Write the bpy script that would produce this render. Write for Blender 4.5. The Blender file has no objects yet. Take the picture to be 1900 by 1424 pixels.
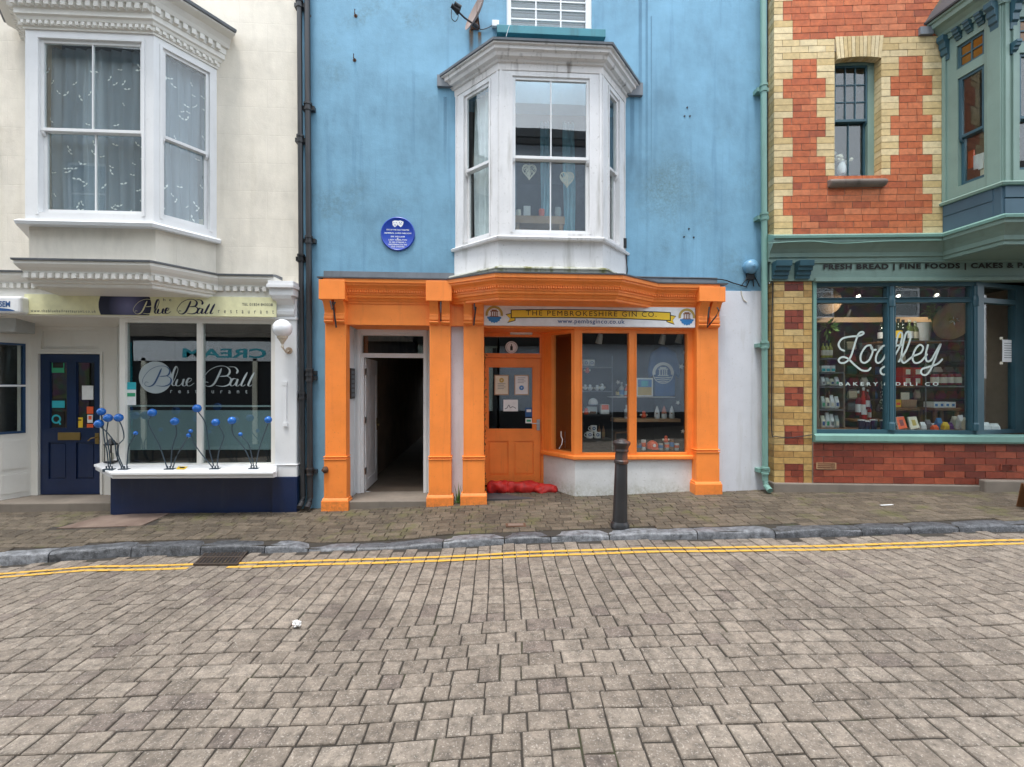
import bpy, bmesh, math, random
from mathutils import Vector
random.seed(7)
S = bpy.context.scene
COL = S.collection
FPX, CX, CY, H = 844.0, 950.0, 712.0, 1.75

# ---------------------------------------------------------------- camera, sky, sun, exposure
cd = bpy.data.cameras.new("camera"); cam = bpy.data.objects.new("camera", cd); COL.objects.link(cam)
cam.location = (0, 0, H); cam.rotation_euler = (math.radians(90), 0, 0)
cd.sensor_width = 36; cd.lens = 36 * FPX / 1900; cd.clip_start = 0.05; cd.clip_end = 400
S.camera = cam
wd = bpy.data.worlds.new("World"); S.world = wd; wd.use_nodes = True
nt = wd.node_tree; nt.nodes.clear()
sky = nt.nodes.new("ShaderNodeTexSky"); sky.sky_type = 'NISHITA'; sky.sun_disc = False
SUN_EL, SUN_AZ = math.radians(74), math.radians(200)
sky.sun_elevation = SUN_EL; sky.sun_rotation = SUN_AZ
sky.air_density = 1.0; sky.dust_density = 3.0; sky.ozone_density = 1.0
hs = nt.nodes.new("ShaderNodeHueSaturation"); hs.inputs['Saturation'].default_value = 0.35
# clouds: soft white mixed over the sky by direction
tc = nt.nodes.new("ShaderNodeTexCoord"); nz = nt.nodes.new("ShaderNodeTexNoise")
nz.inputs['Scale'].default_value = 2.2; nz.inputs['Detail'].default_value = 6
mr = nt.nodes.new("ShaderNodeMapRange"); mr.inputs[1].default_value = .35; mr.inputs[2].default_value = .7
mr.inputs[3].default_value = .45; mr.inputs[4].default_value = .95
mx = nt.nodes.new("ShaderNodeMix"); mx.data_type = 'RGBA'; mx.inputs[7].default_value = (8.4, 9.2, 10.2, 1)
bg = nt.nodes.new("ShaderNodeBackground"); bg.inputs[1].default_value = 0.15
wo = nt.nodes.new("ShaderNodeOutputWorld")
L = nt.links.new
L(sky.outputs[0], hs.inputs['Color']); L(tc.outputs['Generated'], nz.inputs['Vector']); L(nz.outputs[0], mr.inputs[0])
L(mr.outputs[0], mx.inputs[0]); L(hs.outputs[0], mx.inputs[6]); L(mx.outputs[2], bg.inputs[0]); L(bg.outputs[0], wo.inputs[0])
sd = bpy.data.lights.new("sun", 'SUN'); sd.energy = 1.5; sd.angle = math.radians(14); sd.color = (1, .97, .93)
so = bpy.data.objects.new("sun", sd); COL.objects.link(so)
_dir = Vector((math.sin(SUN_AZ) * math.cos(SUN_EL), math.cos(SUN_AZ) * math.cos(SUN_EL), math.sin(SUN_EL)))
so.rotation_euler = _dir.to_track_quat('Z', 'Y').to_euler(); so.location = (0, -4, 15)
S.view_settings.view_transform = 'Standard'; S.view_settings.look = 'None'
S.view_settings.gamma = 1; S.view_settings.exposure = 1.08
S.cycles.max_bounces = 10; S.cycles.transparent_max_bounces = 24; S.cycles.use_denoising = True
S.cycles.sample_clamp_indirect = 6

# ---------------------------------------------------------------- frames and mesh builder
class Fr:
    """A facade plane: u runs left to right, z up, n out towards the street."""
    def __init__(s, o, ang, c=0.0):
        s.o = Vector(o); s.a = ang; s.c = c
        s.U = Vector((math.cos(ang), math.sin(ang), 0)); s.N = Vector((math.sin(ang), -math.cos(ang), 0))
    def w(s, u, z, n=0.0):
        p = s.o + s.U * u + s.N * n
        return Vector((p.x, p.y, s.o.z + z + s.c * u))
    def px(s, x, y, n=0.0):
        d = Vector(((x - CX) / FPX, 1.0, (CY - y) / FPX)); q = Vector((0, 0, H))
        t = ((s.o + s.N * n) - q).dot(s.N) / d.dot(s.N)
        p = q + d * t; u = (p - s.o).dot(s.U)
        return u, p.z - s.o.z - s.c * u
    def X(s, x, n=0.0): return s.px(x, CY, n)[0]
    def Z(s, x, y, n=0.0): return s.px(x, y, n)[1]
    def rect(s, x0, y0, x1, y1, n=0.0):
        xm = (x0 + x1) / 2
        return s.X(x0, n), s.X(x1, n), s.Z(xm, y1, n), s.Z(xm, y0, n)
    def face(s, p0, p1):
        a = s.w(p0[0], 0, p0[1]); b = s.w(p1[0], 0, p1[1]); d = b - a
        l = math.hypot(d.x, d.y)
        f = Fr((a.x, a.y, a.z), math.atan2(d.y, d.x), s.c * (p1[0] - p0[0]) / l); f.L = l
        return f

WORLD = Fr((0, 0, 0), 0.0)      # u = X, n = -Y, z = Z
class MB:
    def __init__(s): s.v = []; s.f = []; s.m = []; s.uv = []
    def add(s, pts, faces, mi=0, uvs=None):
        b = len(s.v); s.v += [Vector(p) for p in pts]
        for i, f in enumerate(faces):
            s.f.append([b + k for k in f]); s.m.append(mi if isinstance(mi, int) else mi[i])
            s.uv.append([uvs[k] for k in f] if uvs else [(s.v[b + k].x, s.v[b + k].z) for k in f])
        return s
    def loc(s, fr, pts, faces, mi=0):
        """pts in (u, z, n) of a frame; planar uv in metres"""
        b = len(s.v); s.v += [fr.w(*p) for p in pts]
        for f in faces:
            a, c, d = [Vector(pts[f[k]]) for k in (0, 1, 2)]
            nn = (c - a).cross(d - a); ax = max(range(3), key=lambda k: abs(nn[k]))
            g = {0: lambda p: (p[2], p[1]), 1: lambda p: (p[0], p[2]), 2: lambda p: (p[0], p[1])}[ax]
            s.f.append([b + k for k in f]); s.m.append(mi); s.uv.append([g(pts[k]) for k in f])
        return s
    def box(s, fr, u0, u1, z0, z1, n0, n1, mi=0):
        P = [(u, z, n) for n in (n0, n1) for z in (z0, z1) for u in (u0, u1)]
        return s.loc(fr, P, [(0, 1, 3, 2), (4, 6, 7, 5), (0, 4, 5, 1), (2, 3, 7, 6), (0, 2, 6, 4), (1, 5, 7, 3)], mi)
    def pbox(s, fr, x0, y0, x1, y1, n1, n0, mi=0):
        u0, u1, z0, z1 = fr.rect(x0, y0, x1, y1, n1); return s.box(fr, u0, u1, z0, z1, n0, n1, mi)
    def quad(s, fr, pts, mi=0): return s.loc(fr, pts, [tuple(range(len(pts)))], mi)
    def prism(s, fr, poly, n0, n1, mi=0):
        k = len(poly); P = [(u, z, n0) for u, z in poly] + [(u, z, n1) for u, z in poly]
        F = [tuple(range(k)), tuple(range(2 * k - 1, k - 1, -1))] + [(i, (i + 1) % k, k + (i + 1) % k, k + i) for i in range(k)]
        return s.loc(fr, P, F, mi)
    def prof(s, fr, u0, u1, pr, mi=0):
        """profile of (n, z) points extruded along u"""
        k = len(pr); P = [(u0, z, n) for n, z in pr] + [(u1, z, n) for n, z in pr]
        F = [tuple(range(k)), tuple(range(2 * k - 1, k - 1, -1))] + [(i, (i + 1) % k, k + (i + 1) % k, k + i) for i in range(k)]
        return s.loc(fr, P, F, mi)
    def flat(s, fr, poly, z0, z1, mi=0):
        """polygon of (u, n) extruded in z"""
        k = len(poly); P = [(u, z0, n) for u, n in poly] + [(u, z1, n) for u, n in poly]
        F = [tuple(range(k)), tuple(range(2 * k - 1, k - 1, -1))] + [(i, (i + 1) % k, k + (i + 1) % k, k + i) for i in range(k)]
        return s.loc(fr, P, F, mi)
    def sweep(s, fr, path, pr, mi=0, closed=True):
        """profile (d, z) swept along plan path (u, n); d is measured outwards"""
        k = len(pr); rows = []
        for i, (u, n) in enumerate(path):
            def nr(a, b):
                dx, dy = b[0] - a[0], b[1] - a[1]; l = math.hypot(dx, dy); return (-dy / l, dx / l)
            ns = []
            if i > 0: ns.append(nr(path[i - 1], path[i]))
            if i < len(path) - 1: ns.append(nr(path[i], path[i + 1]))
            mx_ = sum(a[0] for a in ns); my_ = sum(a[1] for a in ns); l = math.hypot(mx_, my_); mx_ /= l; my_ /= l
            q = 1 / max(.35, mx_ * ns[0][0] + my_ * ns[0][1])
            rows.append([(u + mx_ * q * d, z, n + my_ * q * d) for d, z in pr])
        P = [p for r in rows for p in r]; F = []
        kk = k if closed else k - 1
        for i in range(len(rows) - 1):
            for j in range(kk): F.append((i * k + j, i * k + (j + 1) % k, (i + 1) * k + (j + 1) % k, (i + 1) * k + j))
        if closed: F += [tuple(range(k)), tuple(range(len(P) - 1, len(P) - 1 - k, -1))]
        return s.loc(fr, P, F, mi)
    def tube(s, pts, r, seg=8, mi=0, cap=True):
        pts = [Vector(p) for p in pts]; rr = r if isinstance(r, (list, tuple)) else [r] * len(pts); P = []
        for i, p in enumerate(pts):
            t = (pts[min(i + 1, len(pts) - 1)] - pts[max(i - 1, 0)]).normalized()
            a = Vector((0, 0, 1)) if abs(t.z) < .9 else Vector((1, 0, 0))
            x = t.cross(a).normalized(); y = t.cross(x)
            P += [p + (x * math.cos(2 * math.pi * k / seg) + y * math.sin(2 * math.pi * k / seg)) * rr[i] for k in range(seg)]
        F = [(i * seg + k, i * seg + (k + 1) % seg, (i + 1) * seg + (k + 1) % seg, (i + 1) * seg + k) for i in range(len(pts) - 1) for k in range(seg)]
        if cap: F += [tuple(range(seg)), tuple(range(len(P) - 1, len(P) - 1 - seg, -1))]
        return s.add(P, F, mi)
    def lathe(s, c, pr, seg=20, mi=0, ax=Vector((0, 0, 1)), mis=None):
        c = Vector(c); ax = Vector(ax).normalized(); a = Vector((1, 0, 0)) if abs(ax.x) < .9 else Vector((0, 1, 0))
        x = ax.cross(a).normalized(); y = ax.cross(x); P = []
        for r, z in pr: P += [c + ax * z + (x * math.cos(2 * math.pi * k / seg) + y * math.sin(2 * math.pi * k / seg)) * max(r, 1e-4) for k in range(seg)]
        F = []; M = []
        for i in range(len(pr) - 1):
            for k in range(seg): F.append((i * seg + k, i * seg + (k + 1) % seg, (i + 1) * seg + (k + 1) % seg, (i + 1) * seg + k)); M.append(mis[i] if mis else mi)
        F += [tuple(range(seg)), tuple(range(len(P) - 1, len(P) - 1 - seg, -1))]; M += [M[0], M[-1]]
        return s.add(P, F, M)
    def ball(s, c, r, mi=0, sq=(1, 1, 1), seg=16):
        pr = [(math.sin(math.pi * i / 10) * r * sq[0], -math.cos(math.pi * i / 10) * r * sq[2]) for i in range(11)]
        return s.lathe(c, pr, seg, mi)
    def holes(s, fr, u0, u1, z0, z1, hs_, n1, n0, mi=0, mr_=None):
        """wall slab between n0 and n1 with rectangular openings (u0,u1,z0,z1)"""
        mr_ = mi if mr_ is None else mr_
        us = sorted({u0, u1, *[min(max(h[k], u0), u1) for h in hs_ for k in (0, 1)]})
        zs = sorted({z0, z1, *[min(max(h[k], z0), z1) for h in hs_ for k in (2, 3)]})
        for a, b in zip(us, us[1:]):
            for c, d in zip(zs, zs[1:]):
                um, zm = (a + b) / 2, (c + d) / 2
                if any(h[0] < um < h[1] and h[2] < zm < h[3] for h in hs_): continue
                s.quad(fr, [(a, c, n1), (b, c, n1), (b, d, n1), (a, d, n1)], mi)
                s.quad(fr, [(a, c, n0), (a, d, n0), (b, d, n0), (b, c, n0)], mi)
        for a, b, c, d in list(hs_) + [(u0, u1, z0, z1)]:
            a, b = max(a, u0), min(b, u1); c, d = max(c, z0), min(d, z1)
            for (p, q) in (((a, c), (b, c)), ((b, c), (b, d)), ((b, d), (a, d)), ((a, d), (a, c))):
                s.quad(fr, [(p[0], p[1], n1), (p[0], p[1], n0), (q[0], q[1], n0), (q[0], q[1], n1)], mr_)
        return s
    def build(s, name, mats, parent=None, base=None, bevel=0, smooth=False, recalc=True, label=None, cat=None, group=None, kind=None, merge=False):
        if not isinstance(mats, (list, tuple)): mats = [mats]
        xs = [p.x for p in s.v]; ys = [p.y for p in s.v]; zs = [p.z for p in s.v]
        if base is None: base = Vector(((min(xs) + max(xs)) / 2, (min(ys) + max(ys)) / 2, min(zs)))
        me = bpy.data.meshes.new(name); me.from_pydata([p - base for p in s.v], [], s.f)
        uvl = me.uv_layers.new(name="UVMap"); i = 0
        flat_uv = [c for f in s.uv for q in f for c in q]; uvl.data.foreach_set('uv', flat_uv)
        me.polygons.foreach_set('material_index', s.m)
        for m_ in mats: me.materials.append(m_)
        if recalc or merge:
            bm = bmesh.new(); bm.from_mesh(me)
            if merge: bmesh.ops.remove_doubles(bm, verts=bm.verts, dist=1e-4)
            if recalc: bmesh.ops.recalc_face_normals(bm, faces=bm.faces)
            bm.to_mesh(me); bm.free()
        if smooth:
            me.polygons.foreach_set('use_smooth', [True] * len(me.polygons))
            try: me.set_sharp_from_angle(angle=math.radians(38))
            except Exception: pass
        o = bpy.data.objects.new(name, me); COL.objects.link(o)
        if bevel:
            b = o.modifiers.new("bevel", 'BEVEL'); b.width = bevel; b.segments = 2; b.limit_method = 'ANGLE'; b.angle_limit = math.radians(40)
        place(o, base, parent); props(o, label, cat, group, kind)
        return o
BASE = {}
def place(o, base, parent):
    BASE[o.name] = Vector(base)
    if parent: o.parent = parent; o.location = Vector(base) - BASE[parent.name]
    else: o.location = base
def props(o, label=None, cat=None, group=None, kind=None):
    for k, v in (('label', label), ('category', cat), ('group', group), ('kind', kind)):
        if v: o[k] = v
def thing(name, base, label, cat, group=None):
    o = bpy.data.objects.new(name, None); COL.objects.link(o); o.empty_display_size = .1
    place(o, base, None); props(o, label, cat, group); return o
def dup(o, base, rz=0, label=None):
    c = o.copy(); COL.objects.link(c); c.location = base; c.rotation_euler = (0, 0, rz); BASE[c.name] = Vector(base)
    if label: c['label'] = label
    for ch in o.children:
        d = ch.copy(); COL.objects.link(d); d.parent = c
        for g in ch.children:
            e = g.copy(); COL.objects.link(e); e.parent = d
    return c

# ---------------------------------------------------------------- materials
def srgb(r, g, b):
    f = lambda c: c / 12.92 / 255 if c <= 10 else ((c / 255 + .055) / 1.055) ** 2.4
    return (f(r), f(g), f(b), 1)
class NT:
    def __init__(s, name):
        s.m = bpy.data.materials.new(name); s.m.use_nodes = True; s.t = s.m.node_tree
        s.b = s.t.nodes["Principled BSDF"]; s.g = None
    def n(s, k, **kw):
        x = s.t.nodes.new(k)
        for a, v in kw.items():
            if a.startswith('i_'): x.inputs[a[2:].replace('_', ' ')].default_value = v
            else: setattr(x, a, v)
        return x
    def l(s, a, b): s.t.links.new(a, b)
    def pos(s):
        if not s.g: s.g = s.n("ShaderNodeNewGeometry")
        return s.g.outputs['Position']
    def noise(s, scale, detail=4, stretch=None, rough=.55, src=None):
        x = s.n("ShaderNodeTexNoise"); x.inputs['Scale'].default_value = scale; x.inputs['Detail'].default_value = detail; x.inputs['Roughness'].default_value = rough
        v = src or s.pos()
        if stretch:
            mp = s.n("ShaderNodeMapping"); mp.inputs['Scale'].default_value = stretch; s.l(v, mp.inputs[0]); v = mp.outputs[0]
        s.l(v, x.inputs['Vector']); return x.outputs[0]
    def rng(s, v, a, b, c=0., d=1.):
        x = s.n("ShaderNodeMapRange"); s.l(v, x.inputs[0])
        for i, q in enumerate((a, b, c, d)): x.inputs[i + 1].default_value = q
        return x.outputs[0]
    def mix(s, fac, a, b, mode='MIX'):
        x = s.n("ShaderNodeMix", data_type='RGBA', blend_type=mode)
        for q, i in ((fac, 0), (a, 6), (b, 7)):
            if hasattr(q, 'is_linked'): s.l(q, x.inputs[i])
            else: x.inputs[i].default_value = q
        return x.outputs[2]
    def math(s, op, a, b=0.):
        x = s.n("ShaderNodeMath", operation=op)
        for i, q in enumerate((a, b)):
            if hasattr(q, 'is_linked'): s.l(q, x.inputs[i])
            else: x.inputs[i].default_value = q
        return x.outputs[0]
    def ramp(s, v, stops, interp='LINEAR'):
        x = s.n("ShaderNodeValToRGB"); e = x.color_ramp.elements; x.color_ramp.interpolation = interp
        while len(e) < len(stops): e.new(.5)
        for i, (p, c) in enumerate(stops): e[i].position = p; e[i].color = c
        s.l(v, x.inputs[0]); return x.outputs[0]
    def bump(s, v, strength=.3, dist=.01):
        x = s.n("ShaderNodeBump"); x.inputs['Strength'].default_value = strength; x.inputs['Distance'].default_value = dist
        s.l(v, x.inputs['Height']); s.l(x.outputs[0], s.b.inputs['Normal'])
    def done(s, col, rough=.6, metal=0., spec=None):
        if hasattr(col, 'is_linked'): s.l(col, s.b.inputs['Base Color'])
        else: s.b.inputs['Base Color'].default_value = col
        if hasattr(rough, 'is_linked'): s.l(rough, s.b.inputs['Roughness'])
        else: s.b.inputs['Roughness'].default_value = rough
        s.b.inputs['Metallic'].default_value = metal
        if spec is not None: s.b.inputs['Specular IOR Level'].default_value = spec
        return s.m
def mul(c, k): return (c[0] * k, c[1] * k, c[2] * k, 1)
def paint(name, c, rough=.45, var=.10, dirt=None, damt=.5, dthr=(.55, .75), bs=40, bst=.12, vs=2.5, metal=0.):
    t = NT(name); v = t.rng(t.noise(vs, 5), .3, .7)
    col = t.mix(v, mul(c, 1 - var), mul(c, 1 + var * .6))
    if dirt:
        d = t.rng(t.noise(5, 6, (1.6, 1.6, .22)), dthr[0], dthr[1], 0, damt)
        d2 = t.rng(t.noise(28, 5), .62, .74, 0, damt * .7)
        col = t.mix(t.math('MAXIMUM', d, d2), col, dirt)
    t.bump(t.noise(bs, 4), bst, .004)
    return t.done(col, rough, metal)
def flatm(name, c, rough=.5, metal=0., emit=0):
    t = NT(name); v = t.rng(t.noise(9, 3), .3, .7)
    t.done(t.mix(v, mul(c, .9), mul(c, 1.06)), rough, metal)
    if emit: t.b.inputs['Emission Color'].default_value = c; t.b.inputs['Emission Strength'].default_value = emit
    return t.m
def glass(name, base=.08, tint=(.93, .96, .95, 1), wav=.06):
    t = NT(name); t.t.nodes.remove(t.b)
    lw = t.n("ShaderNodeLayerWeight"); lw.inputs[0].default_value = .5
    p5 = t.math('POWER', lw.outputs['Facing'], 5.0); f = t.rng(p5, 0, 1, base, 1)
    tr = t.n("ShaderNodeBsdfTransparent"); tr.inputs[0].default_value = tint
    gl = t.n("ShaderNodeBsdfGlossy"); gl.inputs['Roughness'].default_value = 0.0; gl.inputs['Color'].default_value = (1, 1, 1, 1)
    bp = t.n("ShaderNodeBump"); bp.inputs['Strength'].default_value = wav; bp.inputs['Distance'].default_value = .01
    t.l(t.noise(1.7, 1), bp.inputs['Height']); t.l(bp.outputs[0], gl.inputs['Normal'])
    ms = t.n("ShaderNodeMixShader"); t.l(f, ms.inputs[0]); t.l(tr.outputs[0], ms.inputs[1]); t.l(gl.outputs[0], ms.inputs[2])
    t.l(ms.outputs[0], t.t.nodes["Material Output"].inputs[0]); return t.m
def veil(name, c, alpha, rough=.8):
    t = NT(name); t.done(mul(c, 1), rough); t.b.inputs['Alpha'].default_value = alpha; return t.m
def islands(name, stops, var=.25, rough=.8, bs=60, bst=.35, moss=None, speck=None, interp='LINEAR', damp=None):
    t = NT(name); t.pos(); r = t.g.outputs['Random Per Island']
    col = t.ramp(r, stops, interp)
    v = t.rng(t.noise(14, 6, rough=.7), .3, .7, 1 - var, 1 + var * .7)
    col = t.mix(1.0, col, v, 'MULTIPLY')
    big = t.rng(t.noise(.9, 4), .35, .7, .82, 1.08); col = t.mix(1.0, col, big, 'MULTIPLY')
    if speck:
        sp = t.rng(t.noise(85, 3), .58, .67, 0, .45); col = t.mix(sp, col, speck)
        sd_ = t.rng(t.noise(60, 4, rough=.75), .55, .66, 0, .6); col = t.mix(sd_, col, mul(stops[0][1], .35))
    if damp:
        vd = t.n('ShaderNodeVectorMath', operation='DISTANCE'); t.l(t.pos(), vd.inputs[0]); vd.inputs[1].default_value = damp
        dd = t.math('ADD', vd.outputs['Value'], t.math('MULTIPLY', t.noise(5, 5), .5)); col = t.mix(t.rng(dd, .42, .62, .42, 0), col, mul(stops[0][1], .45))
    if moss:
        mm = t.rng(t.noise(2.3, 7, rough=.7), .53, .69, 0, .75); col = t.mix(mm, col, moss)
    t.bump(t.noise(bs, 6, rough=.7), bst, .006)
    return t.done(col, rough)

MOSS = (.075, .085, .02, 1); GRIME = (.16, .15, .12, 1)
m = {}
m['cream'] = None
def render_wall(name, c, dirt, algae, groove=False, streaks=.3, var=(.86, 1.1), patch=None):
    t = NT(name); v = t.rng(t.noise(1.1, 6, rough=.6), .3, .7)
    col = t.mix(v, mul(c, var[0]), mul(c, var[1]))
    v2 = t.rng(t.noise(9, 5, (1, 1, .35)), .35, .7, 0, .35); col = t.mix(v2, col, mul(c, 1.28))
    d = t.rng(t.noise(7, 5, (1.3, 1.3, .07)), .56, .78, 0, streaks); col = t.mix(d, col, dirt)
    if patch:
        vd = t.n('ShaderNodeVectorMath', operation='DISTANCE'); t.l(t.pos(), vd.inputs[0]); vd.inputs[1].default_value = patch[0]
        dd = t.math('ADD', vd.outputs['Value'], t.math('MULTIPLY', t.noise(4, 6, rough=.7), .9)); a = t.math('MULTIPLY', t.rng(dd, .55, 1.15, 1, 0), t.rng(t.noise(26, 5, rough=.8), .4, .62, .15, .75)); col = t.mix(a, col, patch[1])
    if algae:
        a = t.math('MULTIPLY', t.rng(t.noise(1.0, 3), .56, .72, 0, 1), t.rng(t.noise(16, 6, rough=.75), .42, .62, 0, .45))
        col = t.mix(a, col, algae)
    h = t.math('ADD', t.math('MULTIPLY', t.noise(55, 5, rough=.7), .5), t.math('MULTIPLY', t.noise(5, 3), 1.5))
    if groove:
        uv = t.n("ShaderNodeUVMap"); br = t.n("ShaderNodeTexBrick"); t.l(uv.outputs[0], br.inputs[0])
        br.inputs['Scale'].default_value = 1; br.inputs['Brick Width'].default_value = .82; br.inputs['Row Height'].default_value = .42
        br.inputs['Mortar Size'].default_value = .006; br.inputs['Mortar Smooth'].default_value = 1
        h = t.math('SUBTRACT', h, t.math('MULTIPLY', br.outputs['Fac'], .5))
        col = t.mix(t.math('MULTIPLY', br.outputs['Fac'], .13), col, mul(c, .55))
    t.bump(h, .35, .012); return t.done(col, .78)
m['cream'] = render_wall('cream_render', (.715, .66, .565, 1), (.48, .42, .31, 1), None, True, .22)
m['blue'] = render_wall('blue_render', (.160, .328, .455, 1), (.085, .20, .31, 1), (.10, .16, .15, 1), False, .55, (.76, 1.2), ((2.45, 7.15, 4.85), (.105, .17, .17, 1)))
t = NT('orange_paint'); v = t.rng(t.noise(2.2, 6), .3, .7); c_ = (.95, .268, .047, 1); col = t.mix(v, mul(c_, .88), mul(c_, 1.06))
col = t.mix(t.rng(t.noise(6, 6, (2.2, 2.2, .16)), .56, .8, 0, .38), col, (.50, .13, .03, 1)); col = t.mix(t.rng(t.noise(34, 5), .63, .74, 0, .4), col, (.42, .12, .04, 1))
sz_ = t.n('ShaderNodeSeparateXYZ'); t.l(t.pos(), sz_.inputs[0]); gz = t.rng(t.math('ADD', sz_.outputs[2], t.math('MULTIPLY', t.noise(6, 5), .4)), .05, .42, .55, 0)
col = t.mix(t.math('MULTIPLY', gz, t.rng(t.noise(20, 6, rough=.75), .35, .65)), col, (.16, .09, .04, 1)); t.bump(t.noise(28, 5, (1, 1, .25)), .22, .006); m['orange'] = t.done(col, t.rng(t.noise(5, 4), .3, .7, .38, .6))
m['orange_dk'] = m['orange']
m['white'] = paint('white_paint', (.74, .745, .75, 1), .4, .05, (.42, .41, .36, 1), .25, (.62, .85))
m['whitew'] = paint('weathered_white_paint', (.74, .73, .73, 1), .5, .08, (.26, .25, .21, 1), .6, (.55, .78))
m['whitewall'] = paint('whitewashed_wall', (.62, .635, .675, 1), .75, .07, (.36, .34, .28, 1), .5, (.56, .8), 30, .35)
t = NT('grubby_white_base'); sz_ = t.n('ShaderNodeSeparateXYZ'); t.l(t.pos(), sz_.inputs[0])
g1 = t.math('MULTIPLY', t.rng(t.math('ADD', sz_.outputs[2], t.math('MULTIPLY', t.noise(4, 4), .35)), .08, .42, 1, 0), t.rng(t.noise(24, 6, rough=.75), .36, .62)); v = t.rng(t.noise(3, 5), .3, .7)
col = t.mix(t.math('MULTIPLY', g1, .8), t.mix(v, (.60, .60, .585, 1), (.72, .72, .71, 1)), (.20, .185, .075, 1)); col = t.mix(t.rng(t.noise(30, 5), .6, .74, 0, .4), col, (.3, .28, .22, 1)); t.bump(t.noise(25, 5), .4, .006); m['stone_white'] = t.done(col, .8)
m['creampaint'] = paint('off_white_shopfront_paint', (.74, .72, .67, 1), .45, .05, (.45, .42, .34, 1), .25, (.62, .85))
m['navy'] = paint('navy_gloss_paint', (.008, .021, .07, 1), .28, .2, (.05, .06, .09, 1), .3)
m['navywin'] = paint('dark_navy_frame', (.012, .05, .13, 1), .3, .15)
m['sage'] = paint('sage_green_paint', (.185, .275, .235, 1), .5, .1, (.12, .16, .13, 1), .35)
m['mint'] = paint('pale_mint_paint', (.165, .31, .265, 1), .45, .1, (.12, .2, .16, 1), .35)
m['petrol'] = paint('petrol_blue_paint', (.030, .088, .115, 1), .4, .14, (.02, .05, .07, 1), .3)
m['slateblue'] = paint('slate_blue_panel_paint', (.052, .10, .135, 1), .5, .12, (.03, .06, .08, 1), .3)
m['teal'] = paint('teal_sill_paint', (.04, .22, .27, 1), .6, .15, (.03, .07, .07, 1), .5)
m['lead'] = paint('lead_flashing', (.16, .175, .195, 1), .55, .25, (.07, .07, .06, 1), .5)
m['slate'] = paint('slate_roof', (.06, .066, .075, 1), .6, .3, MOSS, .5)
m['iron'] = paint('black_painted_iron', (.028, .029, .032, 1), .38, .3, (.14, .06, .025, 1), .3, (.6, .8))
m['grate'] = paint('grimy_iron', (.045, .03, .022, 1), .7, .4, (.25, .17, .05, 1), .5, (.6, .72)); m['rust'] = paint('rusty_iron', (.10, .045, .022, 1), .8, .4, (.03, .02, .015, 1), .6)
m['black'] = flatm('black_plastic', (.012, .012, .013, 1), .4)
m['brass'] = flatm('aged_brass', (.35, .24, .09, 1), .4, .9)
m['steel'] = flatm('brushed_steel', (.5, .5, .5, 1), .3, 1.)
m['globe'] = flatm('white_opal_globe', (.82, .83, .85, 1), .12)
m['blueball'] = flatm('glossy_blue_ball', (.018, .13, .46, 1), .16)
m['stem'] = flatm('dark_steel_stem', (.03, .05, .07, 1), .4)
m['red'] = paint('red_plastic_sack', (.56, .018, .012, 1), .58, .3, (.24, .008, .008, 1), .7, (.45, .65), 30, .6)
m['yellow'] = flatm('bright_yellow', (.85, .56, .03, 1), .45)
m['signw'] = flatm('white_sign_face', (.80, .81, .82, 1), .35)
m['signc'] = flatm('pale_yellow_sign_face', (.76, .74, .46, 1), .35)
m['ink'] = flatm('navy_lettering', (.01, .012, .05, 1), .4)
m['inkblack'] = flatm('black_lettering', (.010, .008, .006, 1), .45)
m['inkblue'] = flatm('blue_lettering', (.02, .09, .26, 1), .4)
m['plaque'] = flatm('cobalt_plaque', (.012, .055, .40, 1), .3)
m['letterw'] = flatm('white_lettering', (.82, .84, .85, 1), .4)
m['frost'] = veil('frosted_white_film', (.62, .70, .70, 1), .62)
m['film'] = veil('pale_vinyl_lettering', (.56, .64, .66, 1), .55)
m['panel'] = veil('frosted_lower_panel', (.44, .55, .57, 1), .55)
m['paper'] = flatm('white_paper', (.78, .80, .80, 1), .7)
m['paperc'] = flatm('cream_paper', (.72, .68, .55, 1), .7)
m['cyan'] = flatm('turquoise_print', (.03, .42, .50, 1), .5)
m['green'] = flatm('green_print', (.04, .36, .18, 1), .5)
m['stick_or'] = flatm('orange_sticker', (.85, .12, .03, 1), .5)
m['gl_up'] = glass('upper_window_glass', .055)
m['gl_bay'] = glass('bay_window_glass', .10); m['gl_shop'] = glass('shop_window_glass', .10); m['gl_low'] = glass('clear_low_glass', .03)
m['gl_dark'] = glass('restaurant_glass', .105, (.80, .86, .86, 1))
m['amber'] = flatm('amber_leaded_glass', (.19, .075, .006, 1), .15)
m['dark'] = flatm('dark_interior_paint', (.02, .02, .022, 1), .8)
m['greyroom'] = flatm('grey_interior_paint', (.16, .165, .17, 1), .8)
m['warmroom'] = flatm('warm_interior_paint', (.22, .17, .13, 1), .8)
m['wood'] = paint('stained_wood', (.22, .10, .04, 1), .5, .3, (.1, .045, .02, 1), .5)
m['pale_wood'] = paint('pale_wood', (.42, .26, .14, 1), .5, .2)
m['floorc'] = paint('worn_concrete', (.19, .16, .13, 1), .85, .2, (.12, .11, .09, 1), .5)
m['curtain'] = flatm('white_curtain', (.72, .75, .78, 1), .9)
m['voile'] = veil('grey_voile', (.42, .50, .60, 1), .58)
m['leaf'] = flatm('leaf_green', (.05, .12, .02, 1), .6)
m['leafd'] = flatm('dark_leaf_green', (.018, .045, .012, 1), .6)
m['granite'] = islands('granite_kerb', [(0, (.065, .067, .072, 1)), (.5, (.115, .12, .13, 1)), (1, (.20, .207, .22, 1))], .8, .42, 35, .8, None, (.34, .35, .38, 1))
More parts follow.
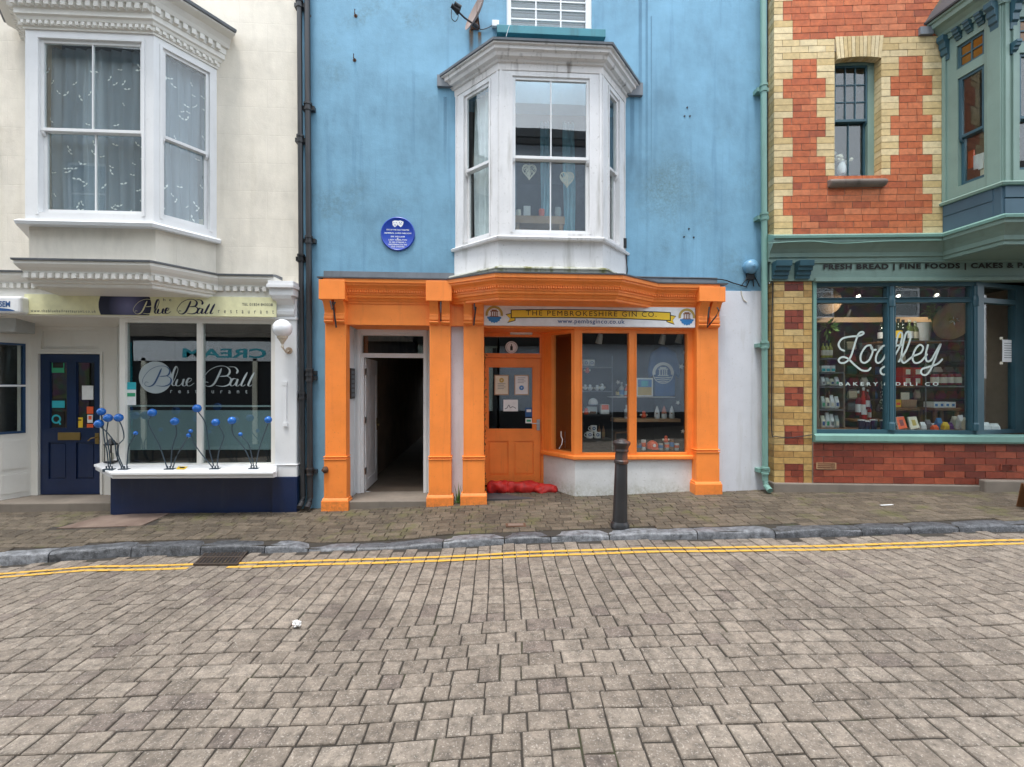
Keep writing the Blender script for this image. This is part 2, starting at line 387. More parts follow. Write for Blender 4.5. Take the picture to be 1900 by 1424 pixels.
m['sett'] = islands('road_setts', [(0, (.155, .122, .10, 1)), (.09, (.175, .14, .115, 1)), (.12, (.178, .145, .114, 1)), (.6, (.216, .177, .140, 1)), (1, (.252, .210, .168, 1))], .55, .72, 80, .6, None, (.55, .49, .43, 1), damp=(-1.35, 3.95, -.25))
m['paver'] = islands('pavement_pavers', [(0, (.07, .052, .034, 1)), (.5, (.10, .076, .05, 1)), (1, (.135, .104, .072, 1))], .35, .75, 80, .5, (.10, .10, .03, 1), (.3, .28, .24, 1))
m['redbrick'] = islands('red_bricks', [(0, (.33, .075, .03, 1)), (.10, (.45, .105, .036, 1)), (.6, (.52, .135, .045, 1)), (1, (.58, .18, .075, 1))], .34, .75)
m['darkbrick'] = islands('dark_red_bricks', [(0, (.15, .03, .018, 1)), (.5, (.27, .055, .028, 1)), (1, (.36, .085, .04, 1))], .3, .5)
m['pierbrick'] = islands('orange_buff_bricks', [(0, (.42, .24, .075, 1)), (.4, (.56, .35, .115, 1)), (1, (.62, .44, .19, 1))], .3, .6)
m['yellowbrick'] = islands('buff_bricks', [(0, (.56, .40, .17, 1)), (.4, (.64, .48, .235, 1)), (1, (.70, .565, .33, 1))], .24, .65)
m['mortar'] = flatm('mortar', (.30, .25, .20, 1), .9)
t = NT('joint_sand'); v = t.rng(t.noise(2.2, 6), .56, .74, 0, .7)
m['joint'] = t.done(t.mix(v, (.034, .028, .022, 1), (.05, .062, .018, 1)), .95)
t = NT('road_line_paint'); wv = t.rng(t.noise(30, 6, rough=.75), .52, .66, 0, .6)
t.bump(t.noise(80, 4), .4, .004); m['line'] = t.done(t.mix(wv, (.60, .34, .05, 1), (.22, .17, .11, 1)), .7)
def stain(name, c, a=.7):
    t = NT(name); uv = t.n("ShaderNodeUVMap"); sx = t.n("ShaderNodeSeparateXYZ"); t.l(uv.outputs[0], sx.inputs[0])
    edge = t.math('MULTIPLY', sx.outputs[0], t.math('SUBTRACT', 1.0, sx.outputs[0])); e = t.rng(edge, .02, .2)
    f = t.math('MULTIPLY', t.math('MULTIPLY', e, t.rng(sx.outputs[1], 0, .9)), t.rng(t.noise(12, 5, (1, 1, .2)), .25, .7, .3, a))
    t.done(c, .8); t.l(f, t.b.inputs['Alpha']); return t.m
m['ruststain'] = stain('rust_streak', (.26, .13, .03, 1), 1.)
m['dirtstain'] = stain('dark_streak', (.085, .19, .29, 1), .34)

# ---------------------------------------------------------------- frames of the three fronts
A3 = math.radians(3.0)
M = Fr((0, 7.03, 0), A3, -.0045)                     # cream and blue fronts share one plane
_s = M.w(M.X(1424), 0, .165)
R = Fr((_s.x, _s.y, 0), math.radians(-2.5), -.003)   # brick front
def lerp(a, b, t): return a + (b - a) * t
def interp(L_, x):
    if x <= L_[0][0]: return L_[0][1]
    for (a, b), (c, d) in zip(L_, L_[1:]):
        if x <= c: return lerp(b, d, (x - a) / (c - a))
    return L_[-1][1]
def smooth_noise(x, y):
    return .5 * math.sin(x * 1.7 + 1.3 * math.sin(y * 1.1)) + .5 * math.sin(y * 2.3 + 1.1 * math.sin(x * .9 + 2))
def zroad(x, y):
    d = math.exp(-(((x + 1.42) / .42) ** 2 + ((y - 3.85) / .42) ** 2))
    return -.19 + .03 * x + .010 * smooth_noise(x, y) - .028 * d
def unroad(x, y, lift=0.0):
    dx, dz = (x - CX) / FPX, (CY - y) / FPX
    Y = (H + .19 - lift) / (.03 * dx - dz); return dx * Y, Y
KB = [unroad(*p) for p in [(-260, 1078), (0, 1050), (215, 1032), (430, 1027), (610, 1023), (820, 1016), (950, 1009), (1190, 1001), (1555, 994), (1900, 985), (2150, 978)]]
KB = [(-14., KB[0][1])] + KB + [(14., KB[-1][1])]
def ykerb(x): return interp(KB, x)
def ybuild(x):
    a = 7.03 + x * math.tan(A3)
    return a if x < R.o.x else R.o.y + (x - R.o.x) * math.tan(R.a)
ZB = [(-14, -.2), (-7.5, -.14), (-3, -.137), (2.8, .045), (8, .133), (14, .25)]
def zbase(x): return interp(ZB, x)
def dropk(x): return interp([(-8, .12), (-3.6, .10), (-2.6, .075), (0, .07), (9, .075)], x) - .05 * max(0, min(1, min((x + 2.75) / .35, (-.85 - x) / .45)))
def zkerb(x): return -.19 + .03 * x + dropk(x)
def zpave(x, y):
    t = (y - ykerb(x)) / (ybuild(x) - ykerb(x)); t = max(0, min(1.3, t))
    return lerp(zkerb(x), zbase(x), t) + .006 * smooth_noise(x * 2.1, y * 3)

# ---------------------------------------------------------------- ground
def block(mb, c, zf, h=.012, ins=.007, dz=0.0, mi=0, base=.03):
    cx_ = sum(p[0] for p in c) / 4; cy_ = sum(p[1] for p in c) / 4
    top = []; low = []
    for (x, y) in c:
        l = math.hypot(x - cx_, y - cy_); k = 1 - ins / l
        xi, yi = cx_ + (x - cx_) * k, cy_ + (y - cy_) * k
        top.append((xi, yi, zf(xi, yi) + dz)); low.append((x, y, zf(x, y) + dz - .006))
    btm = [(x, y, z - base) for x, y, z in low]
    mb.add(top + low + btm, [(0, 1, 2, 3)] + [(4 + i, 4 + (i + 1) % 4, (i + 1) % 4, i) for i in range(4)] + [(8 + i, 8 + (i + 1) % 4, 4 + (i + 1) % 4, 4 + i) for i in range(4)], mi)
rnd = random.Random(3)
def jit(a): return rnd.uniform(-a, a)
mb = MB(); g = .0052
ROT = math.radians(.9)
def rot(x, y): return x * math.cos(ROT) - y * math.sin(ROT), x * math.sin(ROT) + y * math.cos(ROT)
def put(x0, x1, y0, y1):
    c = [rot(x0 + g + jit(.003), y0 + g + jit(.003)), rot(x1 - g + jit(.003), y0 + g + jit(.003)), rot(x1 - g + jit(.003), y1 - g + jit(.003)), rot(x0 + g + jit(.003), y1 - g + jit(.003))]
    xm, ym = rot((x0 + x1) / 2, (y0 + y1) / 2)
    if ym > ykerb(xm) - .03: return
    c = [(a, min(b, ykerb(a) - .006)) for a, b in c]
    c = [(a + .012 * math.sin(b * 2.1 + a) + .02 * math.sin(a * .8), b + .014 * math.sin(a * 1.3) + .008 * math.sin(a * 3.1 + 1)) for a, b in c]
    sx, sy, dz = jit(.02), jit(.02), jit(.0035)
    block(mb, c, lambda x, y: zroad(x, y) + sx * (x - xm) + sy * (y - ym), dz=dz)
YA, YB_ = 3.72, 2.52
# columns from the kerb down to YA
x = -11.5
while x < 11.5:
    wdt = .146 + jit(.006); y = YA + .02
    first = True
    while y < 6.0:
        ln = rnd.choice((.13, .15, .17, .19, .22)) + jit(.008)
        if first: ln *= rnd.uniform(.6, 1); first = False
        put(x, x + wdt, y, y + ln); y += ln
    x += wdt
# courses along the street
y = YB_
while y < YA - .02:
    hgt = .148 + jit(.004); x = -11.5 + jit(.1)
    while x < 11.5:
        ln = rnd.choice((.14, .17, .19, .22)) + jit(.008); put(x, x + ln, y, (YA + .018 if y + hgt > YA - .08 else y + hgt)); x += ln
    if y + hgt > YA - .08: break
    y += hgt
# near columns on the right, courses on the left
y = YB_
while y > .2:
    x = -11.5 + jit(.1)
    while x < -.15:
        ln = rnd.choice((.15, .18, .2, .23)) + jit(.008); put(x, min(x + ln, -.06), y - .152, y); x += ln
    y -= .152
x = -.06
while x < 9:
    wdt = .158 + jit(.008); y = YB_
    first = True
    while y > .2:
        ln = rnd.choice((.16, .2, .24, .27)) + jit(.01)
        if first: ln *= rnd.uniform(.55, 1); first = False
        put(x, x + wdt, y - ln, y); y -= ln
    x += wdt
mb.build('road', [m['sett']], recalc=False, kind='structure')
mb = MB(); gx = [-90, -40, -20] + [-12 + .2 * i for i in range(121)] + [20, 40, 90]; gy = [-90, -30, -10, -2, .2] + [.6 + .2 * i for i in range(28)] + [7.0]
zbed = lambda x, y: (zroad(x, y) if abs(x) < 12.1 and .1 < y < 6 else -.19 + .03 * x) - .0105
mb.add([(x, y, zbed(x, y)) for y in gy for x in gx], [(j * len(gx) + i, j * len(gx) + i + 1, (j + 1) * len(gx) + i + 1, (j + 1) * len(gx) + i) for j in range(len(gy) - 1) for i in range(len(gx) - 1)])
mb.build('road_bed', [m['joint']], recalc=False, kind='structure')
# pavement bed and pavers
mb = MB(); xs = [-12 + i * .25 for i in range(97)]
for a, b in zip(xs, xs[1:]):
    P = []
    for xx in (a, b):
        y0, y1 = ykerb(xx) + .02, ybuild(xx) + .9
        P.append([(xx, lerp(y0, y1, k / 4), zpave(xx, lerp(y0, y1, k / 4)) - .012) for k in range(5)])
    for k in range(4): mb.add([P[0][k], P[1][k], P[1][k + 1], P[0][k + 1]], [(0, 1, 2, 3)])
mb.build('pavement_bed', [m['joint']], recalc=False, kind='structure')
mb = MB(); v_ = 0
PLATE = None
def plate_hit(x, y): return PLATE and PLATE(x, y)
cvr = [(105, 981), (262, 976), (325, 949), (190, 958)]
def unpave(x, y):
    dx, dz = (x - CX) / FPX, (CY - y) / FPX; Y = 6.0
    for _ in range(25): Y = (zpave(dx * Y, Y) - H) / dz
    return dx * Y, Y
cq = [unpave(*p) for p in cvr]
def inpoly(x, y, q):
    s_ = [(q[(i + 1) % 4][0] - q[i][0]) * (y - q[i][1]) - (q[(i + 1) % 4][1] - q[i][1]) * (x - q[i][0]) for i in range(4)]
    return all(k > -.02 for k in s_) or all(k < .02 for k in s_)
row = 0; y = 5.05
while y < 7.6:
    x = -11 + (row % 2) * .1
    while x < 11:
        ln = .205 + jit(.012); gg = .004
        yo = y + (x) * .0524 * .6; xm, ym = x + ln / 2, yo + .055
        if ym > ykerb(xm) + .19 and ym < ybuild(xm) + .5 and not inpoly(xm, ym, cq):
            sx, sy = jit(.014), jit(.014)
            block(mb, [(x + gg, yo + gg + jit(.002)), (x + ln - gg, yo + gg + jit(.002)), (x + ln - gg, yo + .11 - gg), (x + gg, yo + .11 - gg)],
                  lambda a, b: zpave(a, b) + sx * (a - xm) + sy * (b - ym), dz=jit(.002), ins=.006, base=.02)
        x += ln
    y += .11; row += 1
mb.build('pavement', [m['paver']], recalc=False, kind='structure')
# kerb stones
mb = MB(); x = -11.
while x < 11:
    ln = rnd.choice((.55, .75, .9, 1.05)) + jit(.06); k = max(2, int(ln / .15)); wd_ = .17
    rows = []
    for i in range(k + 1):
        xx = x + .006 + (ln - .012) * i / k; yk = ykerb(xx); e = .006 if i in (0, k) else 0
        zt = zkerb(xx) + .006 * math.sin(xx * 9) - e; zb_ = zroad(xx, yk) - .06
        rows.append([(xx, yk + wd_, zt - .03), (xx, yk + wd_, zt + .004 - e), (xx, yk + .05, zt + .003), (xx, yk + .018 + jit(.006), zt - .008 + jit(.003)), (xx, yk + .003 + jit(.004), zt - .03), (xx, yk - .004, zb_)])
    n6 = 6; P = [p for r_ in rows for p in r_]
    F = [(i * n6 + j, i * n6 + j + 1, (i + 1) * n6 + j + 1, (i + 1) * n6 + j) for i in range(k) for j in range(n6 - 1)]
    F += [tuple(range(n6)), tuple(range(len(P) - 1, len(P) - 1 - n6, -1))]
    mb.add(P, F); x += ln
mb.build('kerb', [m['granite']], recalc=True, smooth=True, kind='structure')
# double yellow lines, cut at the joints between setts
GR = [unroad(*p) for p in [(358, 1049), (440, 1050), (462, 1023), (385, 1023)]]
for off in (.315, .425):
    mb = MB(); x = -9.
    while x < 10:
        ln = .146; yc = lambda q: ykerb(q) - off - .0 + .004 * math.sin(q * 5)
        if not (GR[0][0] - .06 < x + .07 < GR[2][0] + .05):
            a, b = x + .004, x + ln - .004; w0, w1 = .026 + jit(.004), .026 + jit(.004)
            pts = [(a, yc(a) - w0), ((a + b) / 2, yc((a + b) / 2) - w0 + jit(.002)), (b, yc(b) - w1), (b, yc(b) + w1), ((a + b) / 2, yc((a + b) / 2) + w1), (a, yc(a) + w0)]
            mb.add([(p[0], p[1], zroad(*p) + .0065) for p in pts], [(0, 1, 4, 5), (1, 2, 3, 4)])
        x += ln
    mb.build('road_marking', [m['line']], recalc=False, kind='structure')
# ---------------------------------------------------------------- shared building pieces
def offs(path, d):
    out = []
    for i, (u, n) in enumerate(path):
        def nr(a, b):
            dx, dy = b[0] - a[0], b[1] - a[1]; l = math.hypot(dx, dy); return (-dy / l, dx / l)
        ns = []
        if i > 0: ns.append(nr(path[i - 1], path[i]))
        if i < len(path) - 1: ns.append(nr(path[i], path[i + 1]))
        a, b = sum(q[0] for q in ns), sum(q[1] for q in ns); l = math.hypot(a, b); a /= l; b /= l
        q = 1 / (a * ns[0][0] + b * ns[0][1]); out.append((u + a * q * d, n + b * q * d))
    return out
def ext(path, e):
    p = list(path)
    def go(a, b):
        l = math.hypot(a[0] - b[0], a[1] - b[1]); return (a[0] + (a[0] - b[0]) / l * e, a[1] + (a[1] - b[1]) / l * e)
    return [go(p[0], p[1])] + p[1:-1] + [go(p[-1], p[-2])]
def dentils(mb, fr, path, d0, d1, z0, z1, pitch, w, mi=0, skip=()):
    op = offs(path, d0)
    for i, (a, b) in enumerate(zip(op, op[1:])):
        if i in skip: continue
        f = fr.face(a, b); k = max(1, int(f.L / pitch)); st = f.L / k
        for j in range(k): mb.box(f, (j + .5) * st - w / 2, (j + .5) * st + w / 2, z0, z1, -.01, d1 - d0, mi)
def sash(fr, u0, u1, z0, z1, zm, ct, cb_, n, parent, mat, gl, rt=1, st=.042, bar=.018, rb=1, lowmat=None):
    for k, (a, b, cols, rows, dn) in enumerate(((zm - .02, z1, ct, rt, -.02), (z0, zm + .02, cb_, rb, -.066))):
        mb = MB(); N1, N0 = n + dn, n + dn - .042; bt = st * (1.5 if k else 1)
        mb.box(fr, u0, u0 + st, a, b, N0, N1); mb.box(fr, u1 - st, u1, a, b, N0, N1)
        mb.box(fr, u0 + st, u1 - st, b - st, b, N0, N1 - .001); mb.box(fr, u0 + st, u1 - st, a, a + bt, N0, N1 - .001)
        A, B_, C_, D_ = u0 + st, u1 - st, a + bt, b - st
        for i in range(1, cols):
            x_ = lerp(A, B_, i / cols); mb.box(fr, x_ - bar / 2, x_ + bar / 2, C_, D_, N0 + .004, N1 - .006)
        for j in range(1, rows):
            z_ = lerp(C_, D_, j / rows); mb.box(fr, A, B_, z_ - bar / 2, z_ + bar / 2, N0 + .006, N1 - .008)
        if k == 0:
            for x_ in (u0 + st / 2, u1 - st / 2):
                mb.prof(fr, x_ - st / 2 + .003, x_ + st / 2 - .003, [(N0, a), (N1 - .002, a), (N1 - .006, a - .03), (N0 + .012, a - .06), (N0, a - .06)])
        mb.build('sash', (lowmat if k and lowmat else mat), parent, bevel=.003)
        g_ = MB(); g_.box(fr, A - .004, B_ + .004, C_ - .004, D_ + .004, N0 + .018, N0 + .023); g_.build('pane', gl, parent)
def room(parent, fr, u0, u1, z0, z1, n1, n0, mats, name='interior'):
    mb = MB()
    mb.quad(fr, [(u0, z0, n0), (u1, z0, n0), (u1, z1, n0), (u0, z1, n0)], 0)
    for u in (u0, u1): mb.quad(fr, [(u, z0, n0), (u, z0, n1), (u, z1, n1), (u, z1, n0)], 0)
    mb.quad(fr, [(u0, z0, n0), (u1, z0, n0), (u1, z0, n1), (u0, z0, n1)], 1)
    mb.quad(fr, [(u0, z1, n0), (u1, z1, n0), (u1, z1, n1), (u0, z1, n1)], 2)
    return mb.build(name, mats, parent, recalc=False)
def curtain(name, parent, fr, u0, u1, z0, z1, n, mat, waves=6, amp=.035, gather=0., top_w=1., marks=0, seed=1, tie=None):
    mb = MB(); k = waves * 8; kz = 8; P = []
    for j in range(kz + 1):
        tz = j / kz
        for i in range(k + 1):
            t_ = i / k
            uu = lerp(u0, u1, t_)
            if tie: uu = lerp(uu, tie, (1 - abs(tz - .35) / .65) ** 2 * .75 if tz > .0 else 0)
            P.append((uu + .01 * math.sin(j * .7 + i), lerp(z0, z1, tz), n + amp * math.sin(t_ * waves * 2 * math.pi + .5 * math.sin(j * .6)) * (1 - .3 * tz)))
    F = [(j * (k + 1) + i, j * (k + 1) + i + 1, (j + 1) * (k + 1) + i + 1, (j + 1) * (k + 1) + i) for j in range(kz) for i in range(k)]
    mb.loc(fr, P, F, 0); q = random.Random(seed)
    for _ in range(marks):
        a, b = q.uniform(u0, u1), q.uniform(z0 + .03, z1 - .22); r_ = q.uniform(.022, .044); th = q.uniform(-1.2, 1.2); nn = n + amp + .012
        def pt(x, y): return (a + x * math.cos(th) - y * math.sin(th), b + x * math.sin(th) + y * math.cos(th), nn)
        for sgn in (-1, 1):
            mb.quad(fr, [pt(0, 0), pt(sgn * r_ * .5, r_ * .55), pt(sgn * r_ * 1.25, r_ * .4), pt(sgn * r_ * .7, -r_ * .05)], 1)
    return mb.build(name, [mat, m['letterw']], parent, recalc=False, smooth=True)
def text(name, s, fr, x0, y0, x1, y1, n, mat, parent=None, bold=0., sp=1.0, depth=.002, shear=0., descend=False, **kw):
    """lettering as a mesh filling the pixel-measured rectangle on the frame"""
    c = bpy.data.curves.new('tmp', 'FONT'); c.body = s; c.size = 1; c.offset = bold; c.space_character = sp; c.shear = shear; c.resolution_u = 3
    o = bpy.data.objects.new('tmp', c); COL.objects.link(o)
    dg = bpy.context.evaluated_depsgraph_get(); me = bpy.data.meshes.new_from_object(o.evaluated_get(dg))
    bpy.data.objects.remove(o); bpy.data.curves.remove(c)
    vs = [v.co.copy() for v in me.vertices]; fs = [tuple(p.vertices) for p in me.polygons]; bpy.data.meshes.remove(me)
    ax, bx = min(v.x for v in vs), max(v.x for v in vs); ay, by = min(v.y for v in vs), max(v.y for v in vs)
    u0, u1, z0, z1 = fr.rect(x0, y0, x1, y1, n)
    mb = MB(); pts = [(lerp(u0, u1, (v.x - ax) / (bx - ax)), lerp(z0, z1, (v.y - ay) / (by - ay)), n + depth) for v in vs]
    mb.loc(fr, pts, fs); return mb.build(name, mat, parent, recalc=False, **kw)
def catmull(P, k=6):
    out = []
    for i in range(len(P) - 1):
        a, b, c, d = P[max(i - 1, 0)], P[i], P[i + 1], P[min(i + 2, len(P) - 1)]
        for j in range(k):
            t_ = j / k
            out.append(tuple(.5 * (2 * b[q] + (c[q] - a[q]) * t_ + (2 * a[q] - 5 * b[q] + 4 * c[q] - d[q]) * t_ ** 2 + (3 * b[q] - a[q] - 3 * c[q] + d[q]) * t_ ** 3) for q in range(2)))
    out.append(tuple(P[-1])); return out
def stroke(mb, fr, P, n, w, mi=0, calli=0.):
    """P: pixel points; w: width in metres; calli thins strokes that do not run downwards"""
    Q = [fr.px(x, y, n) for x, y in catmull(P)]; rows = []
    for i, (u, z) in enumerate(Q):
        a, b = Q[max(i - 1, 0)], Q[min(i + 1, len(Q) - 1)]; dx, dy = b[0] - a[0], b[1] - a[1]; l = math.hypot(dx, dy) or 1
        ww = w * (1 - calli + calli * max(0, -(dy / l) * .9 - (dx / l) * .25) ** 1.3)
        if calli: ww *= min(1, .35 + i / 4, .35 + (len(Q) - 1 - i) / 4)
        rows.append(((u - dy / l * ww / 2, z + dx / l * ww / 2), (u + dy / l * ww / 2, z - dx / l * ww / 2)))
    P2 = [(r_[k][0], r_[k][1], n) for r_ in rows for k in (0, 1)]
    mb.loc(fr, P2, [(2 * i, 2 * i + 1, 2 * i + 3, 2 * i + 2) for i in range(len(rows) - 1)], mi)
    if not calli:
        for e in (0, -1):
            c = Q[e]; k = 10; P3 = [(c[0] + w / 2 * math.cos(6.2832 * i / k), c[1] + w / 2 * math.sin(6.2832 * i / k), n + .0005) for i in range(k)]
            mb.loc(fr, P3, [tuple(range(k))], mi)
def disc(mb, fr, u, z, r0, r1, n, a0=0., a1=360., mi=0, k=36, sq=1.):
    P = []; A = [math.radians(lerp(a0, a1, i / k)) for i in range(k + 1)]
    for a in A: P += [(u + r0 * math.cos(a), z + r0 * math.sin(a) * sq, n), (u + r1 * math.cos(a), z + r1 * math.sin(a) * sq, n)]
    mb.loc(fr, P, [(2 * i, 2 * i + 1, 2 * i + 3, 2 * i + 2) for i in range(k)], mi)
def panel_door(fr, u0, u1, z0, z1, n, parent, mat, glasses, panels, th=.045, gl=None):
    """door leaf with glazed openings and sunk panels; rects are fractions of the leaf"""
    def fx(r): return (lerp(u0, u1, r[0]), lerp(u0, u1, r[1]), lerp(z0, z1, r[2]), lerp(z0, z1, r[3]))
    G = [fx(r) for r in glasses]; Pn = [fx(r) for r in panels]
    mb = MB(); mb.holes(fr, u0, u1, z0, z1, G + Pn, n, n - th)
    for (a, b, c, d) in Pn:
        e = .022
        mb.box(fr, a, b, c, d, n - th + .005, n - .022)
        mb.prism(fr, [(a + e, c + e), (b - e, c + e), (b - e, d - e), (a + e, d - e)], n - .0225, n - .012)
    for (a, b, c, d) in G:
        for q in ((a, a + .012, c, d), (b - .012, b, c, d), (a + .012, b - .012, c, c + .012), (a + .012, b - .012, d - .012, d)):
            mb.box(fr, *q, n - .03, n - .012)
    d_ = mb.build('door', mat, parent, bevel=.003)
    for (a, b, c, d) in G:
        g_ = MB(); g_.box(fr, a, b, c, d, n - .028, n - .023); g_.build('pane', gl or m['gl_dark'], d_)
    return d_

# ================================================================ CREAM BUILDING
cb = thing('cream_building', M.w(M.X(300), zbase(-5), 0), 'cream rendered building with white bay window and navy restaurant front', 'building')
UL, UB0, UB1 = M.X(-620), M.X(559), M.X(1423)
bu0, bu1, bz0, bz1 = M.rect(60, 62, 392, 404)
FL, FRr, WR = M.X(47, .65), M.X(285, .65), M.X(402)
WL = FL - (WR - FRr)
sh = M.rect(-70, 556, 513, 1000); sh = (sh[0], sh[1], -.6, sh[3])
mb = MB(); mb.holes(M, UL, UB0, -.5, 9.3, [(WL + .08, WR - .08, bz0, bz1), sh], 0, -.28)
mb.build('wall', m['cream'], cb, recalc=False)
mb = MB(); mb.box(M, UL, UB0, 9.3, 9.5, -6, .18); mb.box(M, UL, UL + .2, -.5, 9.3, -6, -.28); mb.box(M, UB0 - .02, UB0, -.5, 9.3, -6, -.28); mb.box(M, UL, UB0, -.5, 9.3, -6.2, -6)
mb.build('roof', m['slate'], cb)
pathC = [(WL, 0), (FL, .65), (FRr, .65), (WR, 0)]
fC = [M.face(pathC[i], pathC[i + 1]) for i in range(3)]
zs_, zt_ = M.Z(165, 412, .65), M.Z(165, 60, .65)
w1 = fC[1].rect(72, 75, 264, 396); wz0, wz1 = w1[2], w1[3]; zm = M.Z(165, 241, .65)
w2 = fC[2].rect(302, 120, 389, 400); w2 = (w2[0], w2[1], wz0, wz1)
w0 = (fC[0].L - w2[1], fC[0].L - w2[0], wz0, wz1)
mb = MB()
for f, w in zip(fC, (w0, w1, w2)):
    mb.holes(f, 0, f.L, zs_, zt_, [w], 0, -.10)
    for (a, b, c, d) in ((w[0] - .035, w[0], w[2], w[3]), (w[1], w[1] + .035, w[2], w[3])): mb.box(f, a, b, c - .03, d + .03, .0005, .014)
    mb.box(f, w[0] - .035, w[1] + .035, w[3], w[3] + .03, .001, .015)
bw = mb.build('bay_window', m['white'], cb, recalc=False)
sash(fC[1], *w1, zm, 2, 2, 0, bw, m['white'], m['gl_up']); sash(fC[2], *w2, zm, 1, 1, 0, bw, m['white'], m['gl_up']); sash(fC[0], *w0, zm, 1, 1, 0, bw, m['white'], m['gl_up'])
mb = MB(); mb.sweep(M, ext(pathC, .02), [(-.1, zs_ - .06), (.085, zs_ - .075), (.10, zs_ - .03), (.06, zs_), (-.1, zs_ + .002)]); mb.build('sill', m['white'], bw, bevel=.004)
zc = zt_
mb = MB()
mb.sweep(M, ext(pathC, .1), [(-.1, zc - .002), (.02, zc), (.02, zc + .03), (.035, zc + .035), (.035, zc + .085), (.06, zc + .095), (.075, zc + .13), (.10, zc + .145), (.10, zc + .21), (.115, zc + .22), (.115, zc + .30), (.15, zc + .31), (.175, zc + .36), (.22, zc + .42), (.30, zc + .445), (.33, zc + .455), (.33, zc + .475), (-.1, zc + .475)])
dentils(mb, M, pathC, .035, .07, zc + .04, zc + .082, .075, .04)
dentils(mb, M, pathC, .115, .165, zc + .225, zc + .295, .10, .058)
mb.build('cornice', m['creampaint'], bw)
mb = MB(); mb.sweep(M, ext(pathC, .1), [(-.2, zc + .475), (.36, zc + .478), (.37, zc + .51), (.0, zc + .72), (-.3, zc + .74)]); mb.build('bay_roof', m['lead'], bw)
room(cb, M, WL - .6, WR + .5, zs_ - .05, zt_ + .1, -.285, -3.5, [m['greyroom'], m['wood'], m['greyroom']])
# curtains hang in the bay
for f, w, mk, sd in ((fC[1], w1, 62, 3), (fC[2], w2, 34, 5)):
    curtain('net_curtain', bw, f, w[0] - .03, w[1] + .03, w[2], w[3] + .02, -.21, m['voile'], 9 if w is w1 else 5, .03, marks=mk, seed=sd)
a_, b_ = lerp(w1[0], w1[1], .26), lerp(w1[0], w1[1], .46)
curtain('net_curtain', bw, fC[1], a_, b_, w1[2], w1[3], -.27, m['curtain'], 4, .03)
# apron under the bay and shop cornice
zl = M.Z(165, 484, .72)
mb = MB(); pa = [(WL - .02, .0), (FL, .60), (FRr - .01, .60), (WR - .01, .0)]; mb.flat(M, [pa[0], pa[1], pa[2], pa[3]], zl - .1, zs_ - .06)
mb.build('bay_apron', m['cream'], cb)
PX = [M.X(556, .12), M.X(405, .12), M.X(283, .80), M.X(66, .80)]
pathS = [(PX[3] - (PX[1] - PX[2]) - 1.5, .12), (PX[3] - (PX[1] - PX[2]) * .6, .12), (PX[3], .80), (PX[2], .80), (PX[1], .12), (PX[0] - .30, .12)]
zk = M.Z(170, 484, .95); hgt = .31
pr = [(-.4, zk - hgt), (.02, zk - hgt), (.02, zk - hgt + .035), (.05, zk - hgt + .045), (.055, zk - hgt + .075), (.08, zk - hgt + .085), (.08, zk - .155), (.095, zk - .15), (.10, zk - .13), (.14, zk - .09), (.165, zk - .05), (.165, zk - .012), (-.4, zk - .012)]
mb = MB(); mb.sweep(M, pathS, pr); dentils(mb, M, pathS, .08, .125, zk - .22, zk - .158, .092, .052)
sc = mb.build('shop_cornice', m['creampaint'], cb)
mb = MB(); mb.sweep(M, pathS, [(-.6, zk - .011), (.185, zk - .01), (.19, zk + .012), (.10, zk + .03), (-.6, zk + .06)]); mb.build('flashing', m['lead'], sc)
mb = MB(); mb.flat(M, [(pathS[1][0], -.2)] + [(u, n) for u, n in pathS[1:5]] + [(pathS[4][0], -.2)], zk - hgt - .012, zk - hgt + .02); mb.build('soffit', m['creampaint'], sc)
# right-hand pilaster with bracket
q0, q1 = M.X(510, .14), M.X(550, .14); gz = zbase(-3.2) - .05
za, zb2, zd = M.Z(530, 522, .3), M.Z(530, 590, .2), M.Z(530, 885, .14)
mb = MB()
mb.box(M, q0, q1, zd, zb2 + .3, 0, .14); mb.box(M, q0 - .012, q1 + .012, zd, zd + .17, 0, .155); mb.box(M, q0 - .02, q1 + .02, zd + .17, zd + .185, 0, .165)
mb.box(M, q0 - .015, q1 + .015, zb2 - .02, zb2 + .015, 0, .17)
mb.prof(M, q0 + .015, q1 - .015, [(.0, zb2 + .015), (.15, zb2 + .015), (.19, zb2 + .05), (.20, zb2 + .10), (.17, zb2 + .14), (.17, zb2 + .19), (.22, zb2 + .24), (.28, zb2 + .27), (.30, zb2 + .31), (0, zb2 + .31)])
mb.box(M, q0 - .01, q1 + .02, zb2 + .31, za - .10, 0, .30); mb.box(M, q0 - .03, q1 + .04, za - .10, za - .05, 0, .34); mb.box(M, q0 - .02, q1 + .03, za - .05, za, 0, .32)
pl = mb.build('pilaster', m['white'], cb, bevel=.005)
mb = MB(); mb.box(M, q0 - .03, q1 + .02, gz, zd, 0, .17); mb.build('plinth', m['navy'], pl, bevel=.006)
mb = MB(); mb.pbox(M, 525, 712, 531, 790, .165, .14); mb.pbox(M, 524, 708, 532, 716, .17, .14); mb.pbox(M, 525, 784, 533, 792, .17, .14); mb.build('door_hook', m['white'], pl, bevel=.003)
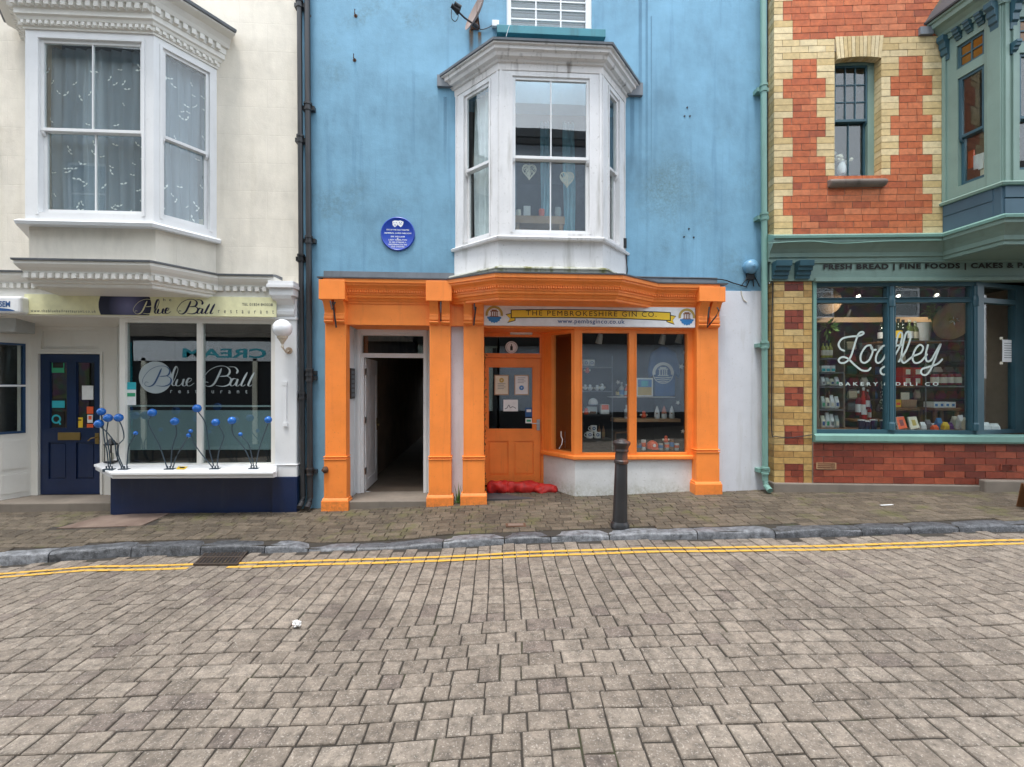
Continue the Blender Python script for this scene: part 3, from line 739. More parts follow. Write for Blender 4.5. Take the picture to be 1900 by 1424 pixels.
# fascia and shop window
fz0, fz1 = M.Z(300, 588, .2), M.Z(300, 546, .2)
mb = MB(); mb.box(M, sh[0], q0, fz0 - .012, fz1 + .1, .05, .2); fas = mb.build('fascia', m['creampaint'], cb, bevel=.004)
NW = .10
wr = M.rect(222, 592, 513, 866, NW); gp = [M.rect(232, 599, 365, 861, NW), M.rect(374, 599, 503, 861, NW)]
gp = [(g_[0], g_[1], gp[0][2], gp[0][3]) for g_ in gp]
mb = MB(); mb.holes(M, wr[0], q0, wr[2] - .05, fz0 - .012, gp, NW, NW - .09)
sw = mb.build('shop_window', m['creampaint'], cb, bevel=.004)
for g_ in gp:
    k = MB(); k.box(M, g_[0] - .01, g_[1] + .01, g_[2] - .01, g_[3] + .01, NW - .05, NW - .044); k.build('pane', m['gl_dark'], sw)
fzr = M.Z(370, 762, NW); fzr0 = M.Z(370, 836, NW)
mb = MB()
for g_ in gp: mb.box(M, g_[0] + .003, g_[1] - .003, fzr0, fzr, NW - .060, NW - .058)
mb.build('frosted_film', m['panel'], sw)
mb = MB()
for g_ in gp: mb.box(M, g_[0] + .003, g_[1] - .003, fzr + .05, fzr + .075, NW - .060, NW - .058)
mb.build('film_stripe', m['frost'], sw)
# flank return of the window to the door
ND = -.5
dr = M.rect(72, 657, 187, 918, ND)
pf = [(M.X(206, ND + .12), ND + .02), (wr[0], NW)]; ff = M.face(*pf)
mb = MB(); gl_ = (.10, ff.L - .07, gp[0][2], gp[0][3]); mb.holes(ff, 0, ff.L, wr[2] - .05, fz0 - .012, [gl_], 0, -.07)
fl = mb.build('window_return', m['creampaint'], cb, bevel=.003)
k = MB(); k.box(ff, gl_[0], gl_[1], gl_[2], gl_[3], -.05, -.045); k.build('pane', m['gl_dark'], fl)
# sill board and stall riser
zsill = gp[0][2] - .012
ps = [(pf[0][0] - .02, pf[0][1] + .03), (wr[0] - .02, NW), (q0 - .002, NW)]
mb = MB(); front = M.X(207, .40)
SN = .47
poly = [(M.X(174, .06), .06), (M.X(206, SN), SN), (M.X(506, SN), SN), (M.X(512, SN - .05), SN - .05), (M.X(514, .08), .08), (wr[0] + .05, .08), (pf[0][0], pf[0][1])]
sdrop = lambda n: zsill - .05 * max(0, n - .08) / .4
k7 = len(poly); P = [(u, sdrop(n), n) for u, n in poly] + [(u, sdrop(n) - .028, n) for u, n in poly] + [(u, sdrop(n) - .032, n - .02) for u, n in poly] + [(u, sdrop(n) - .085, n - .03) for u, n in poly]
mb.loc(M, P, [tuple(range(k7))] + [(r * k7 + i, r * k7 + (i + 1) % k7, (r + 1) * k7 + (i + 1) % k7, (r + 1) * k7 + i) for r in range(3) for i in range(k7)] + [tuple(range(4 * k7 - 1, 3 * k7 - 1, -1))])
sl = mb.build('sill', m['white'], sw, bevel=.008)
mb = MB(); bx_ = M.X(205, .13)
mb.flat(M, [(pf[0][0] - .03, pf[0][1]), (bx_, .13), (q0 - .03, .13), (q0 - .03, -.1), (pf[0][0] + .2, pf[0][1])], -.42, zsill - .03)
mb.build('stall_riser', m['navy'], cb, bevel=.004)
# lobby, door
lz = fz0 - .012
mb = MB(); ceil_ = M.Z(130, 607, ND)
mb.quad(M, [(M.X(-260), lz, .06), (pf[1][0], lz, .06), (pf[0][0] + .05, ceil_, ND), (M.X(-120, ND), ceil_, ND)])
fr_u0, fr_u1 = M.X(57, ND), M.X(204, ND)
dz0, dz1 = dr[2], dr[3]
mb.holes(M, fr_u0 - .2, fr_u1 + .1, dz0 - .05, ceil_ + .05, [(dr[0], dr[1], dz0 - .02, dz1), (dr[0] + .03, dr[1] - .03, M.Z(130, 648, ND), M.Z(130, 613, ND))], ND, ND - .10)
mb.box(M, dr[0] + .02, dr[1] - .02, M.Z(130, 650, ND), M.Z(130, 611, ND), ND - .06, ND - .045)
for x_ in (dr[0] - .035, dr[1] + .0): mb.box(M, x_, x_ + .035, dz0, dz1 + .03, ND, ND + .018)
mb.box(M, dr[0] - .0, dr[1] + .0, dz1, dz1 + .03, ND, ND + .017)
lob = mb.build('door_surround', m['creampaint'], cb, recalc=False)
dd = panel_door(M, dr[0] + .006, dr[1] - .006, dz0, dz1 - .005, ND - .02, cb, m['navy'], [(.15, .43, .47, .945), (.585, .885, .47, .945)], [(.13, .42, .11, .37), (.58, .88, .11, .37)])
mb = MB(); mb.pbox(M, 107, 803, 148, 817, ND + .0, ND - .02); mb.build('letter_plate', m['brass'], dd, bevel=.003)
mb = MB(); mb.pbox(M, 176, 804, 183, 824, ND - .004, ND - .02); a_ = M.px(179, 812, ND)
mb.tube([M.w(a_[0], a_[1], ND - .01), M.w(a_[0], a_[1], ND + .035), M.w(a_[0] - .05, a_[1] - .01, ND + .04), M.w(a_[0] - .10, a_[1] - .05, ND + .035)], .009); mb.build('door_handle', m['brass'], dd)
# left flank panelling with navy window
pl0 = (M.X(-62, .1), .1); pl1 = (fr_u0, ND); lf = M.face(pl0, pl1)
wv = lf.rect(-30, 636, 47, 806); wv = (wv[0], wv[1], wv[2], wv[3])
mb = MB(); lb = lf.Z(20, 944); mb.holes(lf, 0, lf.L, -.4, lz + .05, [wv], 0, -.08)
for (x0, y0, x1, y1) in ((2, 818, 50, 870), (2, 880, 50, 915)):
    r_ = lf.rect(x0, y0, x1, y1); mb.box(lf, r_[0], r_[1], r_[2], r_[3], .001, .012)
sp_ = mb.build('side_panelling', m['creampaint'], cb, recalc=False); mb = MB(); mb.box(lf, -.1, lf.L + .1, -.4, lz + .1, -.36, -.33); mb.build('added_backing', m['dark'], sp_)  # dark sheet added behind the window so no outside sky shows through
mb = MB(); z5 = (wv[2] + wv[3]) / 2 + .04
mb.holes(lf, wv[0], wv[1], wv[2], wv[3], [(wv[0] + .05, wv[1] - .03, wv[2] + .03, z5 - .02), (wv[0] + .05, wv[1] - .03, z5 + .02, wv[3] - .03)], .012, -.06)
wn_ = mb.build('window', m['navywin'], sp_); k = MB(); k.box(lf, wv[0] + .03, wv[1] - .02, wv[2] + .02, wv[3] - .02, -.04, -.035); k.build('pane', m['gl_low'], wn_)
mb = MB(); mb.box(lf, wv[0] + .02, wv[1], z5 - .014, z5 + .014, .013, .02); mb.build('glazing_bar', m['white'], wn_)
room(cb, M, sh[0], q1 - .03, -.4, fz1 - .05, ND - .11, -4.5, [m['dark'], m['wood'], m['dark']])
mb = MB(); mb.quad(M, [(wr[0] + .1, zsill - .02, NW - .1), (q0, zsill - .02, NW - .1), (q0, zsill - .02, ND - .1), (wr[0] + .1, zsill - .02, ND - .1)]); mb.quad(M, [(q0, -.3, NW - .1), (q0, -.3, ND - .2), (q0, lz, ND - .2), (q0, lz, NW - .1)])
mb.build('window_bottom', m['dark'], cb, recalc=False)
# step
mb = MB(); su0, su1 = M.X(-240), bx_ - .01; sz = dz0 - .01
mb.flat(M, [(su0, -.02), (su1, -.02), (fr_u1 + .15, ND - .1), (fr_u0 - 2.2, ND - .1)], -.4, sz)
mb.build('doorstep', m['floorc'], cb, bevel=.015)

# ================================================================ BLUE BUILDING
bb = thing('blue_building', M.w(M.X(1000), zbase(0), 0), 'sky blue rendered building with bright orange shopfront and white bay window', 'building')
PN = .14
P1, P2, P3, P4 = (M.X(603, PN), M.X(642, PN)), (M.X(797, PN), M.X(836, PN)), (M.X(860, PN), M.X(898, PN)), (M.X(1293, PN), M.X(1333, PN))
al = M.rect(641, 603, 798, 960); al = (P1[1] - .14, P2[0] + .12, -.5, M.Z(720, 603))
gs = (P3[1] - .03, P4[0] + .03, -.5, M.Z(1090, 560))
FLb, FRb, WLb, WRb = M.X(926, .65), M.X(1117, .65), M.X(845), M.X(1160)
zsB, ztB = M.Z(1020, 440, .65), M.Z(1020, 134, .65)
tw = M.rect(940, -150, 1098, 53)
mb = MB(); mb.holes(M, UB0, UB1, -.5, 9.8, [al, gs, (WLb + .08, WRb - .08, zsB + .05, ztB - .05), tw], .004, -.28)
mb.build('wall', m['blue'], bb, recalc=False)
mb = MB(); mb.box(M, UB0, UB1, 9.8, 10, -8.9, .15); mb.box(M, UB0 + .001, UB0 + .2, -.5, 9.8, -8.9, -.28); mb.box(M, UB1 - .2, UB1 - .001, -.5, 9.8, -8.9, -.28); mb.build('roof', m['slate'], bb)
# whitewashed areas beside the shopfront
mb = MB(); wl = M.rect(1330, 541, 1423, 905); mb.box(M, P4[1] - .05, M.X(1393), -.4, wl[3], 0, .022); mb.box(M, M.X(1393), UB1, -.4, wl[3] + .01, 0, .010)
mb.box(M, P4[1] - .02, M.X(1347, .04), -.4, M.Z(1340, 585, .04), 0, .04)
w_ = MB(); w_.box(M, P2[1] - .02, P3[0] + .02, -.4, M.Z(848, 603), 0, .012); w_.build('whitewashed_strip', m['whitewall'], bb, bevel=.004)
mb.build('whitewashed_wall', m['whitewall'], bb, bevel=.004)
# bay window
pathB = [(WLb, 0), (FLb, .65), (FRb, .65), (WRb, 0)]
fB = [M.face(pathB[i], pathB[i + 1]) for i in range(3)]
w1 = fB[1].rect(951, 143, 1094, 433); zm = M.Z(1020, 292, .65)
wl_ = fB[0].rect(861, 170, 908, 430); wl_ = (wl_[0], wl_[1], w1[2], w1[3])
wr_ = fB[2].rect(1130, 170, 1149, 430); wr_ = (wr_[0], wr_[1], w1[2], w1[3])
mb = MB()
for f, w in zip(fB, (wl_, w1, wr_)):
    mb.holes(f, 0, f.L, zsB, ztB, [w], 0, -.10)
    mb.box(f, w[0] - .03, w[0], w[2] - .0, w[3] + .02, .0005, .012); mb.box(f, w[1], w[1] + .03, w[2], w[3] + .02, .0005, .012)
    for e in (.012, f.L - .037): mb.box(f, e, e + .025, zsB, ztB, .001, .012)
bw = mb.build('bay_window', m['whitew'], bb, recalc=False)
sash(fB[1], *w1, zm, 2, 2, 0, bw, m['white'], m['gl_bay']); sash(fB[0], *wl_, zm, 1, 1, 0, bw, m['whitew'], m['gl_up']); sash(fB[2], *wr_, zm, 1, 1, 0, bw, m['whitew'], m['gl_up'])
mb = MB(); mb.sweep(M, ext(pathB, .04), [(-.1, zsB - .05), (.05, zsB - .055), (.06, zsB - .02), (.03, zsB), (-.1, zsB + .002)]); mb.build('sill', m['whitew'], bw, bevel=.004)
zab = M.Z(1030, 499, .62)
pab = [(WLb - .02, 0), (FLb - .01, .62), (FRb + .02, .62), (WRb + .02, 0)]
mb = MB(); mb.flat(M, pab, zab, zsB - .05); mb.build('apron', m['whitew'], bw, bevel=.004)
zc = ztB
mb = MB(); mb.sweep(M, ext(pathB, .12), [(-.12, zc - .002), (.01, zc), (.015, zc + .09), (.04, zc + .10), (.05, zc + .125), (.10, zc + .14), (.12, zc + .18), (.155, zc + .20), (.16, zc + .245), (.19, zc + .25), (.19, zc + .27), (-.12, zc + .27)])
mb.build('cornice', paint('peeling_white_paint', (.70, .67, .65, 1), .6, .12, (.12, .10, .085, 1), .7, (.56, .70)), bw)
mb = MB(); mb.sweep(M, ext(pathB, .12), [(-.3, zc + .272), (.21, zc + .272), (.215, zc + .30), (.18, zc + .315), (0, zc + .42), (-.3, zc + .42)]); mb.build('bay_roof', m['lead'], bw)
for (x0, x1) in ((811, 842), (1160, 1193)):
    mb = MB(); a_ = M.rect(x0, 139 if x0 < 900 else 153, x1, 160 if x0 < 900 else 176, .06); mb.box(M, *a_, .0, .06); mb.build('lead_flashing', m['lead'], bw)
room(bb, M, WLb - .9, WRb + .9, zsB - .05, ztB + .1, -.285, -3.2, [m['greyroom'], m['wood'], m['greyroom']])
curtain('curtain', bw, fB[0], wl_[0] + .02, wl_[1] + .08, wl_[2], wl_[3] + .02, -.2, m['curtain'], 5, .035)
m['bluecurtain'] = flatm('pale_blue_curtain', (.25, .50, .60, 1), .9)
for a, b in ((.02, .10), (.48, .62), (.82, 1.0)):
    curtain('curtain', bw, fB[1], lerp(w1[0], w1[1], a), lerp(w1[0], w1[1], b), w1[2], w1[3], -1.1, m['bluecurtain'], 3, .03)
# upper window
mb = MB(); mb.holes(M, *tw, [(tw[0] + .07, tw[1] - .09, tw[2] + .02, tw[3])], -.02, -.10)
uw = mb.build('upper_window', m['white'], bb, recalc=False)
A, B_ = tw[0] + .07, tw[1] - .09
mb = MB()
for k in range(1, 3): x_ = lerp(A, B_, k / 3); mb.box(M, x_ - .011, x_ + .011, tw[2] + .02, tw[3], -.07, -.045)
for py in (38, 19, 3, -14, -32): z_ = M.Z(1020, py, -.05); mb.box(M, A, B_, z_ - .011, z_ + .011, -.071, -.046)
mb.build('glazing_bar', m['white'], uw)
mb = MB(); mb.box(M, A - .01, B_ + .01, tw[2], tw[3], -.065, -.06); mb.build('pane', m['gl_up'], uw)
mb = MB()
for k in range(13): z_ = tw[2] + .05 + k * .075; mb.prof(M, A, B_, [(-.16, z_), (-.155, z_ + .003), (-.115, z_ + .028), (-.12, z_ + .025)])
mb.build('blind', paint('blind_slats', (.45, .50, .58, 1), .6, .05), uw)
mb = MB(); r_ = M.rect(922, 48, 1124, 64, .13); mb.prof(M, r_[0], r_[1], [(-.1, r_[2]), (.13, r_[2] - .005), (.13, r_[3] - .015), (-.1, r_[3] + .02)]); mb.build('sill', m['teal'], uw, bevel=.006)
room(uw, M, tw[0] - .3, tw[1] + .3, tw[2] - .1, tw[3] + .1, -.285, -2, [m['greyroom'], m['wood'], m['greyroom']], 'interior_wall')

# ---- orange shopfront
zfl = M.Z(720, 519, .3)
def corbel(u0, u1, ztop, zbot, parent):
    mb = MB(); w = (u1 - u0); gp_ = w * .06
    for a, b in ((u0, u0 + w / 2 - gp_), (u0 + w / 2 + gp_, u1)):
        h_ = ztop - zbot; pr = []
        for k in range(13):
            t_ = k / 12; pr.append((PN + .035 + .105 * (1 - t_) ** 1.4 - .022 * math.sin(t_ * math.pi) + (0.02 if t_ > .75 else 0), ztop - t_ * h_ * .72))
        pr = [(0, ztop)] + pr + [(PN + .065, zbot + .27 * h_), (PN + .065, zbot + .19 * h_), (PN + .045, zbot + .17 * h_)]
        pr += [(PN + .03 + .035 * math.sin(k / 6 * math.pi * .8 + .6), zbot + .16 * h_ - k / 6 * .16 * h_) for k in range(7)] + [(0, zbot)]
        mb.prof(M, a, b, pr)
    return mb.build('corbel', m['orange'], parent, bevel=.004)
for (u0, u1), yt, yc, yb_, base_y, x_m in ((P1, 519, 557, 601, 943, 622), (P2, 521, 560, 603, 937, 817), (P3, None, 560, 604, 934, 879), (P4, 532, 561, 609, 912, 1313)):
    z0 = M.Z(x_m, base_y, PN) - .06; zc0, zc1 = M.Z(x_m, yb_, PN), M.Z(x_m, yc, PN + .1)
    zr_ = M.Z(x_m, 849 if x_m < 1000 else 836, PN); bt = M.Z(x_m, base_y - 14, PN)
    mb = MB(); mb.box(M, u0, u1, z0, zc1 + .3 if yt is None else zc1 + .1, -.05, PN)
    mb.box(M, u0 - .012, u1 + .012, z0, zr_ - .02, -.04, PN + .012)
    for d in (0, -.035): mb.box(M, u0 - .02, u1 + .02, zr_ + d, zr_ + d + .016, -.03, PN + .024)
    mb.box(M, u0 - .045, u1 + .045, z0, bt, -.03, PN + .04); mb.prof(M, u0 - .035, u1 + .035, [(-.02, bt), (PN + .035, bt), (PN + .014, bt + .035), (-.02, bt + .035)])
    p_ = mb.build('pilaster', m['orange'], bb, bevel=.005)
    corbel(u0 + .005, u1 - .005, zc1, zc0, p_)
    if yt:
        mb = MB(); mb.box(M, u0 - .035, u1 + .03, zc1, M.Z(x_m, yt, .30), 0, .30); mb.build('capital', m['orange'], p_, bevel=.006)
# frieze over the alley, cornice following the bay
zf0 = M.Z(720, 604, .08)
mb = MB(); mb.box(M, P1[1] - .01, P2[0] + .01, zf0, zfl - .02, .0, .10); mb.box(M, P2[1] - .01, P3[0] + .01, zf0, zfl - .02, .0, .10)
fz = mb.build('frieze', m['orange'], bb, bevel=.004)
pcn = [(P1[0] + .02, .10), (M.X(838, .10), .10), (M.X(926, .58), .58), (M.X(1141, .58), .58), (M.X(1206, .10), .10), (P4[1] - .05, .10)]
zk = M.Z(1030, 509, .75); hh = .335
pr = [(-.12, zk - hh), (.015, zk - hh), (.015, zk - hh + .03), (.03, zk - hh + .035), (.045, zk - hh + .07), (.075, zk - hh + .08), (.08, zk - hh + .115), (.095, zk - hh + .12), (.095, zk - .155), (.11, zk - .15), (.12, zk - .125), (.165, zk - .085), (.165, zk - .06), (.185, zk - .055), (.185, zk), (-.12, zk)]
mb = MB(); mb.sweep(M, pcn, pr); dentils(mb, M, pcn, .095, .125, zk - .185, zk - .155, .035, .02)
oc = mb.build('shop_cornice', m['orange'], bb)
mb = MB(); mb.sweep(M, [(pcn[0][0] - .08, .1)] + pcn[1:-1] + [(pcn[-1][0] + .12, .1)], [(-.12, zk + .001), (.20, zk + .001), (.205, zk + .018), (.15, zk + .026), (-.12, zk + .04)]); mb.build('flashing', m['lead'], oc)
for a_, b_ in ((P1[0] - .06, WLb - .02), (M.X(1172), P4[1] + .04)):
    mb = MB(); mb.prof(M, a_, b_, [(-.01, zk + .03), (.2, zk + .027), (.03, zk + .055), (.028, zk + .165), (-.01, zk + .17)]); mb.build('flashing', m['lead'], oc)
mb = MB(); mb.flat(M, [(pcn[1][0], 0), (pcn[1][0] + .01, .1), pcn[2], pcn[3], (pcn[4][0], .1), (pcn[4][0], 0)], zk - hh - .008, zk - hh + .02); mb.build('soffit', m['orange'], oc)
mb = MB(); mb.sweep(M, ext([(u, n) for u, n in pab], .03), [(-.1, zab - .09), (.05, zab - .09), (.055, zab - .03), (.085, zab - .02), (.08, zab), (.0, zab + .03), (-.1, zab + .03)]); mb.build('bay_foot_moulding', paint('mossy_ledge', (.50, .50, .44, 1), .8, .2, (.15, .15, .03, 1), .9, (.5, .66)), bw)
# gin shop: fascia, window, door
NF = .0
zs0, zs1 = M.Z(1090, 608, .06), M.Z(1090, 567, .06)
mb = MB(); mb.box(M, gs[0], gs[1], zs0 - .02, gs[3] + .25, -.05, .045); mb.build('fascia', m['orange'], bb, bevel=.004)
wg = M.rect(1066, 610, 1293, 853, NF); pg = [M.rect(1080, 618, 1167, 841, NF), M.rect(1181, 618, 1275, 841, NF)]; pg = [(q[0], q[1], pg[0][2], pg[0][3]) for q in pg]
mb = MB(); mb.holes(M, wg[0], P4[0] + .03, pg[0][2] - .07, zs0 - .02, pg, NF, -.09)
for q in pg:
    for e in ((q[0] - .022, q[0]), (q[1], q[1] + .022)): mb.box(M, *e, q[2], q[3], NF + .0005, NF + .012)
gw = mb.build('shop_window', m['orange'], bb, bevel=.004)
for q in pg: k = MB(); k.box(M, q[0] - .01, q[1] + .01, q[2] - .01, q[3] + .01, -.055, -.049); k.build('pane', m['gl_shop'], gw)
NG = -.62
gd = M.rect(899, 664, 1004, 900, NG)
pfl = [(gd[1] + .02, NG + .02), (wg[0], NF)]; gf = M.face(*pfl)
fpx = gf.rect(1024, 620, 1060, 838); fq = (fpx[0], fpx[1], pg[0][2], pg[0][3])
mb = MB(); mb.holes(gf, 0, gf.L, pg[0][2] - .07, zs0 - .02, [fq], 0, -.09)
mb.box(gf, fq[0] - .02, fq[0], fq[2], fq[3], .0005, .012); mb.box(gf, 0.0, .025, fq[2] - .05, fq[3] + .1, .001, .02)
wf = mb.build('window_return', m['orange'], bb, bevel=.004)
k = MB(); k.box(gf, fq[0] - .01, fq[1] + .01, fq[2] - .01, fq[3] + .01, -.055, -.049); k.build('pane', m['gl_shop'], wf)
zso = pg[0][2] - .035
psill = [pfl[0], pfl[1], (P4[0] + .01, NF)]
mb = MB(); mb.sweep(M, psill, [(-.06, zso - .07), (.03, zso - .07), (.045, zso - .055), (.045, zso - .012), (.02, zso), (-.06, zso + .002)]); mb.build('sill', m['orange'], gw, bevel=.004)
mb = MB(); mb.flat(M, [(pfl[0][0] + .01, NG), (pfl[1][0] + .01, -.01), (P4[0], -.01), (P4[0], -.5), (pfl[0][0] + .1, NG - .05)], -.4, zso - .07); mb.build('stall_riser', m['stone_white'], bb)
zt1, zt0 = M.Z(950, 625, NG), M.Z(950, 656, NG)
ceil_g = zs0 - .02
mb = MB(); D0, D1 = gd[0], gd[1]
mb.holes(M, D0 - .25, D1 + .06, gd[2] - .1, ceil_g + .02, [(D0, D1, gd[2] - .05, gd[3]), (D0 - .03, D1 - .02, zt0, zt1)], NG, NG - .1)
mb.quad(M, [(gs[0], ceil_g, .0), (wg[0], ceil_g, .0), (D1 + .05, ceil_g - .0, NG), (D0 - .25, ceil_g, NG)])
for x_ in (D1 + .0,): mb.box(M, x_, x_ + .04, gd[2], ceil_g, NG, NG + .02)
mb.box(M, D0 - .03, D1, gd[3], gd[3] + .035, NG, NG + .022)
ds = mb.build('door_surround', m['orange'], bb, recalc=False)
k = MB(); k.box(M, D0 - .04, D1 - .01, zt0 - .01, zt1 + .01, NG - .06, NG - .054); k.build('pane', m['gl_shop'], ds)
gdo = panel_door(M, D0 + .004, D1 - .004, gd[2], gd[3] - .004, NG - .02, bb, m['orange'], [(.06, .86, .435, .93)], [(.06, .42, .075, .345), (.52, .87, .075, .345)], gl=m['gl_shop'])
a_ = M.px(999, 789, NG)
mb = MB(); mb.box(M, a_[0] - .028, a_[0] + .028, a_[1] - .09, a_[1] + .09, NG - .02, NG - .008)
mb.tube([M.w(a_[0], a_[1] + .03, NG - .01), M.w(a_[0], a_[1] + .03, NG + .045), M.w(a_[0] - .12, a_[1] + .03, NG + .05)], .009); mb.lathe(M.w(a_[0], a_[1] - .04, NG - .008), [(.016, 0), (.016, .015)], 12, ax=M.N); mb.build('door_handle', m['steel'], gdo, bevel=.002)
mb = MB(); k0 = P3[1] - .025; mb.box(M, k0 - .04, k0, -.4, ceil_g, NG - .05, .0); mb.build('door_reveal', m['orange'], bb); mb = MB(); mb.box(M, D0 - .28, D0 - .03, -.4, ceil_g + .1, NG - .02, NG + .02); mb.build('door_jamb', m['orange'], bb)
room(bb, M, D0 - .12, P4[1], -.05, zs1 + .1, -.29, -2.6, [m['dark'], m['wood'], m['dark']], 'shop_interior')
mb = MB(); mb.flat(M, [(pfl[0][0] + .1, NG - .1), (pfl[1][0] + .08, -.1), (P4[0], -.1), (P4[0], -.9), (pfl[0][0] + .1, -.9)], zso - .04, zso - .03); mb.build('window_bottom', m['leafd'], bb)
mb = MB(); mb.flat(M, [(k0, -.0), (wg[0] - .02, -.0), (pfl[0][0], NG - .06), (k0, NG - .06)], -.3, zbase(.3) - .018 + .02); mb.build('threshold', paint('dark_slate_step', (.06, .06, .065, 1), .7, .2), bb)
# alley doorway
NA = -.42
ad = M.rect(668, 618, 790, 912, NA); tz0, tz1 = M.Z(728, 656, NA), M.Z(728, 623, NA); fl_z = M.Z(728, 914, NA)
O0, O1 = M.X(675, NA), M.X(786, NA); ztop_d = M.Z(728, 664, NA)
mb = MB()
mb.holes(M, al[0] - .1, al[1] + .1, fl_z - .1, al[3] + .1, [(O0, O1, fl_z - .05, ztop_d), (M.X(671, NA), M.X(786, NA), tz0, tz1)], NA, NA - .09)
mb.quad(M, [(P1[1] - .028, -.4, .0), (M.X(657, NA), -.4, NA), (M.X(657, NA), al[3] + .1, NA), (P1[1] - .028, al[3] + .1, .0)])
mb.quad(M, [(P2[0] + .028, -.4, .0), (M.X(795, NA), -.4, NA), (M.X(795, NA), al[3] + .1, NA), (P2[0] + .028, al[3] + .1, .0)])
for x_ in (M.X(664, NA), M.X(786, NA)): mb.box(M, x_, x_ + .05, fl_z - .02, M.Z(728, 614, NA), NA, NA + .03)
mb.box(M, M.X(664, NA), M.X(786, NA) + .05, M.Z(728, 617, NA), M.Z(728, 609, NA), NA, NA + .031)
af = mb.build('alley_frame', m['white'], bb, recalc=False)
k = MB(); k.box(M, M.X(670, NA), M.X(788, NA), tz0 - .01, tz1 + .01, NA - .06, NA - .055); k.build('pane', m['gl_up'], af)
mb = MB(); mb.quad(M, [(P1[1] - .03, al[3] + .001, 0), (P2[0] + .03, al[3] + .001, 0), (O1 + .1, al[3] - .03, NA), (O0 - .1, al[3] - .03, NA)]); mb.build('alley_soffit', m['orange'], bb, recalc=False)
# door leaf opened inwards along the left wall
he = M.w(O0 + .01, 0, NA - .09); ang = math.radians(94.5)
LF = Fr((he.x, he.y, 0), ang, 0); lw_ = .86
zq = lambda z: z + M.c * O0
mb = MB(); mb.holes(LF, 0, lw_, zq(fl_z) + .01, zq(ztop_d) - .01, [(.1, lw_ - .1, zq(fl_z) + .18, zq(fl_z) + 1.9)], 0.0, -.045)
for k in range(7): x_ = .1 + (lw_ - .2) * k / 7; mb.box(LF, x_ + .002, x_ + (lw_ - .2) / 7 - .002, zq(fl_z) + .18, zq(fl_z) + 1.9, -.035, -.010)
al_d = mb.build('door', m['whitew'], bb, recalc=False)
hz_ = zq(fl_z) + 1.02
mb = MB(); mb.box(LF, lw_ - .08, lw_ - .04, hz_ - .1, hz_ + .12, 0.0, .008); mb.tube([LF.w(lw_ - .06, hz_, .005), LF.w(lw_ - .06, hz_, .05), LF.w(lw_ - .17, hz_ - .01, .055)], .009); mb.build('door_handle', m['brass'], al_d)
for y_ in (690, 780, 875):
    z_ = M.Z(673, y_, NA); mb = MB(); mb.box(M, O0 - .002, O0 + .022, z_ - .05, z_ + .05, NA - .09, NA - .002); mb.build('hinge', m['steel'], al_d)
# passage
mb = MB(); e0, e1, zt9 = O0 - .12, O1 + .1, tz1 + .4; far = -11.5
mb.quad(M, [(e0, fl_z, NA - .08), (e1, fl_z, NA - .08), (e1, fl_z + .1, far), (e0, fl_z + .1, far)], 1)
mb.quad(M, [(e0, fl_z, NA - .08), (e0, zt9, NA - .08), (e0, zt9, far), (e0, fl_z, far)], 0); mb.quad(M, [(e1, fl_z, NA - .08), (e1, zt9, NA - .08), (e1, zt9, far), (e1, fl_z, far)], 0)
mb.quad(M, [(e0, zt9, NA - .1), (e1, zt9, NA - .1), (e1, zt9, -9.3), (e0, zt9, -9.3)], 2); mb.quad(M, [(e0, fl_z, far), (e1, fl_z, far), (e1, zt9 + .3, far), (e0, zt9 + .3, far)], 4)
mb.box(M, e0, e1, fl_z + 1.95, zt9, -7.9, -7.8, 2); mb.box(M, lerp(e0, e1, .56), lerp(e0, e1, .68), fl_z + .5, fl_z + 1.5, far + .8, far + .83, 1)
for k in range(3): mb.box(M, e0, e1, fl_z + k * .12, fl_z + .12 + k * .12, far + .8 - .0, far + 2.2 - k * .35, 1)
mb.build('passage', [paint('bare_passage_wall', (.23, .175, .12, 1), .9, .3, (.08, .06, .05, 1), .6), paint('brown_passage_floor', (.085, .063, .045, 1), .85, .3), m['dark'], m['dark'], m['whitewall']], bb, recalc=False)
mb = MB(); mb.flat(M, [(P1[1] - .02, .13), (P2[0] + .02, .13), (O1 + .12, NA - .1), (O0 - .12, NA - .1)], -.4, fl_z - .004); mb.build('doorstep', m['floorc'], bb, bevel=.01)
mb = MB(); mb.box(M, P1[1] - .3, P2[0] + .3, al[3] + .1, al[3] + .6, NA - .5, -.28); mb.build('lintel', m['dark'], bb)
# streaks on the render
mb = MB()
for (x0, x1, y0, y1) in ((869, 879, 55, 112), (886, 894, 60, 98)):
    r_ = M.rect(x0, y0, x1, y1, .006); mb.loc(M, [(r_[0], r_[2], .0065), (r_[1], r_[2], .0065), (r_[1], r_[3], .0065), (r_[0], r_[3], .0065)], [(0, 1, 2, 3)]); mb.uv[-1] = [(0, 0), (1, 0), (1, 1), (0, 1)]
mb.build('rust_streak', m['ruststain'], bb, recalc=False)
for (x0, x1, y0, y1) in ((1184, 1192, -20, 430), (1197, 1203, -20, 500), (1207, 1210, 30, 420), (846, 852, 160, 300), (822, 830, 180, 330), (1168, 1178, 180, 330)):
    mb = MB(); r_ = M.rect(x0, y0, x1, y1, .006); mb.loc(M, [(r_[0], r_[2], .006), (r_[1], r_[2], .006), (r_[1], r_[3], .006), (r_[0], r_[3], .006)], [(0, 1, 2, 3)]); mb.uv[-1] = [(0, 0), (1, 0), (1, 1), (0, 1)]; mb.build('damp_streak', m['dirtstain'], bb, recalc=False)
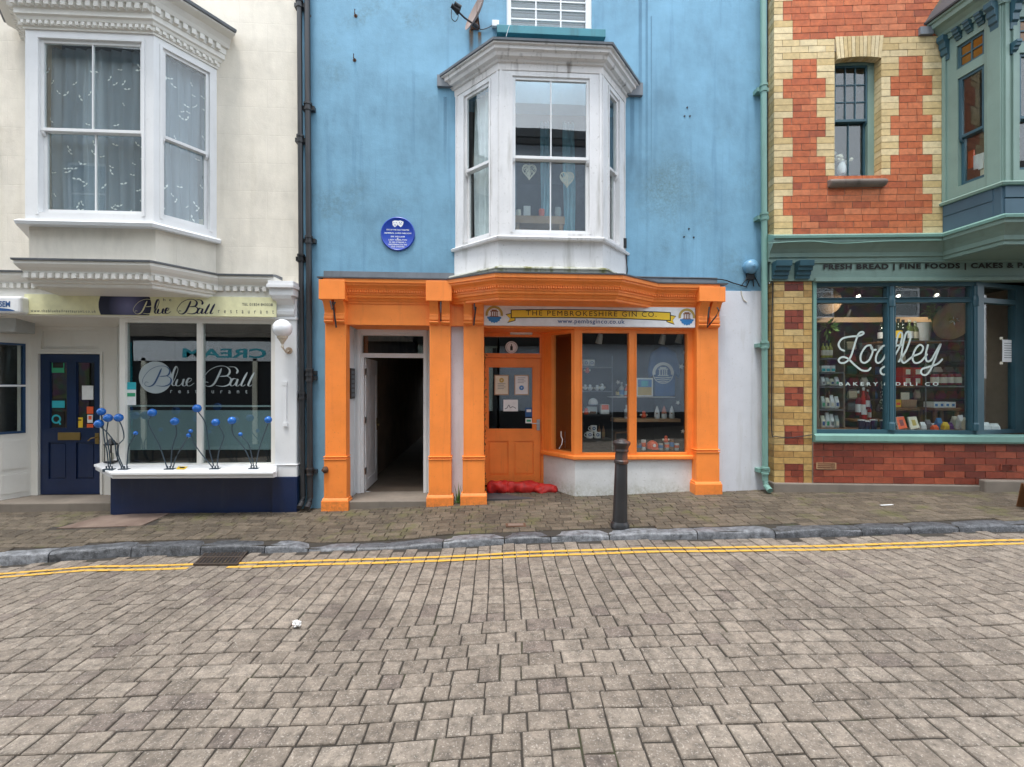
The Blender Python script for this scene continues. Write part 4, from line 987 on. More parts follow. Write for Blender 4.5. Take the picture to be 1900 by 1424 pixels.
# ================================================================ BRICK BUILDING
m['duskroom'] = flatm('dusky_interior_paint', (.075, .062, .052, 1), .8)
rb = thing('brick_building', R.w(R.X(1650), zbase(6), 0), 'red and buff brick building with green bakery shopfront and green oriel window', 'building')
UR1 = R.X(2350); BH = (R.Z(1600, 107) - R.Z(1600, 435)) / 27; ZB0 = R.Z(1600, 435)
def X_(x): return R.X(x)
rb_rnd = random.Random(11)
def span(mb, fr, u0, u1, z, h, mi, odd, n=0., dep=.19, bl=.262, g=.0042):
    u = u0; first = True
    while u < u1 - .02:
        ln = bl * (.5 if (first and odd) else 1); first = False
        if u1 - (u + ln) < bl * .3: ln = u1 - u
        e = min(u1, u + ln); dn = rb_rnd.uniform(-.002, .002)
        mb.box(fr, u + g, e - g, z + g, z + h - g, n - dep, n + dn, mi); u = e
mb = MB(); wo0, wo1 = X_(1549), X_(1635)
for c in range(-14, 27):
    # c counts courses down from the bottom of the buff band
    z = R.Z(1600, 107) - (c + 1) * BH; i = c // 3 if c >= 0 else -((-c - 1) // 3) - 1
    lg = i % 2 == 0; odd = c % 2
    rightend = X_(1752) if c >= -3 else X_(2100)
    if i == -1:
        span(mb, R, X_(1436), wo0, z, BH, 1, odd); span(mb, R, wo1 + .0, rightend, z, BH, 1, odd); continue
    lq = X_(1471 if lg else 1453); span(mb, R, X_(1436), lq, z, BH, 1, 0)
    if i < -1: span(mb, R, lq, rightend, z, BH, 0, odd); continue
    rq = X_(1712 if lg else 1730); span(mb, R, rq, rightend, z, BH, 1, 0)
    if i <= 5:
        a, b = X_(1515.5 if lg else 1532), X_(1668 if lg else 1652.5)
        span(mb, R, lq, a, z, BH, 0, odd); span(mb, R, a, wo0, z, BH, 1, 0); span(mb, R, wo1, b, z, BH, 1, 0); span(mb, R, b, rq, z, BH, 0, odd)
    else: span(mb, R, lq, rq, z, BH, 0, odd)
# gauged arch over the narrow window
K = 12; zb_, zt_ = R.Z(1592, 107), R.Z(1592, 107) + 3 * BH + .02
for k in range(K):
    f = lambda t_, zz: lerp(wo0 + .03, wo1 - .0, t_) + (t_ - .5) * (zz - zb_) * .20
    a, b = k / K, (k + 1) / K; s_ = lambda t_: zb_ - .02 + .028 * (1 - (2 * t_ - 1) ** 2)
    mb.prism(R, [(f(a, s_(a)) + .004, s_(a)), (f(b, s_(b)) - .004, s_(b)), (f(b, zt_) - .004, zt_), (f(a, zt_) + .004, zt_)], -.11, .012, 1)
wo = (wo0, wo1, R.Z(1592, 327), R.Z(1592, 106))
oz0, oz1 = R.Z(1800, 345), R.Z(1800, 60)
ORL, ORF = R.X(1750), R.X(1860, .72); orn = .72
sr = (R.X(1508), UR1, -.5, R.Z(1700, 521))
mb.holes(R, R.X(1437), UR1, R.Z(1600, 436), 9.5, [(wo[0] - .06, wo[1] + .06, wo[2] - .02, wo[3] + .1), (ORL + .1, UR1 - .3, oz0 - .2, oz1 + .3)], -.008, -.20, 2)
mb.build('wall', [m['redbrick'], m['yellowbrick'], m['mortar']], rb, recalc=False)
mb = MB(); mb.box(R, R.X(1437), R.X(1437) + .02, -.5, 9.5, -9, -.2); mb.box(R, R.X(1430), UR1, 9.5, 9.7, -9, .2); mb.box(R, UR1, UR1 + .2, -.5, 9.5, -9, -.01); mb.build('roof', m['slate'], rb)
# narrow sash window
mb = MB(); nf = -.15; ww = (R.X(1546, nf), R.X(1622, nf), wo[2], R.Z(1585, 114, nf))
mb.holes(R, wo0 - .02, wo1 + .02, wo[2] - .02, wo[3] + .1, [(ww[0] + .02, R.X(1610, nf), ww[2] + .03, ww[3] - .06)], nf, nf - .08)
nw = mb.build('narrow_window', m['sage'], rb, recalc=False, bevel=0)
sash(R, ww[0] + .005, R.X(1612, nf), ww[2] + .01, ww[3] - .05, R.Z(1583, 223, nf), 3, 2, nf + .01, nw, m['petrol'], m['gl_up'], rt=3, st=.04)
mb = MB(); q = R.rect(1543, 328, 1649, 343, .10); mb.prof(R, q[0], q[1], [(-.1, q[2]), (.06, q[2]), (.10, q[2] + .03), (.11, q[3] - .05), (.05, q[3] - .01), (-.1, q[3] + .01)]); mb.build('stone_sill', paint('weathered_stone_sill', (.17, .135, .115, 1), .9, .35, (.06, .05, .04, 1), .7), rb, bevel=.02)
room(nw, R, wo0 - .6, wo1 + .6, wo[2] - .3, wo[3] + .3, -.25, -2.4, [m['warmroom'], m['wood'], m['greyroom']], 'interior_wall')
# string course / shop cornice, stepping out under the oriel
zlt = R.Z(1590, 437)
pathR = [(R.X(1423), .02), (R.X(1747), .02), (R.X(1862, .80), .80), (R.X(2120, .80), .80)]
zk = zlt; hh = R.Z(1590, 437) - R.Z(1590, 486)
pr = [(-.15, zk - hh), (.03, zk - hh), (.03, zk - hh + .05), (.055, zk - hh + .06), (.06, zk - hh + .12), (.10, zk - hh + .17), (.165, zk - .175), (.19, zk - .16), (.19, zk - .11), (.205, zk - .10), (-.15, zk - .10)]
mb = MB(); mb.sweep(R, pathR, pr); rc = mb.build('shop_cornice', m['sage'], rb)
mb = MB(); mb.sweep(R, pathR, [(-.15, zk - .099), (.22, zk - .105), (.225, zk - .07), (.10, zk - .02), (.0, zk + .02), (-.15, zk + .02)]); mb.build('flashing', m['mint'], rc)
mb = MB(); mb.flat(R, [(pathR[1][0], -.0), pathR[1], pathR[2], pathR[3], (pathR[3][0], 0)], zk - hh - .01, zk - hh + .02); mb.build('soffit', m['sage'], rc)
# fascia with raised lettering, corbels
zfa0, zfa1 = R.Z(1700, 521), R.Z(1700, 480)
mb = MB(); mb.box(R, R.X(1427), UR1, zfa0 - .0, zk - hh + .005, -.1, .035); mb.box(R, R.X(1508), UR1, zfa0 - .02, zfa0 + .035, -.09, .075); mb.box(R, R.X(1427), UR1, zk - hh - .03, zk - hh - .005, -.05, .06)
fr_ = mb.build('fascia', m['sage'], rb, bevel=.004)
text('fascia_lettering', 'FRESH BREAD | FINE FOODS | CAKES & PASTRIES', R, 1527, 489, 1970, 502, .037, m['inkblack'], fr_, bold=.045, sp=1.15, depth=.012)
for x0, x1 in ((1439, 1468), (1482, 1509)):
    mb = MB(); a, b = R.X(x0, .15), R.X(x1, .15); z1 = zk - hh - .002; z0 = R.Z(1470, 517, .1)
    mb.prof(R, a, b, [(0, z0), (.07, z0), (.075, z0 + .05), (.10, z0 + .055), (.105, z0 + .11), (.14, z0 + .115), (.15, z0 + .17), (.18, z0 + .175), (.19, z1 - .01), (0, z1 - .01)]); mb.build('corbel', m['petrol'], rb, bevel=.004)
# buff and red brick pier
mb = MB(); pz0 = R.Z(1470, 897, 0) - .06; ph = (R.Z(1470, 521) - R.Z(1470, 897)) / 31.6; c = 0; zz = R.Z(1470, 897)
px0, pa, pb_, px1 = R.X(1436), R.X(1456), R.X(1491), R.X(1507)
mb.box(R, px0, px1, pz0 - .2, zz, -.3, -.004, 1)
while zz < zfa0 - .01:
    h = min(ph, zfa0 - zz)
    if (c // 3) % 2 == 0:
        span(mb, R, px0, pa, zz, h, 1, 0, dep=.2, bl=.3); span(mb, R, pa, pb_, zz, h, 0, c % 2, bl=.2); span(mb, R, pb_, px1, zz, h, 1, 0, bl=.3)
    else: span(mb, R, px0, px1, zz, h, 1, c % 2, dep=.2, bl=.3)
    zz += ph; c += 1
mb.box(R, R.X(1437.5), px1 - .002, pz0 - .1, zfa0, -.35, -.012, 2)
mb.build('brick_pier', [m['darkbrick'], m['pierbrick'], m['mortar']], rb, recalc=False)
mb = MB(); q = R.rect(1440, 893, 1760, 912, .05); mb.box(R, px0 - .02, R.X(1826), -.3, R.Z(1640, 899, .04), -.2, .04); mb.box(R, R.X(1826, .1), UR1, -.3, R.Z(1860, 892, .1), -.2, .12); mb.build('base_course', m['floorc'], rb, bevel=.02)
# shop window
NWR = .0
outer = R.rect(1509, 523, 1893, 806, NWR)
zi0, zi1, ztr0, ztr1 = R.Z(1700, 799), R.Z(1700, 531), R.Z(1700, 561), R.Z(1700, 552)
cols = [(1516, 1648), (1663, 1804)]
H_ = []
for a, b in cols: H_ += [(R.X(a), R.X(b), zi0, ztr0), (R.X(a), R.X(b), ztr1, zi1)]
uc = R.X(1815)
mb = MB(); mb.holes(R, R.X(1509) + .02, uc, outer[2], zfa0 - .02, H_, -.02, -.11)
for a, b in cols:
    for e in ((R.X(a) - .02, R.X(a)), (R.X(b), R.X(b) + .02)): mb.box(R, *e, zi0, ztr0, -.0195, -.008)
    mb.box(R, R.X(a), R.X(b), ztr1 - .012, ztr1, -.02, -.0)
for x in (1655.5, 1812): mb.tube([R.w(R.X(x), zi0 - .0, -.015), R.w(R.X(x), zi1, -.015)], .032, 10); mb.lathe(R.w(R.X(x), ztr0 - .07, -.015), [(.03, 0), (.045, .01), (.05, .1), (.04, .16), (.03, .17)], 10); mb.lathe(R.w(R.X(x), zi0, -.015), [(.045, 0), (.045, .1), (.03, .13)], 10)
lw = mb.build('shop_window', m['petrol'], rb, bevel=.003)
for h in H_: k = MB(); k.box(R, h[0] - .01, h[1] + .01, h[2] - .01, h[3] + .01, -.075, -.069); k.build('pane', m['gl_shop'], lw)
kf = R.face((uc, -.01), (R.X(1915, -.42), -.42))
kq = kf.rect(1826, 531, 1884, 799); 
mb = MB(); KH = [(kq[0], kq[1], zi0, ztr0), (kq[0], kq[1], ztr1, zi1)]
mb.holes(kf, -.02, kf.L + .2, outer[2], zfa0 - .02, KH, 0, -.09); wr2 = mb.build('window_return', m['petrol'], rb, bevel=.003)
for h in KH: k = MB(); k.box(kf, h[0] - .01, h[1] + .01, h[2] - .01, h[3] + .01, -.055, -.049); k.build('pane', m['gl_low'], wr2)
mb = MB(); mb.box(R, R.X(1508), R.X(1514), outer[2], zfa0, -.1, .02); zsl = R.Z(1700, 823, .06)
mb.prof(R, R.X(1508), UR1, [(-.1, zsl), (.06, zsl), (.075, zsl + .03), (.07, outer[2] - .025), (.02, outer[2] - .002), (-.1, outer[2] + .0)]); mb.build('sill', m['mint'], lw, bevel=.004)
mb = MB(); c = 0; z = R.Z(1700, 898, .0); sh_ = (zsl - z) / 6.2
while c < 7:
    h = min(sh_, zsl - z)
    if h > .02: span(mb, R, R.X(1507.5), R.X(2200), z, h, 0, c % 2, n=.02, dep=.1, bl=.30)
    z += sh_; c += 1
mb.box(R, R.X(1507.5), UR1, -.3, zsl, -.2, .010, 1); br_ = mb.build('brick_stall_riser', [m['darkbrick'], m['mortar']], rb, recalc=False)
mb = MB(); c = 0; z = R.Z(1700, 898)
while z < zfa0 - .02: span(mb, R, R.X(1965), UR1, z, min(sh_, zfa0 - z), 0, c % 2, n=.0, dep=.12, bl=.30); z += sh_; c += 1
mb.box(R, R.X(1965), UR1, -.3, zfa0, -1.4, -.012, 1); mb.build('brick_pier', [m['darkbrick'], m['mortar']], rb, recalc=False)  # unseen pier, added so the angled pane does not mirror open sky
for x0, x1, y0, y1 in ((1515, 1552, 859, 871), (1857, 1880, 862, 873)):
    mb = MB(); q = R.rect(x0, y0, x1, y1, .03); mb.holes(R, *q, [(q[0] + .015, q[1] - .015, lerp(q[2], q[3], a), lerp(q[2], q[3], a + .2)) for a in (.1, .4, .7)], .030, .0225); mb.build('air_brick', m['pale_wood'] if x0 < 1600 else m['darkbrick'], br_)
room(rb, R, R.X(1507), UR1 - .1, -.1, zfa0 + .25, -.12, -3.6, [m['duskroom'], m['wood'], m['duskroom']], 'shop_interior')
mb = MB(); mb.box(R, R.X(1508), uc + .3, zi0 - .05, zi0 - .02, -.75, -.12); mb.build('window_bottom', m['wood'], rb)
# oriel window
zos, zot = R.Z(1860, 338, .72), R.Z(1830, 40, .5) + .10
pathO = [(ORL, 0), (ORF, orn), (R.X(2140, orn), orn), (R.X(2140, orn) + (ORF - ORL), 0)]
of = R.face(pathO[0], pathO[1]); og = R.face(pathO[1], pathO[2])
s1 = of.rect(1777, 130, 1826, 352); a1 = of.rect(1775, 62, 1826, 128)
zA0, zA1 = of.Z(1801, 115), of.Z(1801, 70); zS0, zS1 = of.Z(1801, 338), of.Z(1801, 133)
zot = of.Z(1801, 47)
mb = MB(); mb.holes(of, 0, of.L, zos, zot, [(s1[0], s1[1], zS0, zS1), (a1[0], a1[1], zA0, zA1)], 0, -.1)
g1 = og.rect(1892, 110, 2080, 336); mb.holes(og, 0, og.L, zos, zot, [(g1[0], g1[1], zS0, zS1), (g1[0], g1[1], zA0, zA1)], 0, -.1)
mb.box(of, 0, .05, zos, zot, .0, .03); mb.box(of, of.L - .17, of.L - .01, zos, zot, .001, .02)
for e in (.02, .12): mb.box(og, e, e + .05, zos, zot, .001, .025)
orl = mb.build('oriel_window', m['sage'], rb, bevel=.003)
sash(of, s1[0], s1[1], zS0, zS1, of.Z(1801, 245), 1, 1, 0, orl, m['petrol'], m['gl_up']); sash(og, g1[0], g1[1], zS0, zS1, of.Z(1801, 245), 2, 2, 0, orl, m['petrol'], m['gl_up'])
for f, q in ((of, a1), (og, g1)):
    mb = MB(); cs = 2 if f is of else 3; e = .03
    mb.holes(f, q[0], q[1], zA0, zA1, [(lerp(q[0] + e, q[1] - e, i / cs) + .01, lerp(q[0] + e, q[1] - e, (i + 1) / cs) - .01, lerp(zA0 + e, zA1 - e, j / 2) + .01, lerp(zA0 + e, zA1 - e, (j + 1) / 2) - .01) for i in range(cs) for j in (0, 1)], -.03, -.06); mb.build('leaded_light', m['petrol'], orl)
    k = MB(); k.box(f, q[0], q[1], zA0, zA1, -.05, -.044); k.build('amber_pane', m['amber'], orl)
mb = MB(); mb.sweep(R, ext(pathO, .05)[:], [(-.1, zos - .05), (.05, zos - .055), (.065, zos - .02), (.03, zos + .005), (-.1, zos + .006)]); mb.build('sill', m['sage'], orl, bevel=.004)
mb = MB(); mb.flat(R, [(ORL - .01, 0), (ORF - .01, orn - .0), (pathO[2][0], orn), (pathO[3][0], 0)], zlt - .06, zos - .05)
for f in (of, og):
    zm_ = lerp(zlt, zos, .52)
    mb.box(f, .02, f.L - .1, zm_ + .012, zos - .055, -.02, .022); mb.box(f, .02, f.L - .1, zlt - .02, zm_ - .004, -.02, .018)
mb.build('panelled_apron', m['slateblue'], orl, bevel=.004)
mb = MB(); mb.sweep(R, ext(pathO, .12), [(-.1, zot - .002), (.03, zot), (.035, zot + .07), (.06, zot + .08), (.08, zot + .12), (.14, zot + .17), (.20, zot + .19), (.21, zot + .25), (.24, zot + .26), (.24, zot + .29), (-.1, zot + .29)]); mb.build('cornice', m['sage'], orl)
mb = MB(); mb.sweep(R, ext(pathO, .14), [(-.3, zot + .291), (.27, zot + .291), (.275, zot + .315), (.0, zot + .75), (-.3, zot + 1.1)]); mb.build('oriel_roof', m['slate'], orl)
k = MB(); k.pbox(R, 1708, 49, 1733, 63, .04, 0); k.build('lead_flashing', m['lead'], orl)
def bracket(f, u, w, z1, h, d):
    mb = MB(); mb.prof(f, u, u + w, [(0.0, z1 - h), (.02, z1 - h), (.03, z1 - h * .8), (.055, z1 - h * .75), (.06, z1 - h * .55), (.085, z1 - h * .5), (.09, z1 - h * .3), (d, z1 - h * .2), (d, z1), (0, z1)]); mb.build('bracket', m['petrol'], orl, bevel=.003)
bracket(of, .0, .09, zot + .06, .36, .13); bracket(of, of.L - .13, .10, zot + .06, .36, .14)
for i in (1, 2, 3): bracket(of, lerp(.05, of.L - .12, i / 4) - .01, .075, zot + .055, .16, .11)
bracket(og, .08, .09, zot + .06, .42, .14); bracket(og, .09, .07, zA0 - .02, .15, .1)
room(rb, R, ORL + .05, UR1 - .3, zos - .02, zot + .1, -.21, -3, [m['warmroom'], m['wood'], m['greyroom']])
mb = MB(); mb.box(og, .18, .5, zos + .02, zos + .5, -.5, -.35); mb.build('cream_curtain', m['paperc'], orl)
# ================================================================ SIGNS AND FITTINGS ON THE FRONTS
ORD = ['first', 'second', 'third', 'fourth', 'fifth', 'sixth', 'seventh', 'eighth', 'ninth', 'tenth', 'eleventh', 'twelfth', 'thirteenth', 'fourteenth', 'fifteenth', 'sixteenth', 'seventeenth', 'eighteenth']
def zz(x, y): return 160 + .22472 * x, 580 + .22472 * y
B1 = [[(468, 590), (470, 545), (520, 480), (590, 446), (655, 447), (690, 480), (672, 520), (610, 530)], [(600, 530), (660, 525), (700, 550), (690, 590), (640, 610), (575, 604)], [(622, 462), (595, 525), (560, 590), (520, 612), (485, 600), (490, 575), (515, 580)]]
LUE = [[(705, 600), (735, 540), (757, 475), (742, 448), (718, 500), (708, 580), (720, 606), (750, 590)], [(755, 552), (740, 596), (760, 608), (785, 590), (805, 550), (795, 597), (812, 608), (828, 592)], [(826, 582), (860, 568), (868, 548), (846, 546), (828, 576), (834, 604), (858, 606), (892, 582)]]
BALL = [[(x + 495, y) for x, y in s_] for s_ in B1] + [[(1175, 450), (1225, 452), (1250, 480), (1240, 505)], [(1245, 552), (1215, 548), (1190, 580), (1196, 606), (1222, 598), (1250, 550), (1238, 600), (1252, 608), (1270, 592)], [(1330, 495), (1296, 560), (1280, 600), (1296, 609), (1315, 594)], [(1388, 495), (1354, 560), (1338, 600), (1352, 609), (1372, 596)]]
# restaurant sign
ns = .225
sg = MB(); r_ = M.rect(45, 549, 512, 586, ns); sg.box(M, *r_, .2, ns)
rs = sg.build('sign_board', m['signc'], bevel=.002, label='long pale yellow restaurant sign with dark blue oval over the bay-fronted shop', cat='sign')
mb = MB(); P = []
q0, q1 = M.X(183, ns), M.X(281, ns)
for k in range(9): a = -1 + k / 4; P.append((q1 - .03 * a * a, lerp(r_[2] + .004, r_[3] - .004, (a + 1) / 2)))
for k in range(9): a = 1 - k / 4; P.append((q0 + .03 * a * a, lerp(r_[2] + .004, r_[3] - .004, (a + 1) / 2)))
mb.loc(M, [(u, z, ns + .002) for u, z in P], [tuple(range(len(P)))])
t = NT('sign_oval'); g_ = t.n("ShaderNodeUVMap"); mp = t.n("ShaderNodeMapping"); mp.inputs['Location'].default_value = (-(q0 * .45 + q1 * .55), -(r_[2] + r_[3]) / 2, 0); t.l(g_.outputs[0], mp.inputs[0])
ln = t.n("ShaderNodeVectorMath", operation='LENGTH'); t.l(mp.outputs[0], ln.inputs[0]); d_ = t.rng(ln.outputs['Value'], .0, .27, 1, 0)
ovm = t.done(t.mix(d_, (.006, .006, .035, 1), (.18, .18, .36, 1)), .3)
mb.build('printed_oval', ovm, rs, recalc=False)
def sgp(x, y): return lerp(248, 399, (x - 470) / 920), lerp(556, 583.5, (y - 445) / 170)
mb = MB()
for s_ in B1: stroke(mb, M, [sgp(*p) for p in s_], ns + .0035, .022, 0, .75)
mb.build('script_initial', m['signc'], rs, recalc=False)
mb = MB()
for s_ in LUE + BALL: stroke(mb, M, [sgp(*p) for p in s_], ns + .0035, .030, 0, .72)
mb.build('script_lettering', m['ink'], rs, recalc=False)
text('lettering', 'the', M, 293, 554, 318, 559, ns, m['ink'], rs, sp=2.2); text('lettering', 'restaurant', M, 405, 575.5, 508, 582, ns, m['ink'], rs, sp=3)
text('lettering', 'TEL 01834 843038', M, 449, 563, 506, 568, ns, m['ink'], rs); text('lettering', 'www.theblueballrestaurant.co.uk', M, 57, 575, 178, 580, ns, m['ink'], rs, sp=1.3)
# light-box sign cut by the frame edge
mb = MB(); mb.pbox(M, -90, 549, 38, 581, .34, .2); ls = mb.build('light_box_sign', m['signw'], bevel=.03, label='white rounded box sign reading SEM at the far left edge', cat='sign')
text('lettering', 'SEM', M, -1, 559, 19, 570, .34, m['inkblue'], ls, bold=.03, depth=.003)
mb = MB(); a = M.px(-22, 577, .343); disc(mb, M, a[0], a[1], 0, .35, .343, 0, 180, sq=.13); mb.build('printed_swoosh', m['inkblue'], ls, recalc=False)
mb = MB(); mb.pbox(M, -30, 589, 28, 616, .0, -.3); mb.build('grey_box', flatm('grey_metal_box', (.42, .43, .42, 1)), bevel=.012, label='plain grey box under the ceiling of the porch at far left', cat='box')
# globe lamp
a = M.px(524, 610, .36); gl = thing('globe_lamp', M.w(a[0], a[1] - .25, .15), 'white globe lamp on gilt bracket fixed to white pilaster', 'lamp')
mb = MB(); mb.ball(M.w(a[0], a[1], .36), .132, seg=24); mb.build('globe', m['globe'], gl, smooth=True)
mb = MB(); mb.lathe(M.w(a[0], a[1] - .205, .36), [(.02, 0), (.035, .02), (.05, .04), (.055, .055), (.07, .065), (.075, .095)], 16); mb.lathe(M.w(a[0], a[1] - .29, .36), [(.005, 0), (.022, .03), (.012, .06), (.03, .09)], 12)
b0 = M.w(a[0], a[1] - .25, .36); mb.tube([M.w(a[0], a[1] - .3, .145), M.w(a[0], a[1] - .33, .24), b0 + Vector((0, 0, -.02)), b0], .012); mb.lathe(M.w(a[0], a[1] - .3, .14), [(.05, 0), (.05, .015)], 14, ax=M.N); mb.build('bracket', paint('chipped_cream_bracket', (.62, .56, .45, 1), .5, .2, (.25, .13, .06, 1), .8, (.45, .65)), gl, smooth=True)
# blue ball ornaments
NB = .30
def zb_pt(x, y): a = M.px(*zz(x, y), NB); return M.w(a[0], a[1], NB)
CL = [((190, 1280), [((125, 820), 36, [(183, 1275), (172, 1150), (148, 1040), (125, 850)]), ((180, 872), 38, [(200, 1275), (190, 1150), (168, 1010), (180, 905)])], 'blue ball ornament with two balls on the mitred sill end by the navy door'),
      ((315, 1290), [((105, 920), 39, [(295, 1285), (250, 1180), (235, 1080), (180, 1000), (125, 950)]), ((268, 870), 38, [(310, 1285), (266, 1180), (268, 1095), (310, 1040), (300, 960), (275, 900)]), ((408, 997), 20, [(335, 1280), (348, 1120), (380, 1050), (402, 1015)])], 'blue ball ornament with three balls at the left corner of the window'),
      ((693, 1285), [((545, 828), 38, [(665, 1275), (600, 1090), (515, 925), (530, 865)]), ((730, 900), 37, [(700, 1275), (710, 1120), (745, 1000), (738, 935)]), ((845, 1015), 20, [(720, 1275), (745, 1190), (835, 1035)])], 'blue ball ornament beside the yellow card on the white sill'),
      ((1065, 1285), [((915, 793), 39, [(1052, 1270), (1010, 1100), (985, 920), (930, 830)]), ((1068, 908), 36, [(1080, 1270), (1095, 1150), (1135, 1030), (1100, 940)]), ((862, 980), 19, [(1040, 1275), (960, 1180), (890, 1080), (864, 1000)])], 'blue ball ornament whose tallest ball crosses the window mullion'),
      ((1385, 1283), [((1203, 893), 37, [(1370, 1270), (1310, 1130), (1215, 1010), (1203, 930)]), ((1273, 1007), 19, [(1382, 1270), (1345, 1100), (1290, 1030)]), ((1503, 887), 34, [(1400, 1270), (1430, 1120), (1500, 920)])], 'blue ball ornament at the end of the sill next to the white pilaster')]
kz = .22472 * 6.33 / 844
for (bx, by), balls, lab in CL:
    bp = zb_pt(bx, by); bp.z = M.w((bp - M.o).dot(M.U), sdrop(NB), NB).z + .004
    o = thing('ball_ornament', bp, lab, 'ornament', 'blue ball ornaments along the white sill')
    mb = MB(); f = Fr((bp.x, bp.y, bp.z), A3); mb.box(f, -.065, .065, -.035, .004, -.035, .035)
    for e in (-.04, .0, .04): mb.lathe(bp + Vector((e, 0, 0)), [(.009, 0), (.009, .04)], 8)
    mb.build('base_plate', m['stem'], o)
    for (x, y), r, path in balls:
        mb = MB(); mb.ball(zb_pt(x, y), r * kz * 1.0 / 1.12); mb.build('ball', m['blueball'], o, smooth=True)
        pts = catmull([(p[0], p[1]) for p in path], 5); mb = MB(); mb.tube([zb_pt(*p) for p in pts] + [zb_pt(x, y)], .0075, 6); mb.build('stem', m['stem'], o, smooth=True)
def card(name, fr, x0, y0, x1, y1, n, mat, label, cat, parent=None, th=.002, group=None):
    mb = MB(); mb.pbox(fr, x0, y0, x1, y1, n + th, n); return mb.build(name, mat, parent, label=label, cat=cat, group=group)
def pcard(name, fr, x0, y0, x1, y1, n, mat, par): mb = MB(); mb.pbox(fr, x0, y0, x1, y1, n + .0012, n); return mb.build(name, mat, par)
sills = [p for p in bpy.data.objects if p.name == 'sill']
zt = sdrop(.27)
mb = MB(); a = M.X(331, .2), M.X(349, .2), M.X(343, .33), M.X(327, .33); mb.loc(M, [(a[0], zt + .015, .21), (a[1], zt + .015, .21), (a[2], zt + .001, .33), (a[3], zt + .001, .33)] + [(a[0], zt + .010, .21), (a[1], zt + .010, .21), (a[2], zt - .004, .33), (a[3], zt - .004, .33)], [(0, 1, 2, 3), (4, 5, 6, 7), (0, 1, 5, 4), (1, 2, 6, 5), (2, 3, 7, 6), (3, 0, 4, 7)])
yc_ = mb.build('yellow_card', m['yellow'], label='yellow warning card lying on the white window sill', cat='card')
mb = MB(); mb.loc(M, [(lerp(a[3], a[2], .25), zt + .0065, .30), (lerp(a[3], a[2], .8), zt + .0065, .30), (lerp(a[0], a[1], .8), zt + .0145, .235), (lerp(a[0], a[1], .25), zt + .0145, .235)], [(0, 1, 2, 3)]); mb.build('printed_mark', m['inkblack'], yc_, recalc=False)
# film lettering on the restaurant window
NWg = NW - .0425
mb = MB(); a = M.px(*zz(572, 537), NWg); R_ = 135 * .22472 * 6.58 / 844; disc(mb, M, a[0], a[1], 0, R_, NWg)
wl1 = mb.build('window_lettering', m['film'], recalc=False, label='pale round disc with script Blue Ball lettering on the restaurant window', cat='lettering')
mb = MB()
for s_ in B1: stroke(mb, M, [zz(*p) for p in s_], NWg + .002, .026, 0, .75)
mb.build('script_initial', m['navywin'], wl1, recalc=False)
mb = MB()
for s_ in LUE + BALL: stroke(mb, M, [zz(*p) for p in s_], NWg + .001, .030, 0, .75)
mb.build('script_lettering', m['film'], wl1, recalc=False)
text('lettering', 'restaurant', M, *zz(695, 640), *zz(1330, 668), NWg, m['film'], wl1, sp=3)
st_ = card('hygiene_sticker', M, *zz(328, 577), *zz(410, 765), NWg, m['paper'], 'turquoise and green hygiene sticker in the restaurant window corner', 'sticker')
pcard('printed_panel', M, *zz(328, 577), *zz(410, 638), NWg + .0022, m['cyan'], st_); pcard('printed_panel', M, *zz(335, 665), *zz(404, 695), NWg + .0022, m['green'], st_)
# candle lantern behind the return glass
lp = M.w(M.X(206, -.12), zsill, -.12); ln_ = thing('lantern', lp, 'small dark candle lantern behind the narrow side glass', 'lantern')
mb = MB()
for sx in (-.05, .05):
    for sy in (-.05, .05): mb.tube([lp + Vector((sx, sy, 0)), lp + Vector((sx, sy, .26))], .006, 6)
f = Fr(lp, 0); mb.box(f, -.06, .06, 0, .02, -.06, .06); mb.box(f, -.06, .06, .26, .28, -.06, .06); mb.lathe(lp + Vector((0, 0, .28)), [(.07, 0), (.03, .06), (.01, .08)], 8); mb.build('cage', m['iron'], ln_)
mb = MB(); mb.lathe(lp + Vector((0, 0, .02)), [(.03, 0), (.03, .12)], 12); mb.build('candle', m['paperc'], ln_)
# stickers on the navy door
nd = ND - .042
a = card('door_sticker', M, 96, 670, 119, 692, nd, m['green'], 'green bordered rating sticker at the top of the navy door glass', 'sticker'); pcard('printed_panel', M, 98, 672, 117, 683, nd + .0022, m['inkblack'], a)
a = card('door_sticker', M, 95, 740, 121, 760, nd, m['inkblack'], 'turquoise label with black heading on the navy door left glass', 'sticker'); pcard('printed_panel', M, 96.5, 744, 120, 757, nd + .0022, m['cyan'], a)
a = card('door_sticker', M, 91, 764, 119, 797, nd, m['inkblack'], 'black card with teal ring letter Q in navy door glass', 'sticker')
mb = MB(); c = M.px(104.5, 778, nd + .003); disc(mb, M, c[0], c[1], .045, .072, nd + .0035); mb.quad(M, [(c[0] + .02, c[1] - .03, nd + .0036), (c[0] + .04, c[1] - .02, nd + .0036), (c[0] + .075, c[1] - .085, nd + .0036), (c[0] + .05, c[1] - .09, nd + .0036)]); mb.build('lettering', m['cyan'], a, recalc=False)
card('door_notice', M, 152, 716, 173, 742, nd, m['paper'], 'plain white paper notice on the navy door right glass', 'notice')
a = card('door_sticker', M, 161, 755, 173, 768, nd, m['stick_or'], 'upper of two orange square stickers on the navy door', 'sticker')
a = card('door_sticker', M, 161, 787, 173, 799, nd, m['stick_or'], 'lower of two orange square stickers on the navy door', 'sticker')
a = card('door_sticker', M, 162, 770, 172, 785, nd, m['paper'], 'small white sticker between the two orange stickers', 'sticker'); pcard('printed_panel', M, 164, 772, 170, 779, nd + .0022, m['stick_or'], a)
